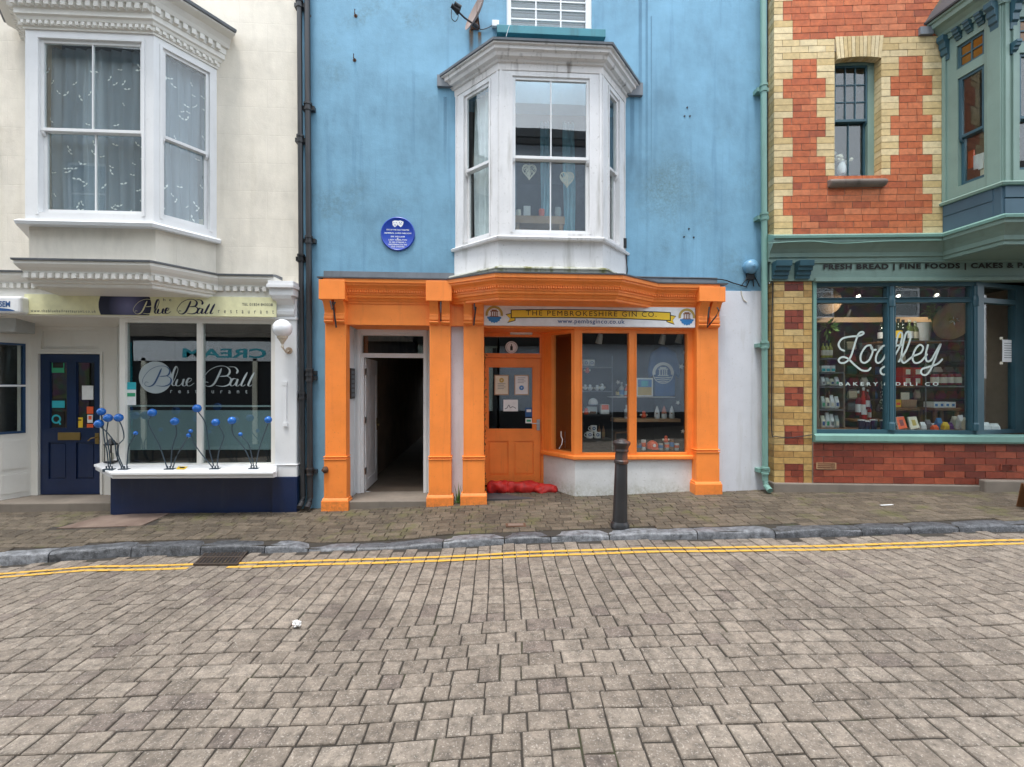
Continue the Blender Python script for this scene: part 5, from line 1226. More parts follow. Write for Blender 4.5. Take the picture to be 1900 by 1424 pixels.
a = card('door_sticker', M, 139, 775, 153.5, 796, nd, m['yellow'], 'yellow rectangular sticker on the navy door right glass', 'sticker'); text('lettering', 'PULL', M, 141.5, 778, 151, 781.5, nd + .002, m['inkblack'], a) if False else pcard('printed_panel', M, 142, 778.5, 151, 781, nd + .0022, m['inkblack'], a)
# iron stub on the cream wall at the left edge
a = M.px(4, 228, .1); mb = MB(); mb.tube([M.w(a[0] - .2, a[1], .0), M.w(a[0] - .2, a[1], .25), M.w(a[0] + .02, a[1], .25)], .03, 8); mb.build('iron_stub', m['rust'], label='rusty iron stub on the cream wall beside the bay', cat='bracket')

# ---- downpipes
def downpipe(name, pts, r, collars, mats, lab, n, shoe=True, group=None, fr=M):
    W_ = [fr.w(*fr.px(x, y, n), n) for x, y in pts]; top = W_[0] + (W_[0] - W_[1]).normalized() * 1.2
    o = thing(name, W_[-1], lab, 'downpipe', group)
    mb = MB(); P = [top] + W_
    if shoe: P = P[:-1] + [W_[-1] + Vector((0, 0, .10)), W_[-1] + Vector((0, 0, .02)) + fr.N * .03, W_[-1] + fr.N * .13 + Vector((0, 0, -.03))]
    mb.tube(P, r, 14); mb.build('pipe', mats, o, smooth=True)
    for y in collars:
        for (xa, ya), (xb, yb) in zip(pts, pts[1:]):
            if ya <= y <= yb:
                x = lerp(xa, xb, (y - ya) / (yb - ya)); c = fr.w(*fr.px(x, y, n), n); mb = MB()
                mb.lathe(c - Vector((0, 0, .06)), [(r, 0), (r + .012, .005), (r + .014, .03), (r + .006, .035), (r + .006, .085), (r + .018, .09), (r + .018, .12), (r, .125)], 14)
                f = Fr((c.x, c.y, c.z), fr.a); mb.box(f, -r - .045, r + .045, -.03, .03, -n + .002, -r * .3); mb.build('collar', mats, o, smooth=True)
    return o
downpipe('downpipe', [(555.5, 0), (558.5, 480), (562, 934)], .037, (8, 259, 480, 735), m['iron'], 'thin black downpipe next to the white pilaster', .10, group='black downpipes between the cream and blue fronts')
downpipe('downpipe', [(570, 0), (573, 450), (575.5, 936)], .042, (199, 446, 692, 702, 876), m['iron'], 'thicker black downpipe against the blue wall edge', .09, shoe=True, group='black downpipes between the cream and blue fronts')
downpipe('downpipe', [(1416, 0), (1418, 450), (1419.5, 904)], .045, (165, 403, 641, 874), m['mint'], 'pale green downpipe between the blue and brick fronts', .14)
# ---- blue plaque
a = M.px(738, 434, .03); R_ = 31 * 7.0 / 844
mb = MB(); mb.lathe(M.w(*a, .004), [(R_, 0), (R_, .02), (R_ - .012, .028), (R_ - .02, .022), (0, .022)], 40, ax=M.N); pq = mb.build('wall_plaque', m['plaque'], smooth=True, label='round cobalt blue commemorative plaque with white lettering on the blue wall', cat='plaque')
for s_, y, hw in (('SITE OF THE OLD THEATRE', 427, 21), ('ADMIRAL LORD NELSON', 433, 25), ('SIR WILLIAM', 439.5, 13), ('&', 442.8, 1.6), ('LADY HAMILTON', 445.5, 17), ('IN 1802 ATTENDED A', 450, 15.5), ('PERFORMANCE IN THE', 454.2, 17), ('OLD THEATRE', 458.2, 12.5)):
    text('lettering', s_, M, 738 - hw, y - 1.3, 738 + hw, y + 1.3, .027, m['letterw'], pq, bold=.02, depth=.001)
mb = MB(); 
for sx, tl in ((-1, .12), (1, -.12)):
    cx_ = 738 + sx * 5; pts = [(cx_ - 6 + tl * 10, 411 + sx * 0), (cx_, 409.5), (cx_ + 6, 411 + sx), (cx_ + 4.5, 418), (cx_ + sx * .5, 422), (cx_ - 4.5, 418)]
    mb.loc(M, [(*M.px(x, y, .028), .0285 + .001 * sx) for x, y in pts], [tuple(range(6))])
mb.build('theatre_masks', m['letterw'], pq, recalc=False)
mb = MB()
for cx_ in (733, 743):
    for dx in (-2, 2): c = M.px(cx_ + dx, 413.5, .03); disc(mb, M, c[0], c[1], 0, .007, .0308, k=8)
    c = M.px(cx_, 417, .03); disc(mb, M, c[0], c[1], .008, .014, .0308, 180 if cx_ < 738 else 0, 360 if cx_ < 738 else 180, k=8)
mb.build('mask_features', m['plaque'], pq, recalc=False)
# ---- satellite dish
c = M.w(*M.px(881, 22, .28), .28); sdh = thing('satellite_dish', M.w(*M.px(880, 45, .02), .02), 'rust stained grey satellite dish beside the upper window', 'satellite dish')
ax = (Vector((-.80, -.52, .30))).normalized()
mb = MB(); mb.lathe(c, [(0.001, -.06), (.10, -.052), (.18, -.035), (.25, -.006), (.26, .006), (.25, .004), (.18, -.024), (.10, -.042), (0.001, -.05)], 28, ax=ax); mb.build('dish', paint('weathered_dish', (.32, .24, .21, 1), .6, .25, (.14, .06, .03, 1), .6), sdh, smooth=True)
l0 = c - Vector((0, 0, .2)) + ax * .0; l1 = M.w(*M.px(842, 14, .48), .48)
mb = MB(); mb.tube([l0 + ax * .02, lerp(l0, l1, .5) - Vector((0, 0, .02)), l1], .013); mb.tube([l0 - ax * .05, l0 + ax * .03], .03); mb.build('feed_arm', m['iron'], sdh)
mb = MB(); mb.lathe(l1 - ax * .02, [(.03, -.06), (.035, 0), (.05, .05), (.05, .07)], 12, ax=-ax); mb.lathe(l1 + Vector((.05, 0, .02)), [(.03, -.05), (.035, 0), (.045, .05)], 12, ax=-ax); mb.build('feed_horn', m['black'], sdh, smooth=True)
w0 = M.w(*M.px(880, 46, .01), .01); mb = MB(); mb.tube([w0, M.w(*M.px(880, 44, .2), .2), c - ax * .05 + Vector((0, 0, -.05))], .02); f = Fr(w0, A3); mb.box(f, -.06, .07, -.08, .08, -.002, .012); mb.tube([w0 + Vector((.08, -.01, -.06)), w0 + Vector((.05, -.14, .12)), c - ax * .06], .012)
mb.build('wall_mount', m['rust'], sdh)
mb = MB(); q = [M.w(*M.px(x, y, .45), .45) for x, y in catmull([(838, 18), (838, 34), (845, 40), (850, 32), (850, 20)], 5)]; mb.tube(q, .006, 6); mb.build('cable_loop', m['black'], sdh)
mb = MB(); mb.pbox(M, 913, 37, 926, 48, .06, .004); jb = mb.build('junction_box', m['white'], label='small white junction box left of the teal window sill', cat='box', bevel=.004)
def cable(pts, n, r, mat, lab, fr=M): mb = MB(); mb.tube([fr.w(*fr.px(x, y, n), n) for x, y in catmull(pts, 5)], r, 6); return mb.build('cable', mat, label=lab, cat='cable', smooth=True)
cable([(884, 50), (893, 55), (905, 52), (914, 47)], .02, .006, m['black'], 'short black cable from the satellite dish to the junction box')
cable([(945, 48), (942, 58), (939, 68)], .135, .004, m['letterw'], 'thin white cable end dangling over the teal sill')
cable([(1162, 470), (1164, 500), (1170, 513), (1240, 516), (1330, 518), (1362, 526), (1386, 533)], .03, .009, m['black'], 'black cable running from the bay to the alarm bell')
cable([(1375, 540), (1379, 555), (1386, 561)], .03, .006, m['paperc'], 'short loose cable end below the alarm bell')
mb = MB(); mb.pbox(M, 1156, 442, 1163, 460, .05, .004); mb.build('cable_box', m['black'], label='small black cable box at the right foot of bay', cat='box', bevel=.004)
c = M.px(1390, 497, .004); ab = thing('alarm_bell', M.w(c[0], c[1] - .2, .0), 'blue painted alarm bell with wires high on the blue wall', 'alarm')
mb = MB(); mb.lathe(M.w(c[0], c[1], .004), [(.11, 0), (.115, .04), (.112, .08), (.08, .12), (.03, .135), (.02, .15), (0.001, .15)], 24, ax=M.N); mb.build('bell', paint('blue_bell', (.14, .30, .44, 1), .35), ab, smooth=True)
mb = MB(); mb.box(M, c[0] - .06, c[0] + .06, c[1] - .2, c[1] - .06, .004, .06); mb.build('back_box', m['black'], ab, bevel=.006)
mb = MB()
for dx in (-.09, -.03, .04, .10): mb.tube([M.w(c[0] + dx * .4, c[1] - .12, .05), M.w(c[0] + dx, c[1] - .22, .05), M.w(c[0] + dx * 1.6, c[1] - .30, .02)], .008, 6)
mb.build('wire', m['black'], ab)
for x, y in ((660, 30), (658, 112), (1270, 216), (1280, 216), (1275, 200), (1269, 440), (1287, 441), (1278, 425), (574, 30)):
    c = M.px(x, y, .004); mb = MB(); mb.lathe(M.w(*c, .0), [(.014, 0), (.014, .012)], 8, ax=M.N)
    if x < 700: mb.tube([M.w(c[0], c[1], .01), M.w(c[0], c[1], .06), M.w(c[0] + .005, c[1] + .05, .07)], .009, 6); mb.lathe(M.w(*c, .0), [(.03, 0), (.028, .008)], 8, ax=M.N)
    mb.build('bolt', m['rust'] if x < 700 else m['black'], bb)
# ---- gin shop sign
ns = .125
mb = MB(); r_ = M.rect(897, 568.5, 1290, 606, ns); mb.box(M, *r_, .046, ns); gsn = mb.build('sign_board', m['signw'], bevel=.002, label='white gin shop sign with yellow ribbon and round crests', cat='sign')
def gz_(x, y): return 880 + .23158 * x, 540 + .23148 * y
def poly_(pts, n, mat, name, par, fr=M): mb = MB(); mb.loc(fr, [(*fr.px(x, y, n), n) for x, y in pts], [tuple(range(len(pts)))]); return mb.build(name, mat, par, recalc=False)
def arc_y(x, y0): return y0 - 10 * (1 - ((x - 930) / 640) ** 2)
def band(x0, x1, top, bot, n, mat, name, dx=0):
    mb = MB(); k = 24; P = []
    for i in range(k + 1):
        x = lerp(x0, x1, i / k); sl = .0165 * (x - 300)
        P += [(*M.px(*gz_(x, arc_y(x, top) + sl), n), n), (*M.px(*gz_(x, arc_y(x, bot) + sl), n), n)]
    mb.loc(M, P, [(2 * i, 2 * i + 1, 2 * i + 3, 2 * i + 2) for i in range(k)]); return mb.build(name, mat, gsn, recalc=False)
for s_, tail in ((1, [(250, 188), (330, 170), (330, 240), (265, 258), (285, 222)]), (-1, [(1535, 185), (1618, 202), (1590, 236), (1605, 272), (1540, 250)])):
    poly_([gz_(*p) for p in tail], ns + .0015, m['inkblack'], 'ribbon_tail', gsn); c = [sum(p[k] for p in tail) / 5 for k in (0, 1)]
    poly_([gz_(c[0] + (p[0] - c[0]) * .84, c[1] + (p[1] - c[1]) * .82) for p in tail], ns + .0022, m['yellow'], 'ribbon_tail', gsn)
band(292, 1575, 150, 220, ns + .003, m['inkblack'], 'ribbon'); band(300, 1567, 157, 213, ns + .0038, m['yellow'], 'ribbon')
text('lettering', 'THE PEMBROKESHIRE GIN CO.', M, *gz_(415, 163), *gz_(1460, 203), ns + .003, m['inkblack'], gsn, bold=0, sp=1.25, depth=.002)
text('lettering', 'www.pembsginco.co.uk', M, *gz_(668, 228), *gz_(1205, 272), ns, m['inkblue'], gsn, bold=.012, sp=1.1)
m['crest_gold'] = flatm('crest_gold', (.50, .36, .08, 1)); m['crest_blue'] = flatm('crest_blue', (.03, .20, .48, 1)); m['crest_brown'] = flatm('crest_brown', (.25, .10, .05, 1))
def crest(fr, x, y, n, r, par, mono=None):
    c = fr.px(x, y, n); g1, g2, g3 = (mono,) * 3 if mono else (m['crest_gold'], m['crest_blue'], m['crest_brown'])
    mb = MB(); disc(mb, fr, c[0], c[1], r * .72, r, n + .001, -10, 190, k=28)
    if mono: disc(mb, fr, c[0], c[1], r * .9, r * .97, n + .001, 190, 350)
    mb.build('crest_ring', g1, par, recalc=False)
    mb = MB(); k = 14; P = []
    for i in range(k + 1):
        t_ = i / k; P.append((c[0] + lerp(-.8, .8, t_) * r, c[1] - r * .22 - (.05 * r if i % 2 else 0), n + .0012))
    for i in range(k + 1):
        a = math.radians(lerp(-15, -165, i / k)); rr = r * (1.0 if i % 2 else .9); P.append((c[0] + rr * math.cos(a) * .9, c[1] + rr * math.sin(a), n + .0012))
    if mono:
        for i in range(3):
            z_ = c[1] - r * (.35 + .18 * i); w = r * (.8 - .18 * i); mb.loc(fr, [(c[0] - w, z_, n + .0012), (c[0], z_ - .06 * r, n + .0012), (c[0] + w, z_ + .03 * r, n + .0012), (c[0] + w, z_ - .05 * r, n + .0012), (c[0], z_ - .14 * r, n + .0012), (c[0] - w, z_ - .08 * r, n + .0012)], [(0, 1, 4, 5), (1, 2, 3, 4)])
    else: mb.loc(fr, P, [tuple(range(len(P)))])
    mb.build('crest_waves', g2, par, recalc=False)
    mb = MB()
    for (a, b, d, e) in ((-.38, -.26, -.2, .35), (-.12, .0, -.2, .3), (.1, .2, -.2, .3), (.28, .38, -.2, .35), (-.46, .46, .32, .42), (-.5, .5, -.27, -.18), (-.3, .3, .42, .56)):
        mb.loc(fr, [(c[0] + a * r, c[1] + d * r, n + .0015), (c[0] + b * r, c[1] + d * r, n + .0015), (c[0] + b * r, c[1] + e * r, n + .0015), (c[0] + a * r, c[1] + e * r, n + .0015)], [(0, 1, 2, 3)])
    mb.build('crest_pavilion', g3, par, recalc=False)
rc_ = 16.2 * 6.9 / 844
crest(M, *gz_(160, 190), ns + .001, rc_, gsn); crest(M, *gz_(1703, 210), ns + .001, rc_, gsn)
# lamp, badge and door notices
mb = MB(); r_ = M.rect(947, 610, 988, 621, NG + .08); mb.prof(M, r_[0], r_[1], [(NG, r_[2]), (NG + .07, r_[2] + .01), (NG + .085, r_[3] - .02), (NG + .06, r_[3]), (NG, r_[3])]); mb.build('bulkhead_lamp', m['whitew'], bevel=.004, label='small white bulkhead lamp above the orange gin shop door', cat='lamp')
ngl = NG - .053
c = M.px(949, 645, ngl); R_ = 12.5 * 7.6 / 844; mb = MB(); mb.lathe(M.w(*c, ngl), [(R_, 0), (R_, .004), (0.001, .004)], 28, ax=M.N); bd = mb.build('round_badge', m['paper'], label='round white badge with bottle picture above the orange door', cat='sign')
mb = MB(); disc(mb, M, c[0], c[1], R_ * .92, R_ * 1.0, ngl + .0055); disc(mb, M, c[0], c[1], R_ * .72, R_ * .76, ngl + .0055); mb.box(M, c[0] - .022, c[0] + .022, c[1] - .05, c[1] + .02, ngl + .0045, ngl + .006); mb.box(M, c[0] - .008, c[0] + .008, c[1] + .02, c[1] + .055, ngl + .0045, ngl + .006); mb.build('printed_mark', m['inkblack'], bd, recalc=False)
nd = NG - .041
for x0, x1, lab, cm in ((917.4, 944, 'left framed certificate with gold seal on the orange door', 'crest_gold'), (954.5, 981, 'right framed certificate with blue crest on the orange door', 'crest_blue')):
    a = card('framed_notice', M, x0, 696, x1, 733.5, nd, m['pale_wood'], lab, 'notice'); pcard('printed_page', M, x0 + 1.6, 697.8, x1 - 1.6, 731.8, nd + .0022, m['paperc'] if cm == 'crest_gold' else m['paper'], a)
    mb = MB(); c = M.px((x0 + x1) / 2, 706 if cm == 'crest_gold' else 720, nd + .004); disc(mb, M, c[0], c[1], 0.012, .04, nd + .0045); mb.build('printed_seal', m[cm], a, recalc=False)
    mb = MB()
    for k in range(4): mb.pbox(M, x0 + 6, (712 if cm == 'crest_gold' else 701) + 3 * k, x1 - 6 - (k % 2) * 3, (712.8 if cm == 'crest_gold' else 701.8) + 3 * k, nd + .0042, nd + .003)
    mb.build('printed_lines', m['lead'], a)
a = card('paper_notice', M, 934, 742, 961, 763.5, nd, m['paper'], 'white landscape notice with grey sketch on the orange door', 'notice')
mb = MB(); stroke(mb, M, [(937, 759), (941, 757), (944, 752), (947, 757), (951, 755), (957, 758)], nd + .003, .012); mb.build('printed_sketch', m['lead'], a, recalc=False)
a = card('door_sticker', M, 974.7, 757, 988, 774, nd, m['inkblue'], 'blue sticker above the handle of the orange door', 'sticker'); pcard('printed_panel', M, 977, 760, 985.5, 765, nd + .0022, m['paper'], a)
a = card('door_sticker', M, 975, 776.6, 987, 785.6, nd, m['paper'], 'small pale sticker below the blue one on orange door', 'sticker'); pcard('printed_panel', M, 977, 779, 985, 783, nd + .0022, m['green'], a)
# ivy strip up the door jamb
mb = MB(); q = random.Random(4); u0 = k0 - .045
for i in range(520):
    z_ = q.uniform(zbase(0) + .02, M.Z(896, 650)); n_ = q.uniform(-.14, .02); c = M.w(k0 + q.uniform(-.01, .045), z_, n_); r = q.uniform(.015, .032)
    a, b = Vector((q.gauss(0, 1), q.gauss(0, 1), q.gauss(0, 1))).normalized(), Vector((q.gauss(0, 1), q.gauss(0, 1), q.gauss(0, 1))).normalized()
    mb.add([c, c + a * r * .7 + b * r * .3, c + a * r * 1.6, c + a * r * .7 - b * r * .4], [(0, 1, 2, 3)], 0 if q.random() < .6 else 1)
mb.build('ivy_strip', [m['leafd'], m['leaf']], recalc=False, label='narrow strip of dark ivy leaves up the orange door jamb', cat='plant')
# hooks on the corbels
def hook(pts, lab): mb = MB(); mb.tube([M.w(*M.px(x, y, n), n) for x, y, n in pts], .012, 6); mb.build('iron_hook', m['iron'], label=lab, cat='hook', group='iron hooks on the orange corbels')
hook([(613, 559, .29), (616, 575, .32), (622, 561, .3), (617, 560, .30), (624, 608, .20)], 'black iron hook on the leftmost orange corbel by downpipes')
hook([(818, 560, .28), (818, 580, .29), (818, 596, .2)], 'thin black iron hook on the corbel right of the alley')
hook([(880, 560, .30), (881, 575, .33), (883, 570, .3), (879, 604, .22)], 'black iron hook on the corbel beside the gin sign')
hook([(1316, 570, .30), (1314, 590, .30), (1312, 608, .22), (1328, 588, .30), (1334, 576, .33), (1331, 571, .31)], 'black iron hook on the rightmost orange corbel')
c = M.px(605, 872, .155); mb = MB(); mb.lathe(M.w(*c, .15), [(.05, 0), (.05, .03), (.03, .045), (.02, .07), (0.001, .07)], 14, ax=(M.N - M.U * .6).normalized()); mb.build('round_valve', m['rust'], smooth=True, label='rusty round metal fitting on the left orange pilaster', cat='fitting')
# panels in the alley reveal
lf2 = M.face((P1[1] - .025, .0), (M.X(657, NA), NA)); c = lf2.rect(649, 684, 659, 740); mb = MB(); mb.box(lf2, c[0], c[1], c[2], c[3], .0, .015); dp = mb.build('door_directory', m['inkblack'], label='tall dark panel with silver plates on the white alley reveal', cat='sign', bevel=.002)
mb = MB()
for k in range(6): mb.box(lf2, lerp(c[0], c[1], .15), lerp(c[0], c[1], .85), lerp(c[2], c[3], .07 + k * .15), lerp(c[2], c[3], .17 + k * .15), .0155, .018)
mb.build('name_plate', m['lead'], dp)

# ================================================================ STREET THINGS
bx, by = unpave(1150, 977); bz = zpave(bx, by); ks = 5.7 / 844
bl = thing('bollard', (bx, by, bz), 'tall black iron bollard with rust flecked cap on the pavement edge', 'bollard')
tilt = Vector((.022, 0, 1)).normalized()
def prf(L_): return [(r * ks, (977 - y) * ks) for r, y in L_]
mb = MB(); mb.lathe((bx, by, bz), prf([(17.5, 979), (17.5, 973), (16, 970), (14.5, 967)]), 24, ax=tilt); mb.build('base_ring', m['iron'], bl, smooth=True)
mb = MB(); mb.lathe((bx, by, bz), prf([(14, 968), (13.3, 950), (12.4, 900), (11.6, 861), (11.3, 858)]), 24, ax=tilt); mb.build('shaft', m['iron'], bl, smooth=True)
mb = MB(); mb.lathe((bx, by, bz), prf([(11.5, 859), (13.4, 857), (13.6, 853), (11.6, 851), (11.2, 838), (12.8, 836), (12.9, 833), (11.8, 831), (13.5, 826), (15.8, 823), (16.3, 819), (14.6, 816.5), (10.5, 816), (8, 813.5), (4, 812), (0.01, 811.5)]), 24, ax=tilt); mb.build('cap', paint('rust_flecked_iron', (.035, .03, .03, 1), .5, .3, (.22, .07, .03, 1), .8, (.5, .62)), bl, smooth=True)
# gully grate
u_ = MB(); q = GR; zg = lambda x, y: zroad(x, y) + .004
def gp_(s, t_): a = (lerp(q[0][0], q[1][0], s), lerp(q[0][1], q[1][1], s)); b = (lerp(q[3][0], q[2][0], s), lerp(q[3][1], q[2][1], s)); x, y = lerp(a[0], b[0], t_), lerp(a[1], b[1], t_); return (x, y)
gr = thing('gully_grate', (*gp_(.5, .5), zg(*gp_(.5, .5)) - .06), 'rusty slotted drain grate in the road beside the kerb', 'drain')
def bar(mb, s0, s1, t0, t1, h=.016, d=.03):
    P = [gp_(s, t_) for s, t_ in ((s0, t0), (s1, t0), (s1, t1), (s0, t1))]
    mb.add([(x, y, zg(x, y) + h) for x, y in P] + [(x, y, zg(x, y) - d) for x, y in P], [(0, 1, 2, 3), (7, 6, 5, 4), (0, 4, 5, 1), (1, 5, 6, 2), (2, 6, 7, 3), (3, 7, 4, 0)])
mb = MB(); bar(mb, 0, 1, 0, .07); bar(mb, 0, 1, .93, 1); bar(mb, 0, .045, .07, .93); bar(mb, .955, 1, .07, .93); bar(mb, .045, .955, .46, .54); mb.build('frame', m['grate'], gr)
mb = MB()
for k in range(11):
    s = .085 + k * .083; bar(mb, s - .018, s + .018, .07, .46, .014); bar(mb, s - .018, s + .018, .54, .93, .014)
mb.build('grille', m['grate'], gr)
mb = MB(); bar(mb, .01, .99, .01, .99, .0085, .03); mb.build('pit_shade', m['black'], gr)  # black slab close under the bars; its colour stands for the shade below
# cover plates in the pavement
mb = MB(); P = [(x, y, zpave(x, y) + .004) for x, y in cq]; P2 = [(x, y, zpave(x, y) - .03) for x, y in cq]
mb.add(P + P2, [(0, 1, 2, 3), (0, 4, 5, 1), (1, 5, 6, 2), (2, 6, 7, 3), (3, 7, 4, 0)])
t = NT('checker_plate'); w_ = t.n("ShaderNodeTexWave"); w_.inputs['Scale'].default_value = 9; w_.inputs['Distortion'].default_value = 0; mp = t.n("ShaderNodeMapping"); mp.inputs['Rotation'].default_value = (0, 0, .8); t.l(t.pos(), mp.inputs[0]); t.l(mp.outputs[0], w_.inputs['Vector'])
v = t.rng(t.noise(3, 6), .35, .7); t.bump(w_.outputs['Fac'], .6, .01); cpm = t.done(t.mix(v, (.13, .085, .065, 1), (.22, .16, .125, 1)), .75)
mb.build('cover_plate', cpm, label='large rusty ribbed metal plate in the pavement before the navy base', cat='metal plate')
ax_, ay_ = unpave(957, 975); mb = MB(); f = Fr((ax_, ay_, zpave(ax_, ay_)), A3); mb.box(f, -.13, .13, -.02, .008, -.07, .07); acv = mb.build('access_cover', m['rust'], bevel=.004, label='small brown metal access cover in the pavement left of the bollard', cat='cover'); mb = MB(); mb.box(f, -.10, .10, .008, .011, -.045, .045); mb.build('lid', cpm, acv)
# litter
lx, ly = unroad(550, 1164); mb = MB(); q = random.Random(5); lz_ = zroad(lx, ly)
pr = []; P = []; F = []
for i in range(9):
    for j in range(12):
        th, ph = math.pi * i / 8, 2 * math.pi * j / 12; r = .034 * q.uniform(.7, 1.2); P.append((lx + 1.1 * r * math.sin(th) * math.cos(ph), ly + .8 * r * math.sin(th) * math.sin(ph), lz_ + .036 + .8 * r * math.cos(th)))
for i in range(8):
    for j in range(12): F.append((i * 12 + j, i * 12 + (j + 1) % 12, (i + 1) * 12 + (j + 1) % 12, (i + 1) * 12 + j))
t = NT('printed_wrapper'); v = t.rng(t.noise(22, 2), .58, .62); wm = t.done(t.mix(v, (.78, .77, .75, 1), (.45, .08, .05, 1)), .5)
mb.add(P, F); mb.build('crumpled_wrapper', wm, label='crumpled white wrapper with red print lying on the road', cat='litter')
# weeds
def weed(x, y, n_blades, h, lab, mats, spread=.06, sd=1):
    wx, wy = unpave(x, y); wz = zpave(wx, wy) - .01; mb = MB(); q = random.Random(sd)
    for i in range(n_blades):
        a = q.uniform(0, 6.28); r0 = q.uniform(0, spread); hh_ = h * q.uniform(.25, 1) ** 1.5; lean = q.uniform(.1, .55) * hh_; w = q.uniform(.004, .009)
        b0 = Vector((wx + r0 * math.cos(a) * 1.4, wy + r0 * math.sin(a) * .4, wz)); d = Vector((math.cos(a), math.sin(a) * .5, 0)); s_ = Vector((-math.sin(a), math.cos(a), 0)) * w
        p1 = b0 + d * lean * .3 + Vector((0, 0, hh_ * .6)); p2 = b0 + d * lean + Vector((0, 0, hh_))
        mb.add([b0 - s_, b0 + s_, p1 + s_ * .8, p1 - s_ * .8, p2], [(0, 1, 2, 3), (3, 2, 4)], q.randrange(len(mats)))
    for i in range(n_blades):
        a = q.uniform(0, 6.28); c = Vector((wx + q.gauss(0, spread), wy + q.gauss(0, spread * .3) - .01, wz + q.uniform(.01, .05))); r = q.uniform(.012, .025)
        a1 = Vector((q.gauss(0, 1), q.gauss(0, 1), q.gauss(0, .5))).normalized(); b1 = Vector((q.gauss(0, 1), q.gauss(0, 1), q.gauss(0, .5))).normalized()
        mb.add([c, c + a1 * r + b1 * r * .4, c + a1 * 2 * r, c + a1 * r - b1 * r * .4], [(0, 1, 2, 3)], q.randrange(len(mats)))
    mb.build('weed_tuft', mats, recalc=False, label=lab, cat='weed')
m['grassg'] = flatm('fresh_weed_green', (.10, .21, .03, 1), .6)
weed(850, 934, 26, .36, 'tall grassy weed growing between the two orange pilasters', [m['grassg'], m['leaf']], .05, 2)
weed(567, 943, 26, .12, 'low green weeds at the foot of the black downpipes', [m['grassg'], m['leaf']], .09, 3)
weed(500, 944, 16, .06, 'tiny moss weeds along the foot of navy stall riser', [m['grassg'], m['leafd']], .16, 4)
# red sacks on the threshold
def sack(x0, x1, y, n, h, lab, sd):
    c0 = M.px((x0 + x1) / 2, y, n); q = random.Random(sd); L_ = (M.X(x1, n) - M.X(x0, n)) / 2; mb = MB(); P = []; F = []; I, J = 24, 20
    for i in range(I + 1):
        th = math.pi * i / I
        for j in range(J):
            ph = 2 * math.pi * j / J; rr = (math.sin(th) ** .5) * (1 + .10 * math.sin(2 * ph + i * .5 + sd) - .16 * abs(math.sin(1.5 * ph + i * .33 + 1.2 * math.sin(i * .4 + sd))) ** .6 + .05 * math.sin(5 * ph - i * .9) + q.uniform(-.06, .06)) * (1 - .10 * math.sin(i * .7 + sd))
            P.append((c0[0] - L_ * math.cos(th), c0[1] + h * .48 + h * .52 * rr * math.sin(ph), n + .12 * rr * math.cos(ph)))
    for i in range(I):
        for j in range(J): F.append((i * J + j, i * J + (j + 1) % J, (i + 1) * J + (j + 1) % J, (i + 1) * J + j))
    mb.loc(M, P, F); o = mb.build('red_sack', m['red'], smooth=False, label=lab, cat='sack', group='red sacks along the orange door foot')
    s_ = o.modifiers.new('soft', 'SUBSURF'); s_.levels = 1; s_.render_levels = 1
    me = o.data; me.polygons.foreach_set('use_smooth', [True] * len(me.polygons))
sack(903, 949, 918, -.44, .25, 'left red sack at the foot of the orange door, by the ivy', 1); sack(938, 1004, 919, -.42, .25, 'middle red sack, bunched and creased, across the orange door foot', 2); sack(990, 1035, 920, -.36, .20, 'right red sack against the white stall riser corner', 5)
# wooden board at the right edge
wx, wy = unpave(1908, 946); f = Fr((wx, wy, zpave(wx, wy)), math.radians(-25)); wb = thing('pavement_board', f.o, 'orange brown wooden pavement board at the right edge', 'board')
for s_ in (-1, 1):
    mb = MB(); mb.loc(f, [(-.06, 0, s_ * .14), (.5, 0, s_ * .14), (.5, .34, s_ * .02), (-.06, .34, s_ * .02), (-.06, 0, s_ * .14 + .02), (.5, 0, s_ * .14 + .02), (.5, .34, s_ * .02 + .02), (-.06, .34, s_ * .02 + .02)], [(0, 1, 2, 3), (4, 5, 6, 7), (0, 1, 5, 4), (1, 2, 6, 5), (2, 3, 7, 6), (3, 0, 4, 7)]); mb.build('panel', m['wood'], wb)
# small paper on the pavement
ax_, ay_ = unpave(1645, 938); f = Fr((ax_, ay_, zpave(ax_, ay_)), .2); mb = MB(); mb.prism(f, [(-.10, .004), (.1, .004), (.1, .008), (-.1, .010)], -.012, .016); mb.build('paper_strip', m['paper'], label='thin white paper strip lying on pavement before the brick shop', cat='litter')
# ================================================================ BAKERY: LETTERING AND GOODS
def lz(x, y): return 1500 + .21775 * x, 510 + .21769 * y
NL = -.0675
LOAF = [[(305, 648), (272, 632), (258, 590), (290, 545), (360, 528), (430, 522), (470, 502), (458, 488), (428, 505), (400, 575), (362, 695), (320, 745), (275, 752), (258, 728), (285, 703), (335, 715), (400, 775), (455, 815), (505, 818), (530, 795)],
        [(530, 602), (490, 612), (448, 680), (448, 735), (480, 752), (522, 720), (548, 650), (530, 602), (545, 640), (575, 640)], [(675, 612), (635, 608), (585, 675), (575, 735), (600, 752), (640, 715), (682, 620), (662, 700), (672, 748), (705, 735)],
        [(705, 735), (775, 620), (800, 520), (785, 492), (762, 520), (735, 640), (695, 790), (655, 848), (620, 842), (618, 806), (660, 778), (730, 745)], [(742, 606), (800, 600)],
        [(770, 740), (830, 650), (868, 545), (862, 490), (832, 500), (805, 600), (792, 710), (812, 752), (860, 720), (895, 690)], [(895, 692), (955, 668), (978, 622), (950, 598), (912, 635), (888, 705), (905, 750), (955, 742), (1010, 680)],
        [(1018, 600), (1000, 680), (1008, 735), (1045, 728), (1085, 660), (1128, 590), (1090, 690), (1040, 810), (1000, 855), (962, 842), (968, 806), (1030, 785), (1100, 760), (1140, 722)]]
m['mintfilm'] = flatm('pale_mint_vinyl', (.50, .58, .55, 1), .5)
mb = MB()
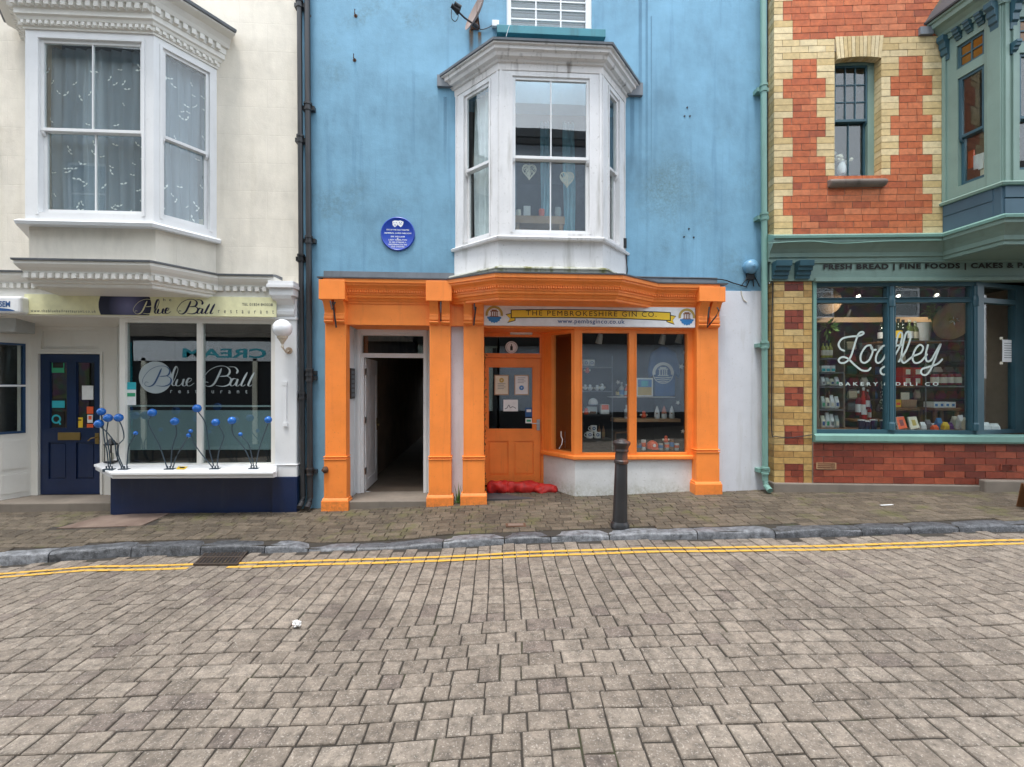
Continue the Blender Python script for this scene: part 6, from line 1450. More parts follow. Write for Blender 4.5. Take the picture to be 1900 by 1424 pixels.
for s_ in LOAF: stroke(mb, R, [lz(*p) for p in s_], NL, .028)
wl2 = mb.build('window_lettering', m['mintfilm'], recalc=False, label='flowing white Loafley script across the bakery window', cat='lettering')
text('lettering', 'BAKERY', R, *lz(262, 917), *lz(592, 946), NL, m['mintfilm'], wl2, sp=1.7, bold=.02); text('lettering', '& DELI CO', R, *lz(640, 917), *lz(1108, 946), NL, m['mintfilm'], wl2, sp=1.7, bold=.02)
nt_ = card('paper_notice', kf, 1860, 631, 1881, 672, -.047, m['paper'], 'white taped notice on the angled bakery window', 'notice')
mb = MB()
for k in range(7): mb.pbox(kf, 1863.5, 637 + k * 4.4, 1877.5, 638.2 + k * 4.4, -.0435, -.045)
mb.build('printed_lines', m['lead'], nt_)
for x, y in ((1858, 628), (1882, 628), (1858, 674), (1882, 674)):
    mb = MB(); mb.pbox(kf, x - 3, y - 2.5, x + 3, y + 2.5, -.0425, -.0435); mb.build('tape', m['paperc'], nt_)
def at(x, y, n): a = R.px(*lz(x, y), n); return R.w(a[0], a[1], n)
def mppx(n): return .2177 * (7.2 - n) / 844
# lamps: track spots, three of them lit
def spot(x, y, n, lab, lit, fr=R, conv=at, e=9.):
    c = conv(x, y, n); o = thing('track_spot', c, lab, 'spotlight'); ax = Vector((-.15, -.55 if lit else .2, -.8)).normalized()
    mb = MB(); mb.lathe(c, [(.035, -.09), (.045, -.06), (.055, .05), (.055, .07), (.045, .065), (.0, .05)], 16, ax=ax); mb.build('lamp_head', m['black'] if fr is R else m['white'], o, smooth=True)
    mb = MB(); mb.tube([c, c + Vector((0, 0, .16)), c + Vector((0, 0, .30))], .010); mb.build('stem', m['black'] if fr is R else m['white'], o)
    if lit:
        mb = MB(); mb.lathe(c + ax * .06, [(.026, 0), (.026, .004)], 14, ax=ax); mb.build('lit_lens', lens, o)
        d = bpy.data.lights.new('spot_light', 'SPOT'); d.energy = e; d.spot_size = math.radians(150); d.spot_blend = .9; d.color = (1, .92, .80); d.shadow_soft_size = .05
        l_ = bpy.data.objects.new('spot_light', d); COL.objects.link(l_); l_.parent = o; l_.location = ax * .09; l_.rotation_euler = (Vector((0, .75, -.65))).to_track_quat('-Z', 'Y').to_euler()
lens = flatm('lit_lens', (1, .9, .75, 1)); lens.node_tree.nodes['Principled BSDF'].inputs['Emission Color'].default_value = (1, .9, .75, 1); lens.node_tree.nodes['Principled BSDF'].inputs['Emission Strength'].default_value = 3
spot(420, 160, -.6, 'lit black track spot behind the left bakery toplight', True, e=15); spot(757, 158, -.6, 'lit black track spot beside the bakery mullion', True, e=15); spot(1085, 150, -.9, 'black track spot behind the middle bakery toplight', True, e=15); spot(338, 335, -1.3, 'black spot hanging low behind the left bakery pane', False)
mb = MB(); a, b = at(300, 120, -.75), at(1380, 120, -.75); mb.tube([a, b], .016); mb.build('lighting_track', m['black'], label='black lighting track under the bakery ceiling', cat='track')
m['wicker'] = paint('woven_wicker', (.40, .25, .14, 1), .8, .25, (.2, .11, .05, 1), .5, (.45, .7), 120, .6)
for x, y, r, n, lab in ((175, 235, 100, -.9, 'smaller round wicker shade hanging in the left pane'), (1235, 385, 165, -.55, 'large round wicker shade hanging beside the bakery post')):
    c = at(x, y, n); rr = r * mppx(n); o = thing('pendant_lamp', c, lab, 'lampshade'); mb = MB(); mb.lathe(c, [(rr, 0), (rr * .97, .03), (rr * .7, .06), (rr * .3, .075), (0.001, .08)], 40, ax=Vector((0, -.95, -.3)).normalized()); mb.lathe(c, [(rr * 1.0, 0), (rr * 1.0, .012), (rr * .97, .03)], 40, ax=Vector((0, -.95, -.3)).normalized()); mb.build('shade', m['wicker'], o, smooth=True)
    mb = MB(); mb.tube([c + Vector((0, .05, 0)), c + Vector((0, .08, rr)), c + Vector((0, .08, rr + .6))], .006); mb.build('cord', m['black'], o)
mb = MB(); a, b = R.px(*lz(60, 388), -1.2), R.px(*lz(1080, 378), -1.2); mb.box(R, a[0], b[0], a[1] - .04, a[1] + .05, -1.28, -1.2); mb.build('beam', m['pale_wood'], label='pale timber beam across the inside of the bakery', cat='beam')
def plant(x, y, n, r, lab, k=60, sd=1, mats=None):
    c = at(x, y, n); mb = MB(); q = random.Random(sd)
    for i in range(k):
        d = Vector((q.gauss(0, 1), q.gauss(0, .6), q.gauss(-.2, .7))).normalized(); b0 = c + d * r * q.uniform(.1, .5); e = b0 + d * r * q.uniform(.3, .7) + Vector((0, 0, -.3 * r * q.random())); s_ = d.cross(Vector((q.gauss(0, 1), q.gauss(0, 1), 1))).normalized() * r * .12
        mb.add([b0, lerp(b0, e, .5) + s_, e, lerp(b0, e, .5) - s_], [(0, 1, 2, 3)], q.randrange(2))
    mb.build('hanging_plant', mats or [m['leaf'], m['grassg']], recalc=False, label=lab, cat='plant')
plant(165, 445, -1.1, .22, 'green trailing plant below the smaller wicker shade', 70, 2); plant(1062, 315, -.7, .17, 'bright green fern left of the large wicker shade', 80, 3)
plant(1238, 385, -.44, .10, 'small white and green sprig on the large wicker shade', 22, 5, [m['leaf'], m['letterw']])
def solid(name, conv, x0, y0, x1, y1, n, d, mat, lab, cat, group=None, fr=R, bevel=.004, cz=lz):
    a, b = fr.px(*cz(x0, y1), n), fr.px(*cz(x1, y0), n); mb = MB(); mb.box(fr, a[0], b[0], a[1], b[1], n - d, n); return mb.build(name, mat, bevel=bevel, label=lab, cat=cat, group=group)
def panel_on(o, name, x0, y0, x1, y1, n, mat, fr=R, cz=lz):
    a, b = fr.px(*cz(x0, y1), n), fr.px(*cz(x1, y0), n); mb = MB(); mb.box(fr, a[0], b[0], a[1], b[1], n, n + .002); return mb.build(name, mat, o)
def bottle(name, x, yb, yt, n, mats, lab, cat='bottle', group=None, fr=R, cz=lz, fat=.28, parts=True):
    a, b = fr.px(*cz(x, yb), n), fr.px(*cz(x, yt), n); h = b[1] - a[1]; r = h * fat / 2; c = fr.w(a[0], a[1], n)
    mb = MB(); mb.lathe(c, [(r * .9, 0), (r, .01), (r, h * .58), (r * .8, h * .66), (r * .38, h * .74), (r * .34, h * .9)], 14); o = mb.build(name, mats[0], smooth=True, label=lab, cat=cat, group=group)
    mb = MB(); mb.lathe(c, [(r * 1.02, h * .14), (r * 1.02, h * .46)], 14); mb.build('bottle_label', mats[1], o, smooth=True)
    mb = MB(); mb.lathe(c, [(r * .4, h * .9), (r * .42, h)], 12); mb.build('cap', mats[2], o, smooth=True); return o
m['winedk'] = flatm('dark_bottle_glass', (.012, .02, .012, 1), .1); m['winegr'] = flatm('green_bottle_glass', (.10, .14, .03, 1), .1); m['olive'] = flatm('yellow_green_oil', (.32, .34, .06, 1), .15); m['redglass'] = flatm('dark_red_sauce', (.22, .012, .02, 1), .15)
shelf_n = -.8
def shelf(conv, x0, x1, y, n, d, mat, lab, th=.03, fr=R, cz=lz): a, b = fr.px(*cz(x0, y), n), fr.px(*cz(x1, y), n); mb = MB(); mb.box(fr, a[0], b[0], a[1] - th, a[1], n - d, n); return mb.build('shelf', mat, label=lab, cat='shelf', bevel=.003)
shelf(at, 585, 1130, 570, -.75, .35, m['wood'], 'high wooden shelf of wine bottles behind the script lettering')
for x, yt, mt, lb, w in ((620, 405, 'winedk', 'letterw', 'dark wine bottle at the left end of the high bakery shelf'), (662, 410, 'winedk', 'inkblue', 'second dark wine bottle left of the bakery mullion'), (765, 375, 'winedk', 'yellow', 'wine bottle with yellow label right of the bakery mullion'), (806, 385, 'winedk', 'inkblack', 'plain dark wine bottle beside the yellow labelled one'), (860, 385, 'winegr', 'letterw', 'pale green wine bottle with white label on high shelf'), (908, 395, 'winegr', 'paperc', 'green wine bottle beside the white bucket')):
    bottle('wine_bottle', x, 568, yt, -.9, [m[mt], m[lb], m['paperc' if mt == 'winegr' else 'inkblack']], w, group='wine bottles on the high bakery shelf', fat=.30)
c = at(982, 565, -.88); k_ = mppx(-.88); mb = MB(); mb.lathe(c, [(38 * k_, 0), (52 * k_, 148 * k_), (54 * k_, 150 * k_), (50 * k_, 148 * k_), (36 * k_, 6 * k_)], 20); mb.build('bucket', m['curtain'], smooth=True, label='plain white bucket at the end of the wine shelf', cat='bucket')
# metal rack
rk = thing('display_rack', at(1040, 1325, -.5), 'thin metal display rack frame behind the middle bakery pane', 'rack'); mb = MB()
for n in (-.5, -.8):
    for x in (1000, 1335): mb.tube([at(x, 565, n), at(x, 1325, n)], .008, 6)
    mb.tube([at(745, 565, n), at(1335, 565, n)], .008, 6)
mb.build('frame', m['lead'], rk); mb = MB(); a, b = R.px(*lz(1000, 948), -.5), R.px(*lz(1335, 948), -.5); mb.box(R, a[0], b[0], a[1] - .02, a[1], -.8, -.5); mb.build('shelf', m['lead'], rk)
for i, (x0, y0) in enumerate(((808, 868), (892, 868), (808, 792), (892, 792))):
    o = solid('red_box', at, x0, y0, x0 + 80, y0 + 74, -.72, .2, m['red'], ['lower left', 'lower right', 'upper left', 'upper right'][i] + ' of four patterned red boxes behind the lettering', 'box', 'patterned red boxes in the bakery'); panel_on(o, 'printed_panel', x0 + 22, y0 + 16, x0 + 60, y0 + 58, -.7195, m['paperc'])
shelf(at, 780, 1000, 945, -.7, .3, m['wood'], 'wooden shelf under the four patterned red boxes')
for i, x in enumerate((1078, 1142, 1202, 1267)):
    c = at(x, 938, -.6); k_ = mppx(-.6); o = MB().lathe(c, [(26 * k_, 0), (28 * k_, 4 * k_), (28 * k_, 80 * k_), (22 * k_, 90 * k_)], 16).build('jam_jar', m['redglass'], smooth=True, label=ORD[i] + ' preserve jar from the left on the metal rack', cat='jar', group='preserve jars on the metal rack')
    MB().lathe(c, [(28.6 * k_, 14 * k_), (28.6 * k_, 62 * k_)], 16).build('jar_label', m['paperc'], o, smooth=True); MB().lathe(c, [(25 * k_, 88 * k_), (25 * k_, 104 * k_), (.1 * k_, 104 * k_)], 16).build('lid', m['inkblack'], o, smooth=True)
# hanging towel
t = NT('patterned_towel'); v_ = t.n("ShaderNodeTexVoronoi"); v_.inputs['Scale'].default_value = 26; t.l(t.pos(), v_.inputs['Vector']); twm = t.done(t.mix(t.rng(v_.outputs['Distance'], .32, .4), (.74, .72, .68, 1), (.03, .03, .035, 1)), .9)
mb = MB(); P = []; I, J = 16, 10
for j in range(J + 1):
    for i in range(I + 1):
        a = R.px(*lz(lerp(lerp(625, 606, j / J), lerp(690, 700, j / J), i / I), lerp(660, 1165, j / J)), -.45); P.append((a[0], a[1], -.45 + .03 * math.sin(i * 1.3 + j * .3)))
mb.loc(R, P, [(j * (I + 1) + i, j * (I + 1) + i + 1, (j + 1) * (I + 1) + i + 1, (j + 1) * (I + 1) + i) for j in range(J) for i in range(I)]); o = mb.build('tea_towel', twm, recalc=False, smooth=True, label='black and white patterned tea towel hanging by the mullion', cat='towel'); md = o.modifiers.new('thick', 'SOLIDIFY'); md.thickness = .004
# left shelving with goods
lsu = thing('shelving_unit', at(245, 1320, -.9), 'dark shelving unit at the left side of the bakery window', 'shelving')
for y in (712, 832, 952, 1148, 1318):
    a, b = R.px(*lz(100, y), -.5), R.px(*lz(300, y), -.5); mb = MB(); mb.box(R, a[0], b[0], a[1] - .02, a[1], -.85, -.5); mb.build('shelf', m['lead'], lsu)
mb = MB(); a = R.px(*lz(300, 1318), -.5); b = R.px(*lz(300, 480), -.5); mb.box(R, a[0], a[0] + .025, a[1], b[1], -.85, -.5); a2 = R.px(*lz(62, 1318), -.5); mb.box(R, a2[0], a2[0] + .06, a[1], b[1], -.85, -.5); mb.build('upright', m['warmroom'], lsu)
for i, x in enumerate((125, 155, 187)): bottle('oil_bottle', x, 708, 568, -.56, [m['olive'], m['paperc'], m['inkblack']], ORD[i] + ' yellow green oil bottle on the left bakery shelving', group='oil bottles on the left shelving', fat=.24)
for i, x in enumerate((112, 152, 194)):
    o = solid('carton', at, x, 775, x + 36, 828, -.52, .12, m['paper'], ORD[i] + ' white and blue carton on the left shelving', 'carton', 'white and blue cartons on left shelving'); panel_on(o, 'printed_panel', x + 3, 800, x + 33, 822, -.5195, m['cyan'])
q = random.Random(8)
cl = [('paper', 'white'), ('frosted', 'clear'), ('paperc', 'cream'), ('curtain', 'pale')]
m['frosted'] = flatm('clear_packet', (.42, .48, .48, 1), .25)
def packet(x, y, w, h, n, mat, lab, group, fr=R, cz=lz):
    a, b = fr.px(*cz(x, y), n), fr.px(*cz(x + w, y - h), n); mb = MB(); u0, u1, z0, z1 = a[0], b[0], a[1], b[1]; um = (u0 + u1) / 2; dz = z1 - z0; P = []
    for zf_, wf, nf_ in ((0, .9, .5), (.15, 1, 1), (.6, .95, .85), (.85, .85, .35), (1, .9, .08)):
        for sx, sn in ((-1, 1), (1, 1), (1, -1), (-1, -1)): P.append((um + sx * (u1 - u0) / 2 * wf, z0 + dz * zf_, n - .04 + .04 * sn * nf_))
    F = [(0, 1, 2, 3), (16, 17, 18, 19)] + [(4 * i + k, 4 * i + (k + 1) % 4, 4 * i + 4 + (k + 1) % 4, 4 * i + 4 + k) for i in range(4) for k in range(4)]
    mb.loc(fr, P, F); return mb.build('packet', mat, label=lab, cat='packet', group=group, bevel=.004)
for r_i, (y, h, nm) in enumerate(((948, 78, 'third'), (1144, 118, 'fourth'), (1314, 140, 'bottom'))):
    for i, x in enumerate((114, 152, 190, 232)):
        mk, cn = cl[(i + r_i) % 4]; o = packet(x, y, 34, h * (1 - .1 * ((i * 7 + r_i) % 3)), -.53, m[mk], f'{cn} packet, {ORD[i]} along the {nm} shelf of the left shelving', 'packets on the left bakery shelving'); panel_on(o, 'packet_label', x + 7, y - h * .45, x + 27, y - h * .2, -.5285, m[('lead', 'green', 'inkblue', 'paperc')[(i * 3 + r_i) % 4]])
# red and white bottles, blue cups
for i, (x, yb, yt) in enumerate(((425, 1200, 990), (468, 1230, 960), (505, 1150, 980), (520, 1235, 1100))): bottle('sauce_bottle', x, yb, yt, -.6 - .05 * (i % 2), [m['redglass' if i % 2 == 0 else 'red'], m['letterw'], m['letterw']], f'red and white bottle, {ORD[i]} from left above the navy cups', group='red and white bottles above the cups', fat=.2)
shelf(at, 390, 700, 1237, -.52, .35, m['wood'], 'low dark shelf behind the navy cups')
for i, (x, y) in enumerate(((452, 1322), (497, 1330), (556, 1320), (640, 1326))):
    k_ = mppx(-.3); c = at(x, y, -.3); mb = MB(); mb.lathe(c, [(21 * k_, 0), (26 * k_, 80 * k_), (24 * k_, 80 * k_), (20 * k_, 6 * k_)], 16); o = mb.build('navy_cup', m['navy'], smooth=True, label=ORD[i] + ' navy cup from the left at the bakery window foot', cat='cup', group='navy cups in the bakery window'); MB().lathe(c, [(26.4 * k_, 77 * k_), (26.6 * k_, 83 * k_), (24 * k_, 83 * k_)], 16).build('rim', m['letterw'], o, smooth=True)
# basket, tin, books
c = R.px(*lz(857, 1130), -.6); d = R.px(*lz(920, 1062), -.6); w_ = d[0] - c[0]; hb = d[1] - c[1]
mb = MB(); mb.flat(R, [(c[0] - w_ * .9, -.78), (c[0] + w_ * .9, -.78), (c[0] + w_ * .9, -.6), (c[0] - w_ * .9, -.6)], c[1], c[1] + hb * .15)
for k in range(6): z_ = c[1] + hb * (.15 + k * .14); e = w_ * (.9 + .02 * k); mb.tube([R.w(c[0] - e, z_, -.6), R.w(c[0] + e, z_, -.6), R.w(c[0] + e, z_, -.78), R.w(c[0] - e, z_, -.78), R.w(c[0] - e, z_, -.6)], hb * .075, 6)
mb.build('basket', m['wicker'], label='small wicker basket on the low wooden shelf', cat='basket')
o = solid('recipe_card', at, 792, 1005, 862, 1066, -.66, .02, m['paperc'], 'cream card standing inside the wicker basket', 'card'); o = solid('yellow_tin', at, 742, 1066, 792, 1130, -.6, .1, m['yellow'], 'yellow tin left of the wicker basket', 'tin'); panel_on(o, 'printed_panel', 750, 1090, 784, 1112, -.5995, m['stick_or'])
shelf(at, 735, 955, 1133, -.55, .3, m['wood'], 'low wooden shelf carrying the basket and tin', .05)
for x0, cm, nm in ((745, 'stick_or', 'orange covered book leaning in the bakery window'), (850, 'paperc', 'cream covered book leaning in the bakery window')):
    pts = [(x0, 1215), (x0 + 68, 1210), (x0 + 98, 1305), (x0 + 25, 1318)]; mb = MB(); P = []
    for dn in (0, -.025):
        for k, (x, y) in enumerate(pts): nn = -.26 if k > 1 else -.36; a = R.px(*lz(x, y), nn); P.append((a[0], a[1], nn + dn))
    mb.loc(R, P, [(0, 1, 2, 3), (4, 5, 6, 7), (0, 1, 5, 4), (1, 2, 6, 5), (2, 3, 7, 6), (3, 0, 4, 7)]); o = mb.build('book', m['paper'], label=nm, cat='book'); mb = MB()
    mb.loc(R, [(p[0], p[1], p[2] + .002) for p in P[:4]], [(0, 1, 2, 3)]); mb.build('cover', m[cm], o, recalc=False)
    cc = [sum(p[k] for p in P[:4]) / 4 for k in range(3)]; mb = MB(); mb.loc(R, [(lerp(p[0], cc[0], .55), lerp(p[1], cc[1], .5), lerp(p[2], cc[2], .5) + .004) for p in P[:4]], [(0, 1, 2, 3)]); mb.build('cover_picture', m['redglass' if cm == 'stick_or' else 'crest_gold'], o, recalc=False)
# stool with a row of boxes
st = thing('wooden_stool', at(1190, 1310, -.6), 'orange brown wooden stool with boxes on its seat', 'stool'); a, b = R.px(*lz(1075, 1160), -.5), R.px(*lz(1305, 1136), -.5)
mb = MB(); mb.box(R, a[0], b[0], a[1], b[1], -.85, -.5); mb.build('seat', m['wood'], st, bevel=.008); z0 = R.px(*lz(1190, 1325), -.5)[1]
for u in (a[0] + .02, b[0] - .06):
    for n in (-.56, -.84): mb = MB(); mb.box(R, u, u + .04, z0, a[1], n, n + .04); mb.build('leg', m['wood'], st)
for i in range(4):
    x = 1068 + i * 48; o = solid('flat_box', at, x, 1086, x + 45, 1134, -.54, .2, m['paper'], ORD[i] + ' white patterned box from the left on the wooden stool', 'box', 'white boxes on the wooden stool'); panel_on(o, 'printed_panel', x + 12, 1100, x + 34, 1122, -.5395, m['crest_blue'])
gcol = [('letterw', 'white'), ('lead', 'grey'), ('letterw', 'white'), ('yellow', 'yellow'), ('crest_blue', 'blue'), ('paperc', 'cream'), ('stick_or', 'orange'), ('letterw', 'white'), ('purple', 'purple'), ('paperc', 'cream')]
m['purple'] = flatm('purple_wrap', (.18, .05, .28, 1), .4)
for i, x in enumerate((965, 1010, 1055, 1160, 1105, 1240, 1070, 1290, 1205, 1340)):
    mk, cn = gcol[i]; h = (70, 90, 60, 70, 105, 120, 45, 130, 65, 110)[i]; n = -.3 - .08 * (i % 3)
    packet(x, 1328, 46, h, n, m[mk], f'{cn} packet among the goods at the foot of the middle bakery pane, {ORD[i]} placed' if False else f'{cn} packet in the low row under the stool, {["at the far left","second from left","fourth from left","mid row","behind the orange one","right of the purple one","in front of the blue one","near the right end","beside the yellow one","at the right end"][i]}', 'small packets in the bakery window foot')
packet(1485, 1330, 75, 70, -.2, m['letterw'], 'crumpled white bag at the left foot of the angled pane', 'white bags in the angled pane'); packet(1560, 1330, 80, 60, -.25, m['paper'], 'crumpled white bag at the right foot of the angled pane', 'white bags in the angled pane')
m['dullred'] = flatm('dull_red_pack', (.22, .025, .03, 1)); m['tealpk'] = flatm('dark_teal_pack', (.02, .09, .11, 1)); m['olivepk'] = flatm('olive_pack', (.13, .11, .035, 1)); m['darkwood'] = paint('dark_stained_wood', (.055, .035, .022, 1), .6, .3)
# back wall shelving full of packets
bn = -2.3
bcase = thing('back_shelving', at(800, 1300, bn), 'dark wooden shelving along the back wall of the bakery', 'shelving')
ys = (640, 745, 850, 955, 1060, 1165)
for y in ys:
    a, b = R.px(*lz(150, y), bn), R.px(*lz(1900, y), bn); mb = MB(); mb.box(R, a[0], b[0], a[1] - .03, a[1], bn - .3, bn); mb.build('shelf', m['darkwood'], bcase)
for x in (150, 560, 980, 1400, 1900): a = R.px(*lz(x, 1250), bn); b = R.px(*lz(x, 540), bn); mb = MB(); mb.box(R, a[0] - .02, a[0] + .02, a[1], b[1], bn - .31, bn + .001); mb.build('upright', m['darkwood'], bcase)
bc = [('paperc', 'cream'), ('dullred', 'dull red'), ('lead', 'grey'), ('inkblue', 'navy'), ('paper', 'white'), ('tealpk', 'dark teal'), ('lead', 'slate grey'), ('olivepk', 'olive'), ('inkblack', 'black'), ('dullred', 'maroon')]
m['paperd'] = m['paperc']
protos = {}
for r_i, y in enumerate(ys):
    x = 175; i = 0
    while x < 1860 and i < 18:
        w = q.choice((52, 64, 80)); mk, cn = bc[q.randrange(10)]; h = q.uniform(55, 88)
        if q.random() < .88: packet(x, y, w, h, bn - .04, m[mk], f'{cn} packet, {ORD[i]} along the {["top","second","third","fourth","fifth","bottom"][r_i]} back shelf of the bakery', 'packets on the back shelves of the bakery')
        x += w + q.uniform(14, 40); i += 1
# ================================================================ GIN SHOP WINDOW DISPLAY
def gz2(x, y): return 1000 + .1826 * x, 600 + .18258 * y
def ga(x, y, n): a = M.px(*gz2(x, y), n); return M.w(a[0], a[1], n)
def gm(n): return .1826 * (7.1 - n) / 844
gsu = thing('display_shelves', ga(590, 1300, -.7), 'dark shelves with gifts on the left of the gin shop window', 'shelving')
for y in (442, 690, 932, 1182):
    a, b = M.px(*gz2(400, y), -.55), M.px(*gz2(745, y), -.55); mb = MB(); mb.box(M, a[0], b[0], a[1] - .015, a[1], -.85, -.55); mb.build('shelf', m['lead'] if y < 900 else m['dark'], gsu)
mb = MB()
for n in (-.56, -.84): mb.tube([ga(745, 330, n), ga(745, 1310, n)], .008, 6)
mb.build('upright', m['lead'], gsu)
def gshelf(x0, x1, y, mat, lab, th, n=-.5): return shelf(None, x0, x1, y, n, .28, mat, lab, th, fr=M, cz=gz2)
gshelf(770, 1440, 972, m['pale_wood'], 'thick pale wooden shelf in the gin shop window', .055); gshelf(735, 1385, 748, m['whitew'], 'thin white shelf under the blue shirt', .012)
def mug(x, y, n, lab, rot_=0.):
    k_ = gm(n); c = ga(x, y, n); mb = MB(); mb.lathe(c, [(30 * k_, 0), (32 * k_, 3 * k_), (32 * k_, 64 * k_), (28 * k_, 64 * k_), (28 * k_, 6 * k_)], 18); o = mb.build('mug', m['letterw'], smooth=True, label=lab, cat='mug', group='white mugs in the gin shop window')
    mb = MB(); f = M; a0 = M.px(*gz2(x, y), n); P = [M.w(a0[0] + s_[0] * k_, a0[1] + s_[1] * k_, n) for s_ in ((-30, 50), (-48, 50), (-54, 34), (-46, 16), (-30, 14))]; mb.tube(P, 5 * k_, 6); mb.build('handle', m['letterw'], o, smooth=True)
    mb = MB(); a1 = M.px(*gz2(x, y), n + 32.6 * k_); disc(mb, M, a1[0] + 4 * k_, a1[1] + 33 * k_, 8 * k_, 17 * k_, n + 32.8 * k_, k=14); mb.build('printed_mark', m['inkblue'], o, recalc=False)
mug(515, 1168, -.62, 'bottom left mug of the three mug stack'); mug(595, 1168, -.62, 'bottom right mug of the three mug stack'); mug(556, 1103, -.62, 'top mug of the three mug stack'); mug(478, 436, -.65, 'left white mug on the top gift shelf'); mug(535, 436, -.65, 'right white mug on the top gift shelf')
for i, x in enumerate((612, 655)): bottle('miniature_bottle', x, 1172, 1030, -.65, [m['wood'], m['brass'], m['inkblack']], ('left' if i == 0 else 'right') + ' brown miniature bottle beside the mug stack', group='miniature bottles beside the mugs', fr=M, cz=gz2, fat=.22)
def orb(name, x, y, r, n, mat, lab, cat, sq=(1, 1, 1)): mb = MB(); mb.ball(ga(x, y, n), r * gm(n), sq=sq); return mb.build(name, mat, smooth=True, label=lab, cat=cat)
m['orball'] = flatm('orange_toy', (.75, .10, .03, 1), .4)
def toy(x, y, r, n, mat, lab):   # little round figure with a head and two arms
    o = thing('soft_toy', ga(x, y + r, n), lab, 'toy'); k_ = gm(n)
    mb = MB(); mb.ball(ga(x, y + r * .2, n), r * .75 * k_, sq=(1, 1, .95)); mb.build('body', mat, o, smooth=True); mb = MB(); mb.ball(ga(x, y - r * .75, n), r * .5 * k_); mb.build('head', mat, o, smooth=True)
    for s_ in (-1, 1): mb = MB(); mb.ball(ga(x + s_ * r * .8, y - r * .05, n), r * .32 * k_); mb.build('arm', m['paperc'], o, smooth=True)
toy(490, 480, 32, -.6, m['orball'], 'orange toy hanging under the top gift shelf'); toy(480, 905, 34, -.6, m['orball'], 'orange toy beside the white cap on gift shelf'); toy(1065, 935, 36, -.6, m['orball'], 'orange toy on the thick wooden shelf'); toy(1290, 1185, 34, -.4, m['orball'], 'orange toy in the bottom right window corner')
for i, (x, y, r) in enumerate(((520, 660, 30), (590, 662, 28), (640, 655, 34), (470, 655, 26))): toy(x, y, r, -.65, m['curtain'], ['leftmost but one', 'third', 'rightmost', 'leftmost'][i] + ' white ornament on the second gift shelf')
def cap_(x, y, n, r, mat, bmat, lab):
    c = ga(x, y, n); k_ = gm(n) * r; o = thing('baseball_cap', c, lab, 'cap'); mb = MB(); mb.lathe(c, [(1. * k_, 0), (1.02 * k_, .3 * k_), (.9 * k_, .8 * k_), (.6 * k_, 1.15 * k_), (.2 * k_, 1.3 * k_), (.001, 1.32 * k_)], 20); mb.build('crown', mat, o, smooth=True)
    a = M.px(*gz2(x, y), n); P = [(a[0] + math.cos(t_) * k_ * 1.02, n + math.sin(t_) * k_ * 1.0 + (.75 * k_ * math.sin(t_))) for t_ in [math.pi * i / 12 for i in range(13)]]; mb = MB(); mb.flat(M, P, a[1] - .1 * k_, a[1] - .02 * k_); mb.build('peak', bmat, o, bevel=.003)
    mb = MB(); disc(mb, M, a[0], a[1] + .55 * k_, 0, .28 * k_, n + 1.04 * k_); mb.build('printed_badge', m['letterw'], o, recalc=False)
cap_(550, 825, -.65, 48, m['letterw'], m['inkblue'], 'white cap with blue peak on the third gift shelf'); cap_(1152, 1268, -.36, 58, m['orball'], m['orball'], 'bright orange cap at the bottom of the gin window')
def gbox(name, x0, y0, x1, y1, n, d, mat, lab, cat, pm=None, pr_=None):
    o = solid(name, None, x0, y0, x1, y1, n, d, mat, lab, cat, fr=M, cz=gz2)
    if pm: panel_on(o, 'printed_panel', *pr_, n, pm, fr=M, cz=gz2)
    return o
gbox('gift_box', 630, 825, 715, 925, -.6, .1, m['paper'], 'white and orange gift box at the end of the gift shelf', 'box', m['stick_or'], (637, 830, 708, 880)); gbox('gift_box', 497, 850, 590, 925, -.6, .1, m['frosted'], 'clear gift box under the white cap', 'box', m['wood'], (505, 895, 580, 920))
gbox('picture_frame', 992, 557, 1160, 746, -.42, .02, m['paper'], 'framed picture of a green harbour leaning by the shirt', 'picture', m['crest_blue'], (1006, 572, 1146, 732)); 
for o_ in [bpy.data.objects['picture_frame']]:
    panel_on(o_, 'printed_picture', 1006, 650, 1146, 732, -.417, m['crest_gold'], fr=M, cz=gz2); panel_on(o_, 'printed_picture', 1040, 585, 1110, 640, -.4165, m['cyan'], fr=M, cz=gz2)
for i, x in enumerate((1200, 1272, 1350)):
    k_ = gm(-.6); c = ga(x, 968, -.6); o = thing('gnome', c, ['left gnome with tall white hat on the wooden shelf', 'middle gnome with pinkish orange hat on the wooden shelf', 'right gnome with tall white hat on the wooden shelf'][i], 'ornament', 'gnomes on the wooden shelf')
    MB().lathe(c, [(24 * k_, 0), (30 * k_, 20 * k_), (26 * k_, 48 * k_), (18 * k_, 56 * k_)], 14).build('body', m[('curtain', 'curtain', 'curtain')[i]], o, smooth=True); MB().lathe(c, [(27 * k_, 50 * k_), (20 * k_, 80 * k_), (9 * k_, 115 * k_), (.001, 132 * k_)], 14).build('hat', m['paper'] if i != 1 else flatm('salmon_felt', (.6, .2, .12, 1), .9), o, smooth=True); mb = MB(); mb.ball(ga(x, 918, -.6 + 26 * k_), 7 * k_); mb.build('nose', m['wood'], o, smooth=True)
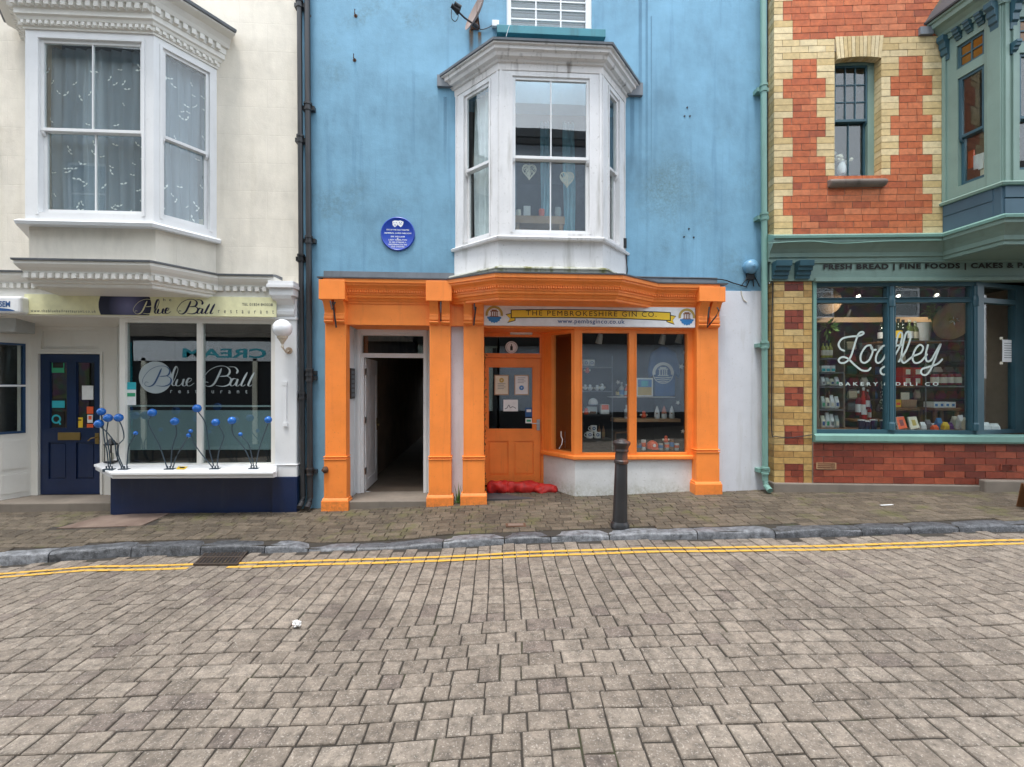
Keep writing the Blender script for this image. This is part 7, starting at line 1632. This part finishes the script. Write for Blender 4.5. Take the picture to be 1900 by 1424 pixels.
# blue shirt with crest
pts = [(1175, 742), (1172, 520), (1128, 560), (1118, 480), (1150, 300), (1215, 262), (1245, 238), (1300, 238), (1330, 262), (1395, 300), (1440, 470), (1432, 560), (1392, 520), (1385, 742)]
m['shirt'] = paint('blue_cotton', (.02, .12, .36, 1), .9, .25, (.01, .06, .2, 1), .5, (.45, .65), 12, .6)
sh_n = -.5; mb = MB(); mb.prism(M, [M.px(*gz2(x, y), sh_n) for x, y in pts], sh_n - .09, sh_n); shirt = mb.build('blue_shirt', m['shirt'], bevel=.03, label='blue shirt with round white crest displayed in the gin window', cat='shirt')
crest(M, *gz2(1262, 508), sh_n + .003, 112 * gm(sh_n), shirt, m['letterw'])
for (x, y, n, lab) in ((615, 165, -.5, 'left white track spot in the gin shop window'), (1255, 170, -.5, 'middle white track spot in the gin shop window'), (1425, 160, -.6, 'right white track spot in the gin shop window')): spot(x, y, n, lab, False, fr=M, conv=ga)
m['star'] = flatm('pale_starfish', (.62, .60, .56, 1), .8)
for i, (x, y, r) in enumerate(((1450, 440, 34), (1472, 296, 18), (1415, 808, 28), (1465, 1100, 26), (805, 600, 26))):
    a = M.px(*gz2(x, y), -.3); k_ = gm(-.3) * r; th0 = i * .5; mb = MB(); mb.prism(M, [(a[0] + k_ * (1 if j % 2 == 0 else .42) * math.cos(th0 + j * math.pi / 5), a[1] + k_ * (1 if j % 2 == 0 else .42) * math.sin(th0 + j * math.pi / 5)) for j in range(10)], -.32, -.30); mb.build('starfish', m['star'], bevel=.006, label=['large starfish hanging beside the blue shirt', 'small starfish hanging above the large one', 'starfish hanging below the shirt hem', 'starfish hanging low in the right window corner', 'starfish hanging left of the orange mullion'][i], cat='starfish', group='starfish hung in the gin window')
for i, (x, h, mk, lab) in enumerate(((1020, 70, 'lead', 'grey tumbler left of the orange cap'), (1062, 105, 'letterw', 'white printed tin next to the orange cap'), (1238, 70, 'frosted', 'clear tumbler right of the orange cap'), (1300, 80, 'frosted', 'clear tumbler under the orange toy'), (1350, 110, 'wood', 'brown jug in the bottom right corner'), (1400, 70, 'curtain', 'pale cup in the bottom right corner'))):
    k_ = gm(-.36); c = ga(x, 1290, -.36); mb = MB(); mb.lathe(c, [(20 * k_, 0), (24 * k_, h * .3 * k_), (24 * k_, h * k_), (21 * k_, h * k_), (20 * k_, 5 * k_)], 16); o = mb.build('tumbler', m[mk], smooth=True, label=lab, cat='tumbler'); MB().lathe(c, [(24.6 * k_, h * .35 * k_), (24.6 * k_, h * .75 * k_)], 16).build('printed_band', m['stick_or' if i % 2 else 'crest_blue'], o, smooth=True)
bottle('gin_bottle', 840, 745, 600, -.6, [m['frosted'], m['crest_blue'], m['letterw']], 'clear gin bottle with blue label on the white shelf', fr=M, cz=gz2, fat=.34); bottle('gin_bottle', 800, 745, 640, -.62, [m['winedk'], m['crest_gold'], m['inkblack']], 'short dark gin bottle on the white shelf', fr=M, cz=gz2, fat=.4); bottle('gin_bottle', 890, 745, 620, -.6, [m['stick_or'], m['letterw'], m['letterw']], 'orange gin bottle on the white shelf by the mullion', fr=M, cz=gz2, fat=.34)
bottle('gin_bottle', 890, 968, 830, -.6, [m['curtain'], m['lead'], m['letterw']], 'frosted gin bottle on the wooden shelf by the mullion', fr=M, cz=gz2, fat=.34)
gbox('wooden_crate', 775, 1105, 915, 1200, -.7, .2, m['wood'], 'brown crate behind the bollard cap in the gin window', 'crate', m['dark'], (785, 1120, 905, 1180))
mb = MB(); P = [ga(225, 1100, -.25), ga(225, 1150, -.25), ga(240, 1180, -.25), ga(232, 1230, -.25), ga(205, 1275, -.25)]; mb.tube(P, .007, 6); mb.build('white_cord', m['letterw'], label='white cord hanging in the angled gin window', cat='cord')
# ---- behind the upper windows
for i, (x, y) in enumerate(((982, 318), (1052, 332))):
    a = fB[1].px(x, y, -.14); mb = MB(); q = random.Random(i + 3)
    P = []
    for k in range(40):
        t_ = 2 * math.pi * k / 39; hx = 16 * math.sin(t_) ** 3; hy = 13 * math.cos(t_) - 5 * math.cos(2 * t_) - 2 * math.cos(3 * t_) - math.cos(4 * t_); P.append((a[0] + hx * .0062, a[1] + hy * .0075))
    mb.tube([fB[1].w(u, z, -.14) for u, z in P], .008, 6)
    for k in range(26): p, r = P[q.randrange(39)], P[q.randrange(39)]; mb.tube([fB[1].w(*p, -.14 + q.uniform(-.01, .01)), fB[1].w((p[0] + r[0]) / 2, (p[1] + r[1]) / 2 + .01, -.13), fB[1].w(*r, -.14)], .0045, 5)
    hh_ = mb.build('wicker_heart', m['paperc'], label=('left' if i == 0 else 'right') + ' white wicker heart hanging in the white bay window', cat='heart', group='wicker hearts in the bay window'); mb = MB(); mb.tube([fB[1].w(a[0], a[1] + .05, -.14), fB[1].w(a[0], zm + .05, -.14)], .002, 5); mb.build('hanging_string', m['letterw'], hh_)
f = fB[1]; a, b = f.px(952, 410, -.5), f.px(1048, 402, -.5)
tb = thing('side_table', f.w((a[0] + b[0]) / 2, a[1] - .6, -.6), 'pale wooden table inside the white bay window', 'table'); mb = MB(); mb.box(f, a[0], b[0], a[1] - .03, b[1], -.9, -.5); mb.build('table_top', m['pale_wood'], tb)
for u in (a[0] + .05, b[0] - .08): mb = MB(); mb.box(f, u, u + .05, a[1] - .5, a[1] - .03, -.56, -.51); mb.build('leg', m['pale_wood'], tb)
for i, (x, w, h, mk, lab, nm) in enumerate(((978, 13, 20, 'paper', 'white greeting card on the table in the bay', 'greeting_card'), (1005, 12, 13, 'orball', 'orange pot on the table in the bay', 'pot'), (962, 10, 12, 'paperc', 'cream candle jar at the left of the bay table', 'candle_jar'), (1035, 13, 16, 'frosted', 'pale green jar at the right of the bay table', 'jar'))):
    c = f.px(x, 402, -.6); k_ = 6.9 / 844; mb = MB()
    if i == 0: mb.box(f, c[0] - w / 2 * k_, c[0] + w / 2 * k_, c[1], c[1] + h * k_, -.62, -.60)
    else: mb.lathe(f.w(c[0], c[1], -.6), [(w * .4 * k_, 0), (w * .5 * k_, h * .4 * k_), (w * .45 * k_, h * k_), (w * .38 * k_, h * k_)], 14)
    mb.build(nm, m[mk], smooth=i > 0, label=lab, cat=nm.replace('_', ' '))
# vase of flowers and books seen through the brick building's windows
c = R.px(1562, 318, -.3); mb = MB(); mb.lathe(R.w(c[0], c[1] - .05, -.3), [(.05, 0), (.07, .08), (.04, .18), (.05, .2)], 14); vs_ = mb.build('vase', m['curtain'], smooth=True, label='white vase of pale flowers in the narrow brick building window', cat='vase'); mb = MB(); q = random.Random(2)
for k in range(14): mb.ball(R.w(c[0] + q.gauss(0, .06), c[1] + .22 + q.gauss(0, .06), -.3 + q.gauss(0, .03)), .028, seg=8)
mb.build('flowers', m['paperc'], vs_)
for i, (x0, x1, y0, y1, mk) in enumerate(((1796, 1806, 280, 312, 'stick_or'), (1806, 1815, 288, 314, 'letterw'), (1815, 1824, 285, 314, 'paper'))):
    mb = MB(); mb.pbox(of, x0, y0, x1, y1, -.25, -.28); mb.build('card_display', m[mk], label=['orange', 'narrow white', 'plain pale'][i] + ' card standing inside the oriel window', cat='card')
cable([(1431, 520), (1434, 535), (1432, 600), (1432, 700), (1432, 800), (1440, 810), (1470, 812), (1507, 807)], .025, .008, m['black'], 'black cable looping down the buff brick pier', fr=R)
cable([(1425, 452), (1500, 448), (1560, 452), (1640, 448), (1745, 446)], .245, .007, m['mint'], 'green painted cable lying along the bakery cornice', fr=R)
# ================================================================ OPPOSITE SIDE (behind the camera, seen in the glass)
OY = -3.4
O_ = Fr((0, OY, 0), math.radians(180), 0)   # u runs towards -X, n towards +Y
def opp(name, x0, x1, z1, mats, label, wins, door=None, base=None):
    t_ = thing(name, (lerp(x0, x1, .5), OY, -.2), label, 'building'); f = O_
    mb = MB(); mb.holes(f, -x1, -x0, -.8, z1, wins, 0, -.3); mb.build('wall', mats[0], t_, recalc=False)
    mb = MB(); mb.box(f, -x1 - .1, -x0 + .1, z1, z1 + .3, -6, .25); mb.build('roof', m['slate'], t_)
    for w in wins:
        mb = MB(); e = .07; mb.holes(f, *w, [(w[0] + e, w[1] - e, w[2] + e, lerp(w[2], w[3], .5) - .02), (w[0] + e, w[1] - e, lerp(w[2], w[3], .5) + .02, w[3] - e)], -.06, -.12); wn = mb.build('window', mats[1], t_)
        k = MB(); k.box(f, w[0] + .03, w[1] - .03, w[2] + .03, w[3] - .03, -.10, -.09); k.build('pane', m['gl_dark'], wn)
    mb = MB(); mb.box(f, -x1 + .01, -x0 - .01, -.8, z1, -6, -.6); mb.build('rear', m['dark'], t_)
    return t_
m['palegreen'] = render_wall('pale_green_render', (.68, .78, .70, 1), (.3, .35, .3, 1), None, False, .2)
m['darkstone'] = islands('dark_rubble_stone', [(0, (.05, .042, .036, 1)), (1, (.16, .13, .11, 1))], .4, .9)
t = NT('rubble'); v = t.n("ShaderNodeTexVoronoi"); v.inputs['Scale'].default_value = 5; t.l(t.pos(), v.inputs['Vector'])
m['rubble'] = t.done(t.mix(.6, mul((.13, .105, .09, 1), 1), t.mix(1., v.outputs['Color'], (.14, .12, .10, 1), 'MULTIPLY')), .9)
m['buff'] = render_wall('buff_render', (.30, .26, .21, 1), (.2, .17, .14, 1), None, False, .3)
W = lambda x0, x1, z0, z1: (-x1, -x0, z0, z1)
a = opp('pale_green_building', -2.6, .55, 10.4, [m['palegreen'], m['white']], 'pale green rendered building across the street, reflected in the bay window', [W(-1.2, 0, 5.0, 7.0)])
m['greyblue'] = render_wall('grey_blue_render', (.50, .57, .65, 1), (.3, .34, .38, 1), None, False, .2)
a2 = opp('grey_blue_building', .65, 8.4, 10.5, [m['greyblue'], m['white']], 'grey blue rendered building across the street, reflected in the gin shop window', [W(2.2, 3.4, 5.0, 7.0), W(5.2, 6.4, 5.0, 7.0)])
for par, x0, x1 in ((a, -2.6, .55), (a2, .65, 8.4)):
    mb = MB(); mb.box(O_, -x1, -x0, 3.3, 3.75, .001, .3); mb.build('fascia', m['inkblack'], par); mb = MB(); mb.box(O_, -x1, -x0, -.8, .62, .001, .06); mb.build('plinth', m['dark'], par)
    mb = MB(); mb.box(O_, -x1, -x0, 10.2, 10.38, .25, .38); mb.build('gutter', m['black'], par)
mb = MB(); mb.tube([(.45, OY + .09, 3.2), (.45, OY + .09, -.2)], .09); mb.build('downpipe', m['black'], a)
b = opp('ice_cream_shop', -14.6, -2.7, 12.3, [m['buff'], m['white']], 'shop with turquoise banner across the street, reflected in the restaurant window', [W(-6.5, -5, 4.6, 6.4), W(-10.5, -9, 4.6, 6.4), W(-13.6, -12.4, 7, 9)])
mb = MB(); mb.box(O_, 2.7, 14.6, -.8, 4.2, .001, .05); mb.build('dark_front', m['dark'], b)
mb = MB(); mb.box(O_, 2.8, 14.6, 3.4, 4.0, .05, .18); mb.build('stone_lintel', m['floorc'], b)
for x in (-6.2, -8.2, -10.0, -11.9): mb = MB(); mb.box(O_, -x - .07, -x + .07, -.6, 2.65, .05, .14); mb.build('pillar', m['paperc'], b)
mb = MB(); mb.box(O_, 5.2, 12.2, 2.55, 3.25, .06, .14); so_ = mb.build('shop_sign', m['signw'], b)
SF = Fr((0, OY, 0), math.radians(180), 0)
def otext(s, u0, u1, z0, z1, n, mt, par, bold=.03):
    c = bpy.data.curves.new('tmp', 'FONT'); c.body = s; c.offset = bold; o = bpy.data.objects.new('tmp', c); COL.objects.link(o)
    dg = bpy.context.evaluated_depsgraph_get(); me = bpy.data.meshes.new_from_object(o.evaluated_get(dg)); bpy.data.objects.remove(o); bpy.data.curves.remove(c)
    vs = [v.co.copy() for v in me.vertices]; fs = [tuple(p.vertices) for p in me.polygons]; bpy.data.meshes.remove(me)
    ax, bx = min(v.x for v in vs), max(v.x for v in vs); ay, by = min(v.y for v in vs), max(v.y for v in vs)
    mb = MB(); mb.loc(SF, [(lerp(u0, u1, (v.x - ax) / (bx - ax)), lerp(z0, z1, (v.y - ay) / (by - ay)), n) for v in vs], fs); mb.build('sign_lettering', mt, par, recalc=False)
otext('ICE CREAM', 6.3, 10.6, 2.66, 3.0, .143, m['cyan'], so_)
mb = MB(); mb.box(O_, 12.3, 13.6, -.2, 3.2, .06, .16); mb.build('banner', m['cyan'], b)
c_ = opp('rubble_stone_building', -26, -14.7, 8.5, [m['rubble'], m['white']], 'dark rubble stone building across the street at the far left', [W(-18, -17, 3, 4.6)])
d_ = opp('dark_stone_building', 8.5, 22, 8.8, [m['rubble'], m['white']], 'dark rubble stone building across the street, reflected in the bakery windows', [W(10, 11.2, 4.2, 6.2), W(13, 14.2, 4.2, 6.2)])
